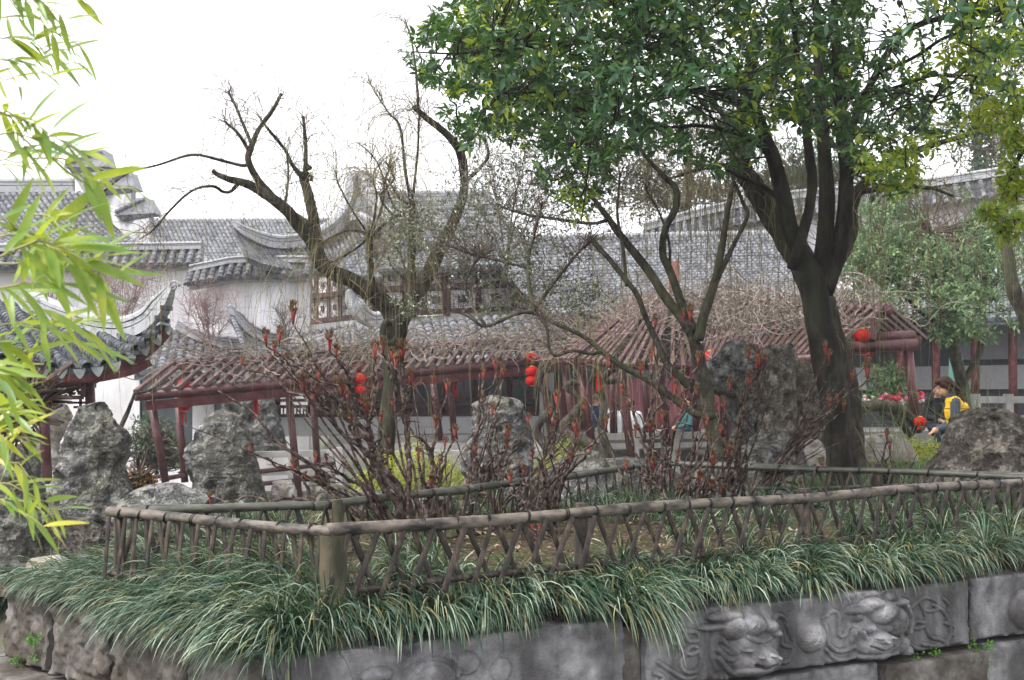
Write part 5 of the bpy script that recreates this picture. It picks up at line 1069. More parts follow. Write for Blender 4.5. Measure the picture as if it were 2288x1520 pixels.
wl_('L4', [(556, 368, -.5, 7), (540, 370, -.6, 5), (500, 360, -.7, 5), (430, 345, -.8, 4.5), (350, 370, -.9, 3.5), (290, 385, -1, 3), (235, 425, -1.1, 2.6), (175, 478, -1.2, 1.5)], seed=8, n=7, wob=.01)
wl_('L5', [(530, 412, -.55, 9), (515, 428, -.6, 6), (498, 428, -.6, 5), (475, 416, -.7, 5), (430, 425, -.7, 4), (380, 470, -.8, 3.4), (345, 512, -.8, 2.4), (312, 535, -.8, 1.6)], seed=9, n=7, wob=.01)
wl_('L6', [(694, 505, -.15, 12), (664, 482, 0, 8), (637, 462, .1, 7), (642, 425, .15, 4), (645, 385, .2, 3.4), (640, 340, .2, 2.2)], seed=10, n=7)
wl_('R', [(888, 735, .05, 36), (905, 695, .1, 34), (932, 655, .2, 31), (958, 610, .3, 28), (978, 565, .4, 26), (1004, 515, .5, 23), (1030, 450, .6, 18), (1036, 400, .6, 16), (1030, 345, .6, 17), (1002, 306, .5, 14), (962, 270, .4, 12), (930, 246, .3, 10), (924, 240, .3, 9)], n=16, name='trunk', seed=11, bump=.15)
wl_('R2', [(934, 250, .3, 6), (932, 200, .3, 4.5), (925, 120, .3, 3.2), (905, 40, .3, 2)], seed=12, n=7)
wl_('R3', [(1030, 345, .6, 9), (1055, 310, .7, 6), (1085, 280, .8, 5), (1130, 230, 1, 3.5), (1180, 190, 1.2, 2)], seed=13, n=7)
wl_('R4', [(1034, 410, .6, 8), (1062, 385, .6, 7), (1090, 350, .6, 6), (1085, 310, .6, 5)], seed=14, n=7)
wl_('M', [(930, 660, .3, 16), (920, 610, .4, 15), (922, 550, .4, 15), (922, 490, .4, 13), (920, 448, .4, 13)], seed=15, bump=.2)
wl_('M1', [(920, 455, .4, 5), (932, 360, .4, 4), (936, 260, .4, 3.6), (934, 250, .4, 3)], seed=16, n=6)
wl_('M2', [(918, 452, .4, 6), (905, 380, .3, 4.6), (893, 285, .3, 4), (870, 255, .3, 2.6), (845, 215, .2, 2), (822, 178, .2, 1.2)], seed=17, n=6)
wl_('N', [(866, 690, -.1, 10), (836, 640, -.2, 11), (828, 590, -.2, 12), (826, 530, -.2, 12), (822, 515, -.2, 10)], seed=18, bump=.2)
wl_('N1', [(826, 530, -.2, 7), (860, 500, -.2, 7), (880, 485, -.1, 7), (905, 478, -.1, 6)], seed=19, n=7)
for k, sp_ in enumerate([[(826, 530), (850, 470), (858, 420), (846, 370), (820, 335), (800, 320)], [(826, 530), (800, 490), (770, 440), (755, 410), (750, 385)], [(822, 520), (780, 515), (740, 530), (700, 560)], [(826, 530), (842, 450), (835, 410), (830, 395)], [(880, 485), (850, 440), (880, 400), (862, 360)],
           [(826, 530), (790, 560), (720, 600)], [(918, 460), (890, 440), (865, 400)], [(905, 600), (890, 560), (862, 540)], [(945, 640), (900, 620), (870, 590), (868, 560)], [(905, 480), (880, 460), (862, 410), (872, 370)]]):
    wl_('t%d' % k, [(a, b, -.2, 4 * (1 - .13 * i)) for i, (a, b) in enumerate(sp_)], seed=30 + k, n=6)
# burl scar
q = P(872, 742, D - .18); mb = MB(); a = np.linspace(0, 2 * np.pi, 18); tube(mb, q + np.stack([np.cos(a) * .085, -.02 + 0 * a, np.sin(a) * .12], -1), .035, 8, cap=False, bump=.3, bscale=30); ellipsoid(mb, q + [0, .02, 0], (.08, .05, .11), 12, 8); mb.build('burl', m_barkw, wil)
mb = MB(); q = P(686, 392, D - .02); 
for k in range(9): e = q + rng.normal(0, .04, 3); tube(mb, [e, e + [rng.normal(0, .02), 0, .05]], [.03, .012], 5)
mb.build('knob', m_barkw, wil)
src = [W_[k] for k in W_ if k not in ('trunk',)]
mb = MB()
thin = [W_[k] for k in ('L', 'L2b', 'L2c', 'L3', 'L3b', 'L3c', 'L4', 'L5', 'L6', 'R', 'R2', 'R3', 'M1', 'M2')]
s1 = sprout(thin, 170, .9, .0042, .42, .55, 16, mb, .6, jit=.18)
s2 = sprout([(p, None) for p in s1], 420, .55, .0026, .35, .1, 10, mb, .8, jit=.2, tmin=.2)
sprout(src, 200, .8, .0045, .22, .3, 14, mb, .8)
mb.build('twigs', m_twigb, wil, kind='stuff')
mb = MB()
s1 = sprout([W_[k] for k in W_ if k[0] in 'MNRt' or k == 'L6'], 240, .95, .005, .55, .5, 16, mb, .6, jit=.16)
sprout(src, 300, 1.7, .0036, .75, .25, 18, mb, .5, jit=.09)
sprout([(p, None) for p in s1], 300, 1.4, .003, .9, .0, 16, mb, .4, jit=.07)
mb.build('hanging_twigs', m_twig, wil, kind='stuff')

# ---- big old weeping willow behind the evergreen
ww = thing('weeping_willow', 'old weeping willow with furrowed leaning trunk directly behind the dark evergreen trunk', 'tree', P(1950, 1050, 12.6) * [1, 1, 0])
Wd_ = []
for k, (sp_, nm, n) in enumerate([([(1908, 1130, 12.6, 60), (1906, 1000, 12.6, 46), (1902, 900, 12.6, 42), (1884, 800, 12.6, 40), (1852, 710, 12.6, 44), (1826, 640, 12.6, 48), (1795, 575, 12.7, 46), (1745, 500, 12.8, 40), (1700, 430, 12.9, 34), (1665, 370, 13, 30), (1660, 300, 13.1, 26), (1680, 200, 13.2, 22), (1700, 60, 13.3, 16)], 'trunk', 22),
        ([(1840, 620, 12.7, 34), (1880, 575, 12.8, 30), (1906, 520, 12.9, 26), (1912, 450, 13, 22), (1950, 400, 13.1, 16), (2020, 355, 13.2, 12), (2100, 322, 13.3, 10), (2180, 300, 13.4, 8), (2280, 290, 13.5, 6)], 'branch', 14),
        ([(1760, 540, 12.9, 16), (1740, 470, 13.2, 14), (1700, 430, 13.3, 12), (1650, 380, 13.4, 9), (1600, 372, 13.5, 7), (1500, 400, 13.6, 4)], 'branch', 10),
        ([(1925, 430, 13, 10), (2000, 420, 13.2, 8), (2080, 420, 13.3, 6), (2140, 440, 13.4, 4)], 'branch', 8), ([(1670, 330, 13, 14), (1620, 250, 13.2, 10), (1560, 190, 13.4, 8), (1480, 150, 13.6, 5)], 'branch', 8), ([(1690, 240, 13.2, 14), (1740, 160, 13.3, 10), (1800, 60, 13.4, 7)], 'branch', 8)]):
    Wd_.append(limb(ww, [(a - 8, b, c, r * .7) for a, b, c, r in sp_], m_barkw, name=nm, n=n, bump=.2, bs=10, seed=60 + k))
mb = MB()
def hang(n, pxr, y0, y1, d0, d1, L, mb, r=.0035):
    p = np.array([P(rng.uniform(*pxr), rng.uniform(y0, y1), rng.uniform(d0, d1)) for _ in range(n)]); ln = L * rng.uniform(.5, 1.2, n); out = [p]; d = norm(rng.normal(0, .5, (n, 3)) + [0, 0, .15])
    for k in range(16): d = norm(d * .8 + rng.normal(0, .06, (n, 3)) - [0, 0, .42]); out.append(out[-1] + d * (ln / 16)[:, None])
    Pb = np.stack(out, 1); tubes(mb, Pb, r * np.linspace(1, .5, 17)[None], 3); return Pb
hs = hang(150, (1440, 1720), 200, 420, 12.6, 14.2, 2.0, mb); hs2 = hang(150, (1640, 2200), 300, 520, 12.2, 14.2, 1.7, mb); hang(60, (1230, 1500), 480, 760, 12.5, 14, 1.4, mb); hang(90, (1420, 1760), 250, 400, 12.6, 14.2, .9, mb)
hang(70, (1500, 1950), 560, 760, 12.2, 14, 1.0, mb); hang(60, (1700, 2250), 180, 330, 12.6, 14, 1.2, mb); hang(40, (930, 1420), 560, 780, 13, 14.5, 1.2, mb)
hang(36, (1190, 1560), 770, 830, 15, 18, 1.0, mb, .0045); hang(50, (250, 700), 380, 640, 13, 14, 1.5, mb, .003)
sprout(Wd_, 160, 1.2, .006, .5, .3, 14, mb, .7)
mb.build('hanging_twigs', m_twig, ww, kind='stuff')
# catkin beads along some strands
mb = MB(); pts = np.concatenate([hs[:70, 4:], hs2[:90, 4:]]).reshape(-1, 3); pts = pts + rng.normal(0, .006, pts.shape); n = len(pts); scatter(mb, leaf_template(1, .35, 2), pts, orient(norm(rng.normal(0, 1, (n, 3))), norm(rng.normal(0, 1, (n, 3)))), .022); mb.build('catkins', m_twig, ww, kind='stuff')

# ---- slim lichen barked tree
sl = thing('slim_tree', 'slim many stemmed tree with grey olive lichened bark left of the overhanging rock', 'tree', P(1606, 1060, 11.8) * [1, 1, 0])
SL = {}
for k, (nm, sp_, n) in enumerate([('trunk', [(1625, 1120, 0, 38), (1614, 1040, 0, 33), (1592, 950, 0, 31), (1576, 880, 0, 30), (1564, 820, 0, 27), (1556, 770, 0, 25)], 18),
    ('branch', [(1556, 775, 0, 20), (1532, 725, 0, 18), (1482, 655, .1, 17), (1440, 592, .15, 16), (1400, 542, .2, 14), (1362, 492, .2, 12), (1340, 462, .2, 9), (1318, 430, .2, 6), (1300, 380, .2, 4)], 12),
    ('branch', [(1550, 740, 0, 19), (1524, 680, .1, 16), (1498, 610, .2, 15), (1480, 565, .2, 14), (1486, 510, .2, 13), (1512, 460, .2, 13), (1508, 420, .2, 12), (1475, 385, .2, 9), (1440, 345, .2, 6), (1400, 290, .2, 4)], 12),
    ('branch', [(1560, 760, -.05, 20), (1574, 700, -.1, 18), (1600, 620, -.1, 15), (1616, 545, -.1, 13), (1628, 460, -.1, 10), (1640, 400, -.1, 7), (1655, 350, -.1, 5)], 12),
    ('branch', [(1585, 660, -.1, 11), (1615, 600, -.1, 10), (1648, 530, -.1, 8), (1672, 480, -.1, 8), (1660, 450, -.1, 6), (1640, 405, -.1, 4)], 9),
    ('branch', [(1590, 900, 0, 17), (1535, 858, -.05, 15), (1492, 815, -.1, 14), (1470, 770, -.1, 12), (1442, 705, 0, 10), (1422, 655, 0, 10), (1372, 595, .05, 10), (1330, 545, .1, 10), (1316, 530, .1, 11)], 12),
    ('branch', [(1600, 930, -.05, 18), (1555, 925, -.1, 14), (1510, 895, -.1, 13), (1448, 850, -.15, 12), (1385, 815, -.2, 11), (1345, 785, -.2, 10), (1298, 748, -.2, 8), (1240, 722, -.2, 7), (1190, 700, -.2, 7), (1150, 702, -.2, 6), (1085, 728, -.2, 5), (1050, 708, -.2, 4), (1010, 690, -.2, 3.4)], 10),
    ('branch', [(1345, 785, -.2, 8), (1320, 790, -.3, 6), (1280, 785, -.35, 5), (1240, 795, -.4, 5), (1225, 775, -.4, 5), (1222, 735, -.4, 5), (1205, 712, -.3, 5)], 8),
    ('branch', [(1195, 702, -.2, 6), (1182, 640, -.1, 6), (1180, 580, 0, 5), (1195, 520, 0, 4), (1210, 450, .1, 3)], 8), ('branch', [(1190, 700, -.2, 5), (1230, 640, 0, 5), (1290, 570, .1, 4), (1320, 540, .1, 3)], 7),
    ('branch', [(1085, 728, -.2, 5), (1060, 690, -.1, 4), (1040, 640, 0, 4), (1060, 590, 0, 3.5), (1100, 560, 0, 3)], 7), ('branch', [(1400, 640, 0, 5), (1392, 560, .1, 5), (1380, 470, .1, 4), (1384, 380, .1, 3)], 7), ('branch', [(1498, 610, .2, 5), (1495, 540, .2, 4), (1470, 470, .3, 3.4), (1440, 420, .3, 2.6)], 7),
    ('branch', [(1360, 492, .2, 6), (1320, 500, .3, 5), (1250, 490, .4, 5), (1180, 480, .5, 4), (1110, 460, .6, 3)], 7), ('branch', [(1180, 600, 0, 4), (1110, 580, 0, 4), (1060, 570, 0, 4), (1000, 550, 0, 3)], 7)]):
    SL[k] = limb(sl, [(a, b, 11.8 + dz, r * (.62 if r > 6 else .75)) for a, b, dz, r in sp_], m_barks, name=nm, n=n, seed=90 + k, bump=.14, bs=14)
mb = MB(); s1 = sprout([SL[k] for k in SL if k], 260, .55, .0045, .1, .5, 10, mb, .6); s2 = sprout([SL[k] for k in (7, 8, 9, 10, 13, 14)], 260, .6, .004, .08, .5, 10, mb, .7); mb.build('twigs', m_twigb, sl, kind='stuff')
# small dark leaves in clouds on its left half
def blobs(cl):   # gaussian clouds (px,py,d,spread px, weight)
    out = []
    for px, py, d, sx_, sy_, n in cl:
        k = m_px(d); o = rng.normal(0, 1, (n, 3)); o = o / np.maximum(1, np.linalg.norm(o, axis=1, keepdims=True) / 1.7); out.append(P(px, py, d) + o * [sx_ * k, (sx_ + sy_) * .5 * k, sy_ * k])
    return np.concatenate(out)
def sprigs(mb, C, per, size, tpl, flat=.3, drop=.1, L=.12):
    """short twig with leaves set along it"""
    K = len(C); d = norm(rng.normal(0, 1, (K, 3)) + [0, 0, .3]); c = np.repeat(C, per, 0); dd = np.repeat(d, per, 0); t = np.tile(np.arange(per) / per, K)
    p = c + dd * (t * L)[:, None]; out = norm(dd * .6 + rng.normal(0, .7, (K * per, 3)) - [0, 0, drop]); scatter(mb, tpl, p, orient(out, norm(rng.normal(0, flat, (K * per, 3)) + [0, 0, 1])), size * rng.uniform(.6, 1.2, K * per)); return p, d
C = blobs([(1000, 520, 12.2, 60, 45, 150), (1090, 550, 12.2, 60, 44, 140), (1150, 480, 12.2, 50, 50, 130), (1200, 590, 12, 50, 50, 150), (1250, 660, 12, 60, 25, 120), (1320, 680, 12, 30, 20, 50), (920, 500, 12.4, 35, 30, 70), (900, 560, 12.4, 30, 30, 50),
           (1080, 640, 12, 50, 30, 36), (930, 690, 12.2, 26, 12, 40), (1130, 400, 12.6, 60, 40, 120), (1230, 420, 12.6, 60, 50, 120), (1330, 380, 12.6, 60, 40, 110), (1420, 420, 12.4, 50, 45, 110), (1040, 430, 12.6, 40, 40, 70), (1290, 500, 12.3, 50, 40, 80), (1460, 350, 12.4, 40, 40, 60), (1180, 320, 12.8, 60, 40, 70), (1160, 700, 12, 60, 18, 50)])
mb = MB(); sprigs(mb, C, 9, .042, leaf_template(1, .36, 2, .1), .8, L=.16); mb.build('leaves', m_leafs, sl, kind='stuff')
mb = MB(); C = C[::2]; K = len(C); d = norm(rng.normal(0, 1, (K, 3)) + [0, 0, .4]); j = rng.integers(0, K, K); tubes(mb, np.stack([C, C * .75 + C[j] * .0 + (C + d * .1) * .25, C + d * .22], 1), .0025, 3); mb.build('fine_twigs', m_twigb, sl, kind='stuff')

# ---- big evergreen tree
eg = thing('evergreen_tree', 'large dark leaved evergreen with several smooth dark stems filling the upper right', 'tree', P(1890, 1070, 10.8) * [1, 1, 0])
EG = {}
for k, (nm, sp_, n) in enumerate([('trunk', [(1892, 1170, 0, 62), (1884, 1110, 0, 46), (1878, 1060, 0, 36), (1874, 1000, 0, 33), (1866, 900, 0, 37), (1846, 806, 0, 39), (1830, 720, 0, 35), (1820, 660, 0, 35), (1814, 620, 0, 31), (1810, 590, 0, 20), (1806, 565, 0, 8)], 22),
    ('branch', [(1822, 660, 0, 34), (1798, 590, 0, 34), (1768, 520, -.1, 30), (1750, 440, -.15, 29), (1724, 350, -.2, 25), (1702, 280, -.3, 21), (1678, 220, -.4, 17), (1640, 180, -.6, 14), (1590, 150, -.9, 11), (1500, 120, -1.4, 8), (1400, 100, -1.8, 5)], 14),
    ('branch', [(1770, 600, -.1, 20), (1788, 540, -.2, 20), (1806, 470, -.2, 18), (1814, 400, -.2, 18), (1804, 310, -.2, 16), (1790, 220, -.3, 13), (1780, 120, -.5, 10), (1770, 0, -.8, 7)], 12),
    ('branch', [(1826, 640, .05, 34), (1842, 540, .1, 31), (1846, 430, .1, 27), (1840, 320, .1, 23), (1832, 210, .1, 20), (1828, 100, .1, 16), (1818, -60, .1, 12)], 14),
    ('branch', [(1838, 650, .05, 38), (1872, 560, .1, 34), (1888, 480, .1, 28), (1890, 380, .15, 25), (1880, 280, .2, 24), (1874, 180, .2, 20), (1866, 60, .3, 15), (1856, -80, .4, 10)], 14),
    ('branch', [(1888, 340, .15, 16), (1912, 260, .2, 14), (1950, 180, .3, 13), (1996, 100, .4, 12), (2040, 62, .4, 11), (2120, 36, .5, 10), (2200, 26, .6, 9), (2300, 10, .6, 7)], 10),
    ('branch', [(1765, 470, -.15, 10), (1720, 428, -.2, 9), (1690, 410, -.3, 8), (1650, 395, -.4, 6), (1620, 380, -.5, 4)], 9),
    ('branch', [(1722, 350, -.2, 12), (1690, 320, -.4, 10), (1640, 296, -.6, 8), (1570, 284, -.9, 7), (1490, 285, -1.2, 5), (1420, 290, -1.5, 3)], 9),
    ('branch', [(1692, 250, -.3, 14), (1650, 195, -.5, 12), (1604, 150, -.8, 11), (1500, 160, -1.2, 8), (1400, 185, -1.5, 6), (1290, 200, -1.8, 5), (1120, 210, -2.1, 3)], 9),
    ('branch', [(1590, 150, -.9, 9), (1450, 80, -1.3, 7), (1300, 90, -1.7, 6), (1150, 110, -2, 5), (1020, 120, -2.2, 4), (920, 115, -2.3, 2)], 8),
    ('branch', [(1960, 165, .3, 7), (2040, 130, .1, 6), (2120, 80, -.1, 6), (2220, 60, -.3, 4)], 8), ('branch', [(1930, 220, .2, 7), (2020, 190, .1, 6), (2120, 170, -.1, 5), (2280, 215, -.2, 3)], 8),
    ('branch', [(1724, 350, -.2, 9), (1660, 240, -.8, 8), (1560, 200, -1.4, 6), (1450, 230, -1.8, 5), (1330, 300, -2, 3)], 8), ('branch', [(1840, 300, .1, 8), (1900, 220, -.4, 7), (1990, 200, -.9, 6), (2080, 230, -1.2, 4)], 8),
    ('branch', [(1450, 80, -1.3, 5), (1380, 160, -1.2, 4), (1330, 250, -1.1, 4), (1310, 400, -1.0, 3), (1300, 500, -1, 2)], 7)]):
    EG[k] = limb(eg, [(a, b, 10.8 + dz, r * (.88 if k == 0 else .64)) for a, b, dz, r in sp_], m_bark, name=nm, n=n, seed=130 + k, bump=.09, bs=7)
# crown outline as seen (x, lowest y, highest y)
lo = [(880, 120), (930, 175), (985, 215), (1000, 290), (1040, 335), (1110, 335), (1165, 320), (1200, 400), (1230, 440), (1290, 520), (1330, 470), (1390, 350), (1450, 330), (1520, 350), (1600, 395), (1660, 410), (1700, 330), (1760, 270), (1860, 330), (1920, 380), (1960, 450), (2040, 440), (2080, 360), (2140, 330), (2200, 300), (2260, 260), (2400, 300)]
hi = [(890, 96), (940, 50), (990, 10), (1030, -20), (1100, -120), (1300, -330), (1600, -520), (1900, -580), (2200, -520), (2600, -300)]
lx, ly = np.array(lo).T; hx, hy = np.array(hi).T
def crown_pts(n):
    out = []
    while sum(map(len, out)) < n:
        m = 20000; p = np.stack([rng.uniform(-1.4, 6.2, m), rng.uniform(7.3, 13.6, m), rng.uniform(3.0, 7.2, m)], -1)
        px, py = proj(p); L = np.interp(px, lx, ly); H = np.interp(px, hx, hy); ok = (py < L - 6) & (py > H)
        ok &= (px > 890) & ((px < 2290) | (rng.random(m) < .6)) & ((px < 1930) | (rng.random(m) < .5)); ok &= (px > 985) | ((py > H + 4) & (py < L - 14)); c = np.array([2.8, 10.3, 4.2]); e = ((p - c) / [4.3, 3.2, 3.0]); rr = np.linalg.norm(e, axis=1); ok &= rr < 1
        nz_ = fbm(p * 1.5, 3, 77); lower = py > L - 130; ok &= (nz_ > -.13 + .09 * lower) ; ok &= rng.random(m) < (.35 + .65 * rr); out.append(p[ok])
    return np.concatenate(out)[:n]
Cc = crown_pts(6800)
# thin out low density edge for ragged look
tplE = leaf_template(1, .40, 4, .30, .4)
def rosettes(C, per, size, mb, droop=.25, parts=None, tpl=tplE):
    K = len(C); ax = norm(rng.normal(0, .6, (K, 3)) + [0, -.25, .5]); c = np.repeat(C, per, 0); A = np.repeat(ax, per, 0); th = np.tile(np.arange(per) * 2.399, K) + rng.random(K * per)
    s = norm(np.cross(A, [.3, .9, .1])); w = np.cross(A, s); out = s * np.cos(th)[:, None] + w * np.sin(th)[:, None]; back = rng.uniform(-.05, .03, (K * per, 1))
    d = norm(out + A * rng.uniform(.0, .9, (K * per, 1)) - np.array([0, 0, droop])); p = c + A * back + out * .01; R = orient(d, norm(A + rng.normal(0, .25, A.shape) + [0, 0, .3])); return p, R, size * rng.uniform(.5, 1.2, K * per)
p, R, s = rosettes(Cc, 9, .086, None)
# the 290 leaves nearest the camera that fall inside the frame are leaves of their own
px, py = proj(p); vis = (px > 880) & (px < 2288) & (py > 0); order = np.argsort(np.where(vis, p[:, 1] - s * 20, 99))[:290]; sel = np.zeros(len(p), bool); sel[order] = True
mb = MB(); v, q_ = tplE; mb.add(v, q_); me_leafE = mb.mesh('leaf', m_leaf)
m_leaf1 = mat('near evergreen leaf', [(.02, .065, .03), (.045, .12, .055)], 9, .34, 0, spec=.5, trans=.25, tcol=(.12, .24, .02)); me_leafE.materials.clear(); me_leafE.materials.append(m_leaf1)
for i in np.where(sel)[0]: inst(me_leafE, 'leaf', eg, p[i], R[i], float(s[i]))
yp = np.clip((fbm(p * 1.1 + 4, 3, 9) - .12) * 1.6, 0, .3) + .6 * ((px > 1230) & (px < 1330) & (py > 400)) + .5 * ((px > 1920) & (py > 300)) + np.clip((px - 1980) / 500, 0, .45); yel = ~sel & (rng.random(len(p)) < yp)
mb = MB(); scatter(mb, tplE, p[~sel & ~yel], R[~sel & ~yel], s[~sel & ~yel]); mb.build('foliage', m_leaf, eg, kind='stuff')
mb = MB(); scatter(mb, tplE, p[yel], R[yel], s[yel]); mb.build('backlit_young_foliage', m_leafy, eg, kind='stuff')  # young leaves with the backlit glow put into their colour
# twigs joining leaf rosettes to the limbs
allp = np.concatenate([EG[k][0] for k in EG if k]); mb = MB(); idx = rng.permutation(len(Cc))[:1500]; c = Cc[idx]
near = allp[np.array([np.argmin(((allp - q) ** 2).sum(1) + .0 * rng.random(len(allp))) for q in c])]; dist = np.linalg.norm(near - c, axis=1)
cc = c; nn_ = Cc[np.array([np.argsort(((Cc - q) ** 2).sum(1))[1 + rng.integers(6)] for q in c])]; k = dist > .9; tgt = np.where(k[:, None], nn_, near)
mid = (cc + tgt) / 2 + rng.normal(0, .04, cc.shape) - [0, 0, .03]; tubes(mb, np.stack([tgt, (tgt + mid) / 2 + rng.normal(0, .015, cc.shape), mid, (mid + cc) / 2 + rng.normal(0, .015, cc.shape), cc], 1), np.array([.010, .008, .006, .005, .003])[None], 4); mb.build('twigs', m_bark, eg, kind='stuff')
# second crown hanging in from the right with bright backlit leaves
yt = thing('yellow_green_branch_tree', 'yellow green leaved tree whose branches hang in at the upper right edge', 'tree', (6.2, 11.5, 0))
C2 = blobs([(2240, 130, 10, 50, 40, 70), (2180, 110, 10.2, 40, 40, 40), (2260, 260, 10, 40, 40, 60), (2270, 340, 10, 24, 24, 30), (2262, 420, 10, 26, 22, 46), (2215, 470, 9.9, 16, 10, 14), (2255, 510, 9.9, 22, 14, 26), (2340, 350, 10.3, 50, 120, 120), (2200, 260, 10.5, 22, 20, 16), (2010, 400, 10.6, 30, 22, 26), (1950, 370, 10.6, 20, 16, 14)])
C2 = C2[rng.random(len(C2)) < .62]; p, R, s = rosettes(C2, 9, .085, None, .35); mb = MB(); scatter(mb, tplE, p, R, s); mb.build('foliage', m_leafy, yt, kind='stuff')
for k, sp_ in enumerate([[(2700, 1000, 11.5, 60), (2650, 600, 11.5, 50), (2600, 300, 11.5, 40), (2540, 100, 11.4, 30)], [(2600, 300, 11.4, 22), (2480, 240, 10.8, 16), (2380, 260, 10.3, 11), (2290, 330, 10, 6), (2250, 420, 10, 4)], [(2560, 120, 11.4, 22), (2400, 80, 10.6, 14), (2290, 100, 10.1, 8), (2200, 110, 10, 4)], [(2480, 240, 10.8, 10), (2400, 400, 10.2, 8), (2300, 480, 10, 5), (2230, 500, 9.9, 3)]]):
    limb(yt, sp_, m_bark, name='trunk' if not k else 'branch', n=12, seed=170 + k)
mb = MB(); j = C2[np.array([np.argsort(((C2 - q) ** 2).sum(1))[1 + rng.integers(4)] for q in C2])]; tubes(mb, np.stack([C2, (C2 + j) / 2 - [0, 0, .01], j], 1), .0035, 3); mb.build('twigs', m_bark, yt, kind='stuff')

# ---- background trees
def leafcloud(label, cloud, m, size, per, trunkspec, bark=m_barks, tpl=None, flat=.6, name='background_tree', group=None, hole=None, tw=400, L=.18, twm=None):
    b = P(*trunkspec[0][0][:3]); t = thing(name, label, 'tree', b * [1, 1, 0], group); src = []
    for k, sp_ in enumerate(trunkspec): src.append(limb(t, sp_, bark, name='trunk' if k == 0 else 'branch', n=8, seed=200 + k))
    C = blobs(cloud)
    if hole is not None: C = C[fbm(C * hole, 3, 3) > -.12]
    mb = MB(); sprigs(mb, C, per, size, tpl or leaf_template(1, .4, 2, .15), flat, L=L); mb.build('foliage', m, t, kind='stuff')
    mb = MB(); n = min(tw, len(C)); c = C[rng.permutation(len(C))[:n]]; al = np.concatenate([s_[0] for s_ in src]); nn = al[np.array([np.argmin(((al - q) ** 2).sum(1)) for q in c])]; d = rng.normal(0, .1, c.shape)
    nn = c + (nn - c) * np.minimum(1, 1.0 / (np.linalg.norm(nn - c, axis=1, keepdims=True) + 1e-6)); tubes(mb, np.stack([nn, (c + nn) / 2 + d, c], 1), np.array([.02, .012, .005])[None] * 1., 3); mb.build('twigs', twm or m_twigb, t, kind='stuff'); return t
leafcloud('bushy soft green tree standing between the evergreen trunk and the right edge', [(2070, 450, 21, 55, 22, 260), (1990, 520, 21, 60, 40, 420), (2120, 530, 21, 70, 40, 460), (1930, 600, 20.5, 50, 40, 360), (2040, 600, 20.5, 80, 40, 520), (2180, 600, 20.5, 60, 50, 420), (2090, 680, 20, 80, 30, 420), (2200, 690, 20, 50, 30, 240), (1960, 690, 20, 60, 24, 200), (2150, 740, 20, 50, 16, 120), (2230, 520, 21, 36, 40, 180), (1960, 850, 20, 40, 20, 160)], m_leafb, .095, 9,
    [[(2160, 960, 21, 16), (2150, 860, 21, 14), (2120, 740, 21, 12), (2090, 640, 21, 9), (2080, 520, 21, 5)], [(2150, 860, 21, 9), (2190, 780, 21, 8), (2200, 660, 21, 5)], [(2120, 740, 21, 8), (2040, 680, 21, 6), (1990, 580, 21, 4)], [(2000, 930, 20.6, 8), (1990, 800, 20.6, 6), (2010, 740, 20.6, 5)]], hole=1.1)
leafcloud('dusky evergreen rising behind the boundary wall at upper right', [(2160, 330, 46, 70, 30, 260), (2240, 280, 46, 60, 40, 260), (2080, 300, 46, 50, 40, 120), (2190, 380, 45, 40, 16, 90), (2260, 180, 46, 60, 50, 200)], m_leafd, .26, 5, [[(2200, 600, 46, 14), (2190, 420, 46, 10), (2180, 300, 46, 6)]], hole=.5, L=.5)
leafcloud('faint brown green tree mass behind the boundary wall above the right roof', [(1500, 380, 47, 60, 50, 300), (1580, 340, 47, 60, 60, 320), (1420, 420, 47, 50, 40, 180), (1540, 440, 46, 60, 20, 180), (1620, 420, 46, 40, 30, 140)], mat('hazy olive leaf', [(.10, .11, .07), (.17, .17, .11), (.24, .22, .15)], rough=.7, bump=0, island=True, trans=.3), .24, 5, [[(1520, 600, 47, 16), (1530, 480, 47, 12), (1540, 340, 47, 6)]], hole=.5, L=.5)
leafcloud('round dark green tree behind the willow trunk beyond the wall', [(1790, 380, 45, 60, 40, 280), (1860, 400, 45, 50, 30, 180), (1740, 420, 45, 40, 20, 120)], m_leafd, .26, 5, [[(1800, 600, 45, 14), (1800, 400, 45, 6)]], hole=.5, L=.5)
leafcloud('low green shrub beyond the pond under the left pergola bay', [(330, 1000, 22.5, 40, 26, 200), (380, 1020, 22.5, 40, 20, 160), (350, 960, 22.8, 30, 18, 80)], m_leafd, .10, 5, [[(350, 1060, 22.5, 4), (350, 990, 22.5, 2)]], name='pond_shrub')
leafcloud('rusty orange leaved low shrub right of the tall standing stone', [(310, 1072, 11.5, 22, 12, 110)], mat('rusty leaf', [(.25, .08, .03), (.35, .2, .05), (.16, .2, .04)], rough=.6, bump=0, island=True, trans=.2), .04, 4, [[(310, 1100, 11.5, 3), (310, 1070, 11.5, 2)]], name='nandina_shrub', L=.08)
leafcloud('small rust tinged shrub by the pavilion column at left', [(60, 880, 7.5, 26, 28, 80), (40, 930, 7.5, 30, 20, 60)], mat('autumn leaf', [(.30, .10, .02), (.28, .22, .03), (.10, .16, .03)], rough=.6, bump=0, island=True, trans=.3), .022, 6, [[(20, 1080, 7.5, 5), (40, 980, 7.5, 3), (60, 880, 7.5, 2)]], name='nandina_shrub', L=.08)
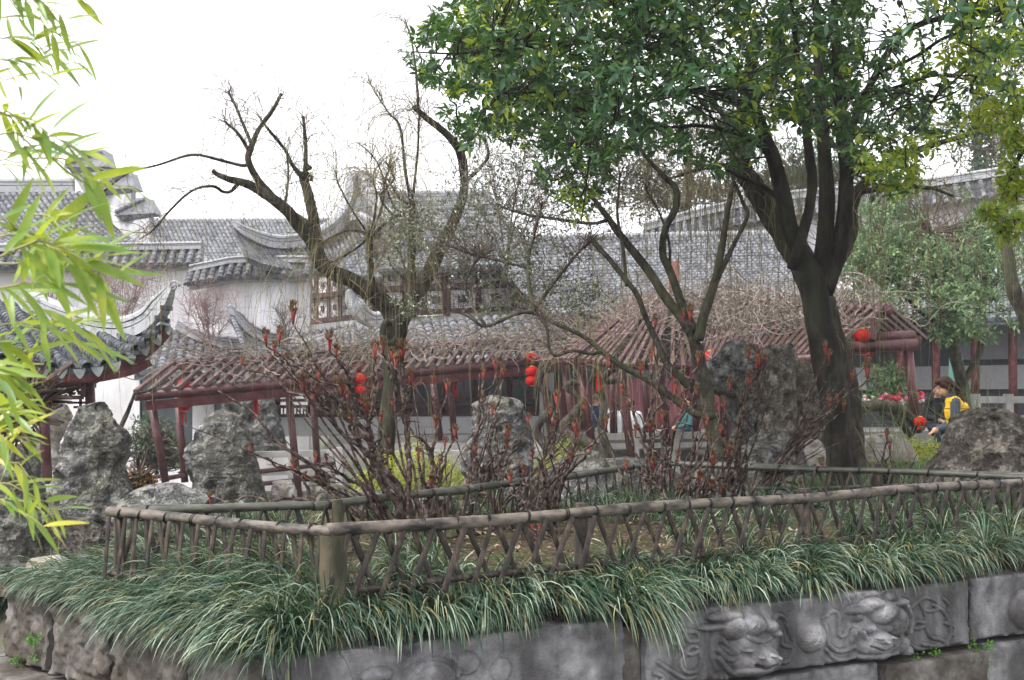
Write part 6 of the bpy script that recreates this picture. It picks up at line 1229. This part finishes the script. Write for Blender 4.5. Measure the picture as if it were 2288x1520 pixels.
# bare purple twigged shrubs before the white garden walls
def bare(label, cx, cy, d, w, h, n, m=m_twigb, r=.006, name='bare_shrub', group=None):
    b = P(cx, cy, d); t = thing(name, label, 'shrub', b, group); k = m_px(d); src = []
    for j in range(7):
        a = rng.uniform(-1, 1); p = np.array([b + np.array([a * w * k * .5 * s ** 1.3, rng.normal(0, .1) * s, h * k * s * rng.uniform(.8, 1)]) for s in np.linspace(0, 1, 9)]); mb = MB(); tube(mb, p, np.linspace(r * 2.4, r * .8, 9), 6); mb.build('stem', m, t); src.append((p, None))
    mb = MB(); s1 = sprout(src, n, h * k * .45, r * .8, .0, .5, 9, mb, .7, jit=.16); sprout([(p, None) for p in s1], n * 2, h * k * .25, r * .5, 0, .3, 6, mb, .8, jit=.2); mb.build('twigs', m, t, kind='stuff')
m_tw2 = mat('mauve twig', [(.20, .13, .13), (.32, .22, .22)], 4, .8, 0)
bare('hazy mauve leafless shrub against the white wall between pavilion tip and stepped coping', 470, 800, 26.5, 150, 150, 260, m_tw2, .008)
bare('sparse leafless shrub against the white wall above the pavilion ridge', 250, 790, 27, 190, 190, 260, m_tw2, .008)
bare('leafless shrub against the stained wall at far left of the pavilion ridge', 120, 760, 27, 130, 140, 120, m_tw2, .008)
bare('thin leafless shrub in front of the white wall beside the lattice windows', 640, 790, 27, 70, 110, 90, m_twigb, .007)
bare('tall fine leafless tree behind the willow forks against the sky', 1130, 600, 24, 330, 300, 150, m_twigb, .009, name='bare_tree')
# green canes at right
cn = thing('green_cane_shrub', 'sparse shrub of upright bare green canes in front of the woman in yellow', 'shrub', P(2050, 1060, 10.4) * [1, 1, 0] + [0, 0, .5])
mb = MB(); n = 46; b = np.array([PZ(rng.uniform(1930, 2240), rng.uniform(1035, 1055), .75) for _ in range(n)]); d = norm(rng.normal(0, .22, (n, 3)) + [-.05, 0, 1]); ln = rng.uniform(.4, 1.15, n); out = [b]
for k in range(12): d = norm(d + rng.normal(0, .08, (n, 3))); out.append(out[-1] + d * (ln / 12)[:, None])
tubes(mb, np.stack(out, 1), np.linspace(.005, .0022, 13)[None], 4); m_cane = mat('green cane', [(.12, .15, .06), (.22, .25, .12)], 4, .6, 0); mb.build('canes', m_cane, cn, kind='stuff')
mb = MB(); sprout([(p, None) for p in np.stack(out, 1)], 110, .5, .0025, .1, .2, 8, mb, .8, jit=.25); mb.build('twigs', m_cane, cn, kind='stuff')
tr = thing('leaning_tree', 'pale leaning bare trunk at the right edge behind the boulder', 'tree', P(2300, 900, 15) * [1, 1, 0])
limb(tr, [(2360, 1000, 15, 22), (2330, 800, 15, 20), (2290, 700, 15, 18), (2262, 640, 15, 16), (2250, 560, 15, 13), (2240, 480, 15, 10), (2260, 380, 15, 8)], m_barks, name='trunk', n=12, seed=300, bump=.2)

# ================================================================ TREE PEONIES
def bud_mesh(k):
    mb = MB(); r = np.random.default_rng(k); n = 4 + k % 3; faces = []
    for j in range(n):
        a = r.uniform(0, 6.28); d = np.array([math.cos(a) * r.uniform(.03, .2), math.sin(a) * r.uniform(.03, .2), 1.]); h = r.uniform(.65, 1.)
        pts = [np.zeros(3), d * h * .5, d * [1.2, 1.2, 1] * h]; tube(mb, pts, [.05, .042, .06], 5)
    nred = sum(len(q) for q in mb.q) + 0
    mb2 = MB()
    for j in range(n + 3):
        a = r.uniform(0, 6.28); c = np.array([math.cos(a) * r.uniform(.02, .22), math.sin(a) * r.uniform(.02, .22), r.uniform(.62, 1.)])
        for i in range(6):
            b = rng.uniform(0, 6.28); dd = norm(np.array([math.cos(b) * .45, math.sin(b) * .45, 1.])); tube(mb2, [c, c + dd * .16, c + dd * .36], [.03, .034, .005], 4, cap=False)
    me = mb.mesh('bud', m_buds); 
    vv = np.concatenate(mb.v + mb2.v); q = np.concatenate([np.concatenate(mb.q), np.concatenate(mb2.q) + mb.n]); t1 = np.concatenate(mb.t)
    m3 = MB(); m3.add(np.concatenate(mb.v), np.concatenate(mb.q), t1); m3.add(np.concatenate(mb2.v), np.concatenate(mb2.q)); me = m3.mesh('bud', m_buds); me.materials.append(m_budt)
    mi = np.zeros(len(me.polygons), np.int32); nq1 = len(np.concatenate(mb.q)); nq2 = len(np.concatenate(mb2.q)); mi[nq1:nq1 + nq2] = 1; me.polygons.foreach_set('material_index', mi); me.update(); return me
BUD = [bud_mesh(k) for k in range(6)]
def peony(label, base, d, buds, r0=12, tilt=0, seed=0, dz=.5, extra=9, zb=.64):
    r_ = np.random.default_rng(seed); b = PZ(*base, zb); d = b[1]; k = m_px(d)
    t = thing('tree_peony', label, 'shrub', b, 'leafless tree peonies in the fenced bed')
    B = np.array([P(x, y, d + r_.uniform(-dz, dz)) for x, y, *_ in buds]); S = np.array([q[2] if len(q) > 2 else 16 for q in buds]); stems = []
    def grow(p, idx, rad, dirn):
        c = B[idx].mean(0)
        if len(idx) == 1:
            q = B[idx[0]] - [0, 0, S[idx[0]] * k * 1.3]; n = 7; f = np.linspace(0, 1, n)[:, None]; L = np.linalg.norm(q - p); a = p + dirn * L * .35; pts = (1 - f) ** 2 * p + 2 * f * (1 - f) * a + f ** 2 * q
            pts[1:-1] += r_.normal(0, .035 * L, (n - 2, 3)) * [1, 1, .5]; stems.append((smoothline(pts, 3), rad, max(rad * .55, .0035))); dd = norm(pts[-1] - pts[-2]); 
            R = orient(np.array([[1., 0, 0]]), norm(dd * .5 + [0, 0, 1])[None])[0]; inst(BUD[r_.integers(6)], 'bud', t, pts[-1], R, S[idx[0]] * k * 1.95 * np.array([1, 1, 1.])); return
        X = B[idx] - p; X = norm(X); u = X - X.mean(0); _, _, vt = np.linalg.svd(u, full_matrices=False); s = u @ vt[0]; g = s > np.median(s) if (s > np.median(s)).any() and not (s > np.median(s)).all() else s > s.mean()
        if g.all() or not g.any(): g = np.arange(len(idx)) % 2 == 0
        for part in (idx[g], idx[~g]):
            cc = B[part].mean(0); f = (r_.uniform(.3, .45) if len(part) < len(B) * .4 else r_.uniform(.08, .2)) if len(part) > 1 else .5; q = p + (cc - p) * f + r_.normal(0, .015, 3)
            n = 6; ff = np.linspace(0, 1, n)[:, None]; L = np.linalg.norm(q - p); a = p + dirn * L * .4; pts = (1 - ff) ** 2 * p + 2 * ff * (1 - ff) * a + ff ** 2 * q; pts[1:-1] += r_.normal(0, .035 * L, (n - 2, 3)) * [1, 1, .5]; r2 = max(rad * (.72 if len(part) < len(idx) * .7 else .85), .0045)
            stems.append((smoothline(pts, 3), rad, r2)); grow(q, part, r2, norm(pts[-1] - pts[-2] + [0, 0, .15]))
    grow(b - [0, 0, .04], np.arange(len(B)), r0 * k * .74, norm(B.mean(0) - b + [0, 0, .1]))
    for _ in range(extra):
        f = r_.random(); tip = B[r_.integers(len(B))] * f + B[r_.integers(len(B))] * (1 - f) + np.array([r_.normal(0, .16), r_.normal(0, .15), -r_.uniform(0, .14)]); n = 7; ff = np.linspace(0, 1, n)[:, None]; s0 = b + np.array([*r_.normal(0, .09, 2), 0]); a = s0 * .6 + tip * .4 + [0, 0, .08]; pts = (1 - ff) ** 2 * s0 + 2 * ff * (1 - ff) * a + ff ** 2 * tip; pts[1:-1] += r_.normal(0, .010, (n - 2, 3)); stems.append((smoothline(pts, 3), r0 * k * .32, .0024))
    for j, (pts, ra, rb) in enumerate(stems):
        mb = MB(); w = np.linspace(ra, rb, len(pts)) * (1 + .13 * np.sin(np.arange(len(pts)) * 2.1 + j)); tube(mb, pts, w, 7, bump=.3, bscale=60, seed=j)
        for _ in range(3):   # short dead spurs and leaf scars
            i = r_.integers(1, len(pts) - 1); dd = norm(r_.normal(0, 1, 3) + [0, 0, .7]); e = pts[i]; ln = r_.uniform(.015, .05) if r_.random() < .8 else r_.uniform(.08, .16); tube(mb, [e, e + dd * ln * .5, e + dd * ln], [rb * .7, rb * .55, rb * .2 + .0006], 4)
        mb.build('stem', m_barkp, t)
    return t
peony('largest tree peony bush with dense dark stems behind the fence corner', (945, 1232), 6.8, [(655, 696, 21), (596, 750, 19), (624, 746, 18), (614, 776, 13), (642, 800, 12), (541, 806, 11), (737, 760, 20), (752, 782, 15), (680, 852, 19), (701, 886, 12), (712, 836, 17), (766, 860, 18), (775, 878, 14), (839, 780, 22), (856, 770, 17), (875, 790, 15), (884, 800, 19), (900, 780, 22), (918, 840, 17), (822, 905, 18), (786, 925, 16), (825, 870, 10)], 16, seed=2, zb=.66)
peony('low spreading peony stems reaching far left behind the fence corner', (880, 1190), 7.2, [(654, 1036, 14), (470, 1112, 16), (705, 1022, 12), (683, 1062, 9), (730, 1022, 10), (558, 1002, 12), (486, 866, 5), (853, 930, 12), (866, 1018, 8), (868, 990, 10)], 13, seed=5, zb=.66, dz=.3)
peony('peony with slender pale stems just right of the willow trunk', (968, 1165), 8, [(911, 952, 16), (936, 1012, 15), (969, 846, 11), (973, 940, 15), (998, 862, 16), (1016, 964, 16), (994, 988, 14), (983, 1028, 13), (965, 1070, 16), (877, 900, 12)], 11, seed=9, zb=.66)
peony('single thick stemmed peony in front of the eroded middle rock', (1050, 1150), 8, [(1081, 832, 15), (1107, 812, 16), (1125, 830, 14), (1135, 965, 16), (1132, 990, 12), (1139, 1065, 16), (1160, 1030, 9)], 12, seed=13, zb=.66)
peony('light stemmed peony filling the gap left of the wedge shaped rock', (1120, 1190), 7.8, [(1100, 915, 13), (1064, 1004, 12), (1180, 936, 13), (1226, 990, 11), (1170, 1050, 12), (1045, 1080, 11), (1320, 1000, 12), (1306, 905, 13)], 9, seed=45, zb=.66)
peony('light stemmed peony between the seated group and the rusty shoots', (1500, 1165), 8.0, [(1420, 960, 13), (1480, 930, 13), (1556, 870, 13), (1580, 940, 12), (1400, 1040, 12), (1560, 800, 13), (1610, 960, 12)], 9, seed=49, zb=.66)
peony('dark stemmed peony in front of the wedge shaped rock', (1215, 1200), 7.5, [(1244, 890, 19), (1230, 918, 13), (1240, 940, 12), (1287, 955, 18), (1272, 1020, 11), (1291, 966, 11), (1280, 1016, 12), (1140, 1064, 15), (1205, 1060, 8), (1355, 940, 13), (1190, 1010, 11)], 12, seed=17, zb=.66)
peony('peony with orange tipped shoots in front of the seated group', (1440, 1150), 8.4, [(1359, 806, 13), (1392, 866, 15), (1403, 895, 13), (1431, 818, 15), (1457, 790, 15), (1464, 716, 14), (1526, 706, 15), (1542, 698, 17), (1511, 862, 15), (1526, 905, 14), (1453, 950, 18), (1504, 975, 13), (1515, 1018, 15), (1460, 1036, 15), (1446, 1118, 12)], 9, extra=7, seed=21, zb=.66)
peony('peony crowded with rusty red shoots below the slim tree', (1560, 1150), 8.4, [(1594, 1024, 17), (1562, 1062, 17), (1580, 975, 10), (1540, 1070, 13), (1518, 1090, 12), (1627, 1000, 17), (1649, 1006, 17), (1652, 1062, 12), (1612, 1090, 11), (1590, 1080, 13), (1500, 1060, 12)], 9, extra=7, seed=25, zb=.66)
peony('peony with dark crooked stems against the overhanging rock', (1640, 1140), 8.3, [(1631, 856, 15), (1616, 902, 16), (1660, 910, 16), (1674, 845, 16), (1672, 786, 16), (1696, 800, 18), (1690, 812, 12), (1600, 910, 10), (1710, 800, 9)], 9, extra=7, seed=29, zb=.66)
peony('peony with one thick arching stem crossing the dark trunk', (1690, 1130), 8.2, [(1844, 776, 14), (1852, 794, 14), (1855, 898, 15), (1885, 905, 11), (1905, 840, 12), (1938, 822, 20), (1837, 1036, 14), (1790, 1080, 12), (1870, 890, 9)], 9, extra=7, seed=33, zb=.66)
peony('short lone peony shoot in front of the pale turf mound at right', (1975, 1120), 8, [(1982, 970, 13), (1988, 995, 12)], 6, seed=37, zb=.66, dz=.05)
peony('small fresh crimson peony shoots low on the soil in the middle of the bed', (1200, 1215), 7, [(1190, 1172, 13), (1206, 1176, 12), (1215, 1190, 9), (1180, 1190, 9)], 4, seed=41, zb=.66, dz=.05)

# ================================================================ BAMBOO IN THE LEFT FOREGROUND
bb = thing('foreground_bamboo', 'bright yellow green bamboo sprays hanging in close at the left edge', 'bamboo', (-2.2, 2.6, 0))
tplB = leaf_template(1, .15, 6, .18, .25, .75); mb = MB(); mb.add(*tplB); 
m_bam1 = mat('near bamboo leaf', [(.05, .13, .03), (.13, .24, .04), (.34, .36, .05)], 14, .42, 0, spec=.5, trans=.4, tcol=(.55, .62, .05)); me_bl = mb.mesh('leaf', m_bam1); mr = MB(); rest = 0; cnt = 0; tw = MB()
sprays = [  # start px,py, end px,py, depth, leaf length px, number
 (-60, -40, 150, 60, 2.5, 80, 12), (-60, 40, 190, 110, 2.6, 85, 13), (-60, 90, 160, 150, 2.5, 90, 12), (-60, 150, 120, 185, 2.4, 85, 9), (60, -30, 200, 20, 2.6, 80, 7), (-60, 10, 100, 40, 2.3, 90, 8), (100, 120, 186, 158, 2.7, 70, 5), (-60, 200, 60, 205, 2.5, 70, 4),
 (-60, 280, 130, 310, 2.3, 110, 10), (-60, 330, 190, 350, 2.2, 130, 13), (-60, 340, 240, 420, 2.3, 120, 13), (-40, 260, 60, 330, 2.1, 110, 7), (60, 360, 300, 430, 2.4, 105, 9), (-60, 400, 110, 380, 2.4, 110, 8),
 (-60, 520, 60, 540, 2.1, 110, 7), (-60, 560, 200, 520, 2.2, 120, 12), (-60, 540, 240, 620, 2.2, 125, 13), (-60, 620, 160, 560, 2.1, 130, 11), (-60, 600, 270, 640, 2.3, 120, 12), (-60, 700, 150, 640, 2.1, 130, 11), (40, 560, 200, 600, 2.0, 140, 8), (60, 480, 170, 560, 2.2, 95, 7), (-60, 660, 120, 720, 2.2, 120, 9),
 (-60, 740, 200, 780, 2.4, 110, 11), (100, 740, 210, 770, 2.3, 95, 7), (-60, 800, 60, 790, 2.3, 110, 8), (-60, 860, 50, 850, 2.4, 100, 9), (-60, 900, 60, 900, 2.4, 95, 10), (-60, 960, 50, 940, 2.4, 95, 10), (-60, 1010, 70, 990, 2.5, 80, 8),
 (-60, 1040, 90, 1080, 2.5, 85, 9), (-60, 1090, 130, 1150, 2.4, 100, 12), (-60, 1130, 100, 1190, 2.4, 90, 8), (20, 1120, 150, 1230, 2.5, 70, 6), (-60, 820, 20, 880, 2.2, 110, 7), (-60, 980, 20, 1010, 2.3, 100, 7)]
for x0, y0, x1, y1, d, ll, n in sprays:
    d = d + rng.uniform(-.15, .15); a, b = P(x0, y0, d), P(x1, y1, d + rng.uniform(-.2, .2)); f = np.linspace(0, 1, 8)[:, None]; ln = a + (b - a) * f + np.array([0, 0, 1]) * (.03 * np.sin(f * 3.14)) + rng.normal(0, .004, (8, 3)); tube(tw, ln, np.linspace(.0022, .001, 8), 4)
    ax = norm(b - a)
    for k in range(int(n * 1.15)):
        g_ = (k + rng.uniform(.2, .8)) / (n * 1.15); g_ = .25 + .75 * g_; i = min(int(g_ * 7), 6); p = ln[i] + (ln[i + 1] - ln[i]) * (g_ * 7 - i); s_ = (-1) ** k; ang_ = rng.uniform(.15, 1.15) * s_
        e2 = norm(np.cross(ax, [0, 1, 0])); dd = norm(ax * math.cos(ang_) + e2 * math.sin(ang_) + np.array([.1, rng.normal(0, .45), rng.normal(-.16, .22)])); up = norm(rng.normal(0, .45, 3) + [0, -.35, 1]); L_ = ll * m_px(d) * rng.uniform(.7, 1.25); R_ = orient(dd[None], up[None])[0]
        if cnt < 298: inst(me_bl, 'leaf', bb, p, R_, (float(L_), float(L_) * rng.uniform(.85, 1.15), float(L_))); cnt += 1
        else: mr.add((tplB[0] * L_) @ R_.T + p, tplB[1])
tw.build('twigs', plain('bamboo twig', (.30, .27, .12)), bb, kind='stuff'); mr.build('foliage', m_bam, bb, kind='stuff')
for k, (x, dd) in enumerate(((-1.55, 2.9), (-1.7, 2.5), (-1.45, 2.3))):
    mb = MB(); tube(mb, [(x - .2, dd, 0), (x - .05, dd, 1.2), (x + .02, dd + .05, 2.4), (x + .2, dd + .1, 3.2)], .012, 8); mb.build('culm', m_bam1, bb)
# flower planter beyond the mound
fl = thing('flower_bank', 'bank of artificial pink, red and white flowers beyond the pergola gable post', 'flowers', P(1990, 890, 20)); 
for nm, c, n in (('pink_flower', (.75, .12, .3), 60), ('red_flower', (.7, .03, .06), 50), ('white_flower', (.75, .7, .72), 50), ('green_leaves', (.08, .25, .06), 60)):
    mb = MB(); p = np.array([P(rng.uniform(1930, 2062), 892 + rng.normal(0, 5) - 8 * (rng.random() < .3), rng.uniform(19.7, 20.3)) for _ in range(n)])
    for q in p: ellipsoid(mb, q, (.04, .04, .03), 6, 4)
    mb.build(nm, plain(nm.replace('_', ' '), c), fl, kind='stuff')

# ================================================================ PEOPLE
def remeshed(name, mb, m, root, vox=.012, smooth=2):
    o = mb.build(name, m, root); md = o.modifiers.new('r', 'REMESH'); md.mode = 'VOXEL'; md.voxel_size = vox; md.use_smooth_shade = True; s = o.modifiers.new('s', 'SMOOTH'); s.factor = .5; s.iterations = smooth
    dg = bpy.context.evaluated_depsgraph_get(); me = bpy.data.meshes.new_from_object(o.evaluated_get(dg)); o.modifiers.clear(); old = o.data; o.data = me; o.data.name = name; bpy.data.meshes.remove(old)
    if not me.materials: me.materials.append(m)
    return o
def cap_(mb, a, b, ra, rb, n=12):
    a, b = np.asarray(a, float), np.asarray(b, float); tube(mb, [a, b], [ra, rb], n); ellipsoid(mb, a, (ra,) * 3, n, 7); ellipsoid(mb, b, (rb,) * 3, n, 7)
def person(label, base, yaw, pose, top, trouser, hairm, sleeve=None, vest=False, hair='short', headpitch=0., headyaw=0., scale=1., vox=.011):
    base = np.asarray(base, float); t = thing('person', label, 'person', base); c, s = math.cos(yaw), math.sin(yaw)
    def T(x, y, z): return base + scale * np.array([c * x - s * y, s * x + c * y, z])    # x right, y forward
    R3 = np.array([[c, -s, 0], [s, c, 0], [0, 0, 1.]])
    J = {}
    if pose == 'lean':
        J.update(hip=(0, 0, .92), chest=(0, .10, 1.22), neck=(0, .16, 1.40), head=(0, .24, 1.53)); legs = [((sx * .09, 0, .9), (sx * .10, .04, .48), (sx * .10, -.02, .07)) for sx in (-1, 1)]
        arms = [((sx * .17, .14, 1.34), (sx * .22, .16, 1.06), (sx * .12, .32, 1.0)) for sx in (-1, 1)]
    else:
        J.update(hip=(0, 0, .50), chest=(0, .04, .80), neck=(0, .05, 1.00), head=(0, .09, 1.14)); legs = [((sx * .09, .02, .50), (sx * .13, .42, .48), (sx * .13, .42, .07)) for sx in (-1, 1)]
        arms = [((sx * .18, .05, .94), (sx * .24, .10, .68), (sx * .08, .34, .62)) for sx in (-1, 1)]
    J = {k: np.array(v) for k, v in J.items()}; r = lambda v: T(*v)
    hd = J['head']; cp, sp_ = math.cos(headpitch), math.sin(headpitch); cy, sy = math.cos(headyaw), math.sin(headyaw)
    def H(x, y, z):
        y, z = y * cp + z * sp_, -y * sp_ + z * cp; x, y = x * cy - y * sy, x * sy + y * cy; return T(hd[0] + x, hd[1] + y, hd[2] + z)
    Rh = R3 @ np.array([[cy, -sy, 0], [sy, cy, 0], [0, 0, 1]]) @ np.array([[1, 0, 0], [0, cp, sp_], [0, -sp_, cp]])
    sc = scale; b = MB(); cap_(b, r(J['neck'] - [0, .01, .03]), H(0, -.02, -.07), .055 * sc, .05 * sc)
    ellipsoid(b, H(0, -.01, .02), np.array([.074, .092, .098]) * sc, 18, 12, Rh); ellipsoid(b, H(0, .025, -.045), np.array([.058, .066, .07]) * sc, 16, 10, Rh); ellipsoid(b, H(0, .045, -.092), np.array([.028, .026, .024]) * sc, 10, 8, Rh)
    cap_(b, H(0, .083, .015), H(0, .106, -.026), .010 * sc, .015 * sc, 8); ellipsoid(b, H(0, .088, -.058), np.array([.026, .012, .007]) * sc, 10, 6, Rh); ellipsoid(b, H(0, .086, -.070), np.array([.022, .012, .008]) * sc, 10, 6, Rh)
    for sx in (-1, 1): ellipsoid(b, H(sx * .074, -.012, -.012), np.array([.011, .022, .032]) * sc, 10, 8, Rh); ellipsoid(b, H(sx * .031, .078, .026), np.array([.024, .010, .008]) * sc, 8, 6, Rh)
    cap_(b, r(J['hip']), r(J['chest']), .125 * sc, .13 * sc); cap_(b, r(J['chest']), r(J['neck']), .12 * sc, .06 * sc)
    for (h, k, f) in legs: cap_(b, r(h), r(k), .075 * sc, .052 * sc); cap_(b, r(k), r(f), .05 * sc, .034 * sc); cap_(b, T(f[0], f[1], .04), T(f[0], f[1] + .16, .03), .038 * sc, .032 * sc)
    for (a, e, w) in arms:
        cap_(b, r(a), r(e), .048 * sc, .036 * sc); cap_(b, r(e), r(w), .036 * sc, .026 * sc); dv = norm(np.array(w) - np.array(e)); pc = np.array(w) + dv * .045; cap_(b, r(w), r(pc), .026 * sc, .034 * sc, 10)
        for q in range(4): o_ = np.array([(q - 1.5) * .019, 0, 0]); ln = (.055, .068, .062, .048)[q]; cap_(b, r(pc + o_ + dv * .03), r(pc + o_ + dv * (.03 + ln) - [0, 0, .02]), .0095 * sc, .008 * sc, 7)
        cap_(b, r(pc - dv * .01), r(pc + dv * .035 + np.array([-np.sign(w[0]) * .045, 0, .01])), .011 * sc, .009 * sc, 7)
    remeshed('body', b, m_skin, t, .0085 * sc, 2)
    # eyes and brows
    for sx in (-1, 1):
        e = MB(); ellipsoid(e, H(sx * .031, .083, .010), np.array([.013, .006, .007]) * sc, 8, 6, Rh); e.build('eye', m_dark, t)
        e = MB(); cap_(e, H(sx * .017, .090, .032), H(sx * .046, .080, .034), .0035, .003, 6); e.build('eyebrow', hairm, t)
    # trousers, shoes
    b = MB(); cap_(b, r(J['hip'] + [0, 0, .04]), r(J['hip'] - [0, 0, .05]), .135 * sc, .13 * sc)
    for (h, k, f) in legs: cap_(b, r(h), r(k), .092 * sc, .068 * sc); cap_(b, r(k), r(np.array(f) + [0, 0, .04]), .066 * sc, .05 * sc)
    remeshed('trousers', b, trouser, t, .014 * sc, 3)
    for (h, k, f) in legs: b = MB(); cap_(b, T(f[0], f[1] - .03, .045), T(f[0], f[1] + .17, .035), .045 * sc, .038 * sc); b.build('shoe', m_dark, t)
    # jacket
    b = MB(); lo = J['hip'] - [0, 0, .04]; cap_(b, r(lo), r(J['chest']), .155 * sc, .16 * sc); cap_(b, r(J['chest']), r(J['neck'] - [0, .0, .05]), .155 * sc, .085 * sc)
    for (a, e, w) in arms: ellipsoid(b, r(np.array(a) - [np.sign(a[0]) * .02, 0, 0]), (.075 * sc,) * 3, 12, 8)
    if not vest:
        for (a, e, w) in arms: cap_(b, r(a), r(e), .066 * sc, .054 * sc); cap_(b, r(e), r(np.array(w) + (np.array(e) - np.array(w)) * .08), .054 * sc, .042 * sc)
    remeshed('vest' if vest else 'jacket', b, top, t, .012 * sc, 2)
    if vest:
        for (a, e, w) in arms: b = MB(); cap_(b, r(a), r(e), .064 * sc, .052 * sc); cap_(b, r(e), r(np.array(w) + (np.array(e) - np.array(w)) * .08), .052 * sc, .038 * sc); remeshed('sleeve', b, sleeve, t, .012, 2)
        b = MB(); cap_(b, r(J['neck'] - [0, .01, .03]), H(0, -.01, -.10), .072, .062); remeshed('collar', b, sleeve, t, .01, 1)
        for q in np.linspace(.18, .95, 6):   # quilting seams
            c0 = lerp(lo, J['chest'] + [0, 0, .06], q); a = np.linspace(0, 2 * np.pi, 25); pts = np.array([r(c0 + [math.cos(x) * .158, math.sin(x) * .158, 0]) for x in a]); b = MB(); tube(b, pts, .0045, 5, cap=False); b.build('seam', plain('seam', (.35, .17, .01)), t)
    # hair
    b = MB()
    if hair == 'long':
        ellipsoid(b, H(0, -.02, .035), np.array([.088, .10, .095]) * sc, 18, 12, Rh); ellipsoid(b, H(0, .05, .085), np.array([.07, .045, .035]) * sc, 12, 8, Rh)
        for sx in (-1, 1): cap_(b, H(sx * .078, .01, .03), H(sx * .082, -.03, -.06), .022, .03, 8)
        for q in range(26): a0 = H(rng.normal(0, .03), -.10, .01); pts = smoothline([a0, a0 + R3 @ np.array([rng.normal(0, .02), -.045, -.07]), a0 + R3 @ np.array([rng.normal(0, .04), -.07 - rng.random() * .05, -.2]), a0 + R3 @ np.array([rng.normal(0, .05), -.06 - rng.random() * .07, -.36 - rng.random() * .08])], 5); pts[4:] += rng.normal(0, .008, pts[4:].shape); tube(b, pts, np.linspace(.026, .008, len(pts)), 6)
    else:
        ellipsoid(b, H(0, -.025, .045), np.array([.083, .092, .082]) * sc, 16, 10, Rh); cap_(b, H(-.03, .055, .10), H(.03, .055, .10), .022, .022, 8)
        for sx in (-1, 1): cap_(b, H(sx * .072, -.03, .03), H(sx * .07, -.04, -.02), .016, .018, 8)
    remeshed('hair', b, hairm, t, .009, 1)
    return t
m_yel = mat('yellow down vest', [(.62, .36, .015), (.80, .50, .03)], 10, .5, .5, 18, dist=.03)
m_slv = plain('slate sleeve', (.07, .085, .12)); m_jean = plain('dark jeans', (.03, .04, .07)); m_wht = plain('white shirt', (.72, .74, .78)); m_navy = plain('navy sweater', (.03, .05, .11)); m_khk = plain('pale trousers', (.42, .38, .32)); m_teal = plain('teal jacket', (.05, .14, .16)); m_hairg = plain('grey brown hair', (.20, .15, .10)); m_hairb = m_hair; m_blk = plain('black jacket', (.02, .02, .025))
wp = P(2140, 1000, 15.0); wom = person('woman in a yellow down vest with long dark wavy hair, head bowed over her hands', [wp[0] + .10, 15.0, .08], math.radians(78), 'lean', m_yel, m_jean, m_hair, m_slv, True, 'long', .42, 0, .98)
g = MB()   # thin rimmed glasses
hd = np.array([wp[0] + .10, 15.0, 0]); 
ph = P(2072, 948, 14.9); 
def seat(px, py, d, zs): q = P(px, py, d); return [q[0], d, q[2] - zs]
person('seated man with short greyish hair in a navy sweater and pale trousers', seat(1326, 893, 26.6, 1.14), math.radians(-62), 'sit', m_navy, m_khk, m_hairg, headyaw=.2)
person('seated person in white seen from behind beside the red post', seat(1374, 902, 26.2, 1.14), math.radians(8), 'sit', m_wht, m_jean, m_hairb)
person('seated person in white half hidden right of the red post', seat(1408, 905, 26.4, 1.14), math.radians(-20), 'sit', m_wht, m_jean, m_hairb)
person('seated person in pale blouse facing the man in navy', seat(1350, 898, 27.4, 1.14), math.radians(160), 'sit', plain('pale blouse', (.6, .6, .62)), m_jean, m_hairb)
person('seated person in a teal jacket behind the slim tree', seat(1545, 898, 25.5, 1.14), math.radians(100), 'sit', m_teal, m_jean, m_hairb)
person('distant seated person in dark clothes left of the woman in yellow', seat(2092, 872, 22, 1.14), math.radians(180), 'sit', m_blk, m_jean, m_hairb)
t = thing('stone_table', 'plain grey stone bench under the pergola where the group sits', 'bench', P(1380, 985, 26) * [1, 1, 1])
for nm, a, b, h in (('seat', (1310, 972), (1480, 966), .09),): 
    mb = MB(); bar(mb, P(*a, 26.4), P(*b, 26.4), .5, h); mb.build(nm, m_stone, t, smooth=False)
for x in (1330, 1395, 1460): mb = MB(); bar(mb, P(x, 972, 26.4), P(x, 1010, 26.4), .3, .12, up=(0, 1, 0)); mb.build('leg', m_stone, t, smooth=False)
# ================================================================ AIR
mb = MB(); boxf(mb, (0, 20, 7.5), np.eye(3), (44, 42, 9.7)); 
o = mb.build('haze', None, kind='stuff', smooth=False)
hm = bpy.data.materials.new('haze air'); hm.use_nodes = True; nt = hm.node_tree; nt.nodes.remove(nt.nodes['Principled BSDF'])
pv = nt.nodes.new('ShaderNodeVolumePrincipled'); pv.inputs['Color'].default_value = (.92, .93, 1.0, 1); pv.inputs['Density'].default_value = HAZE
nt.links.new(pv.outputs[0], nt.nodes['Material Output'].inputs['Volume']); o.data.materials.append(hm)
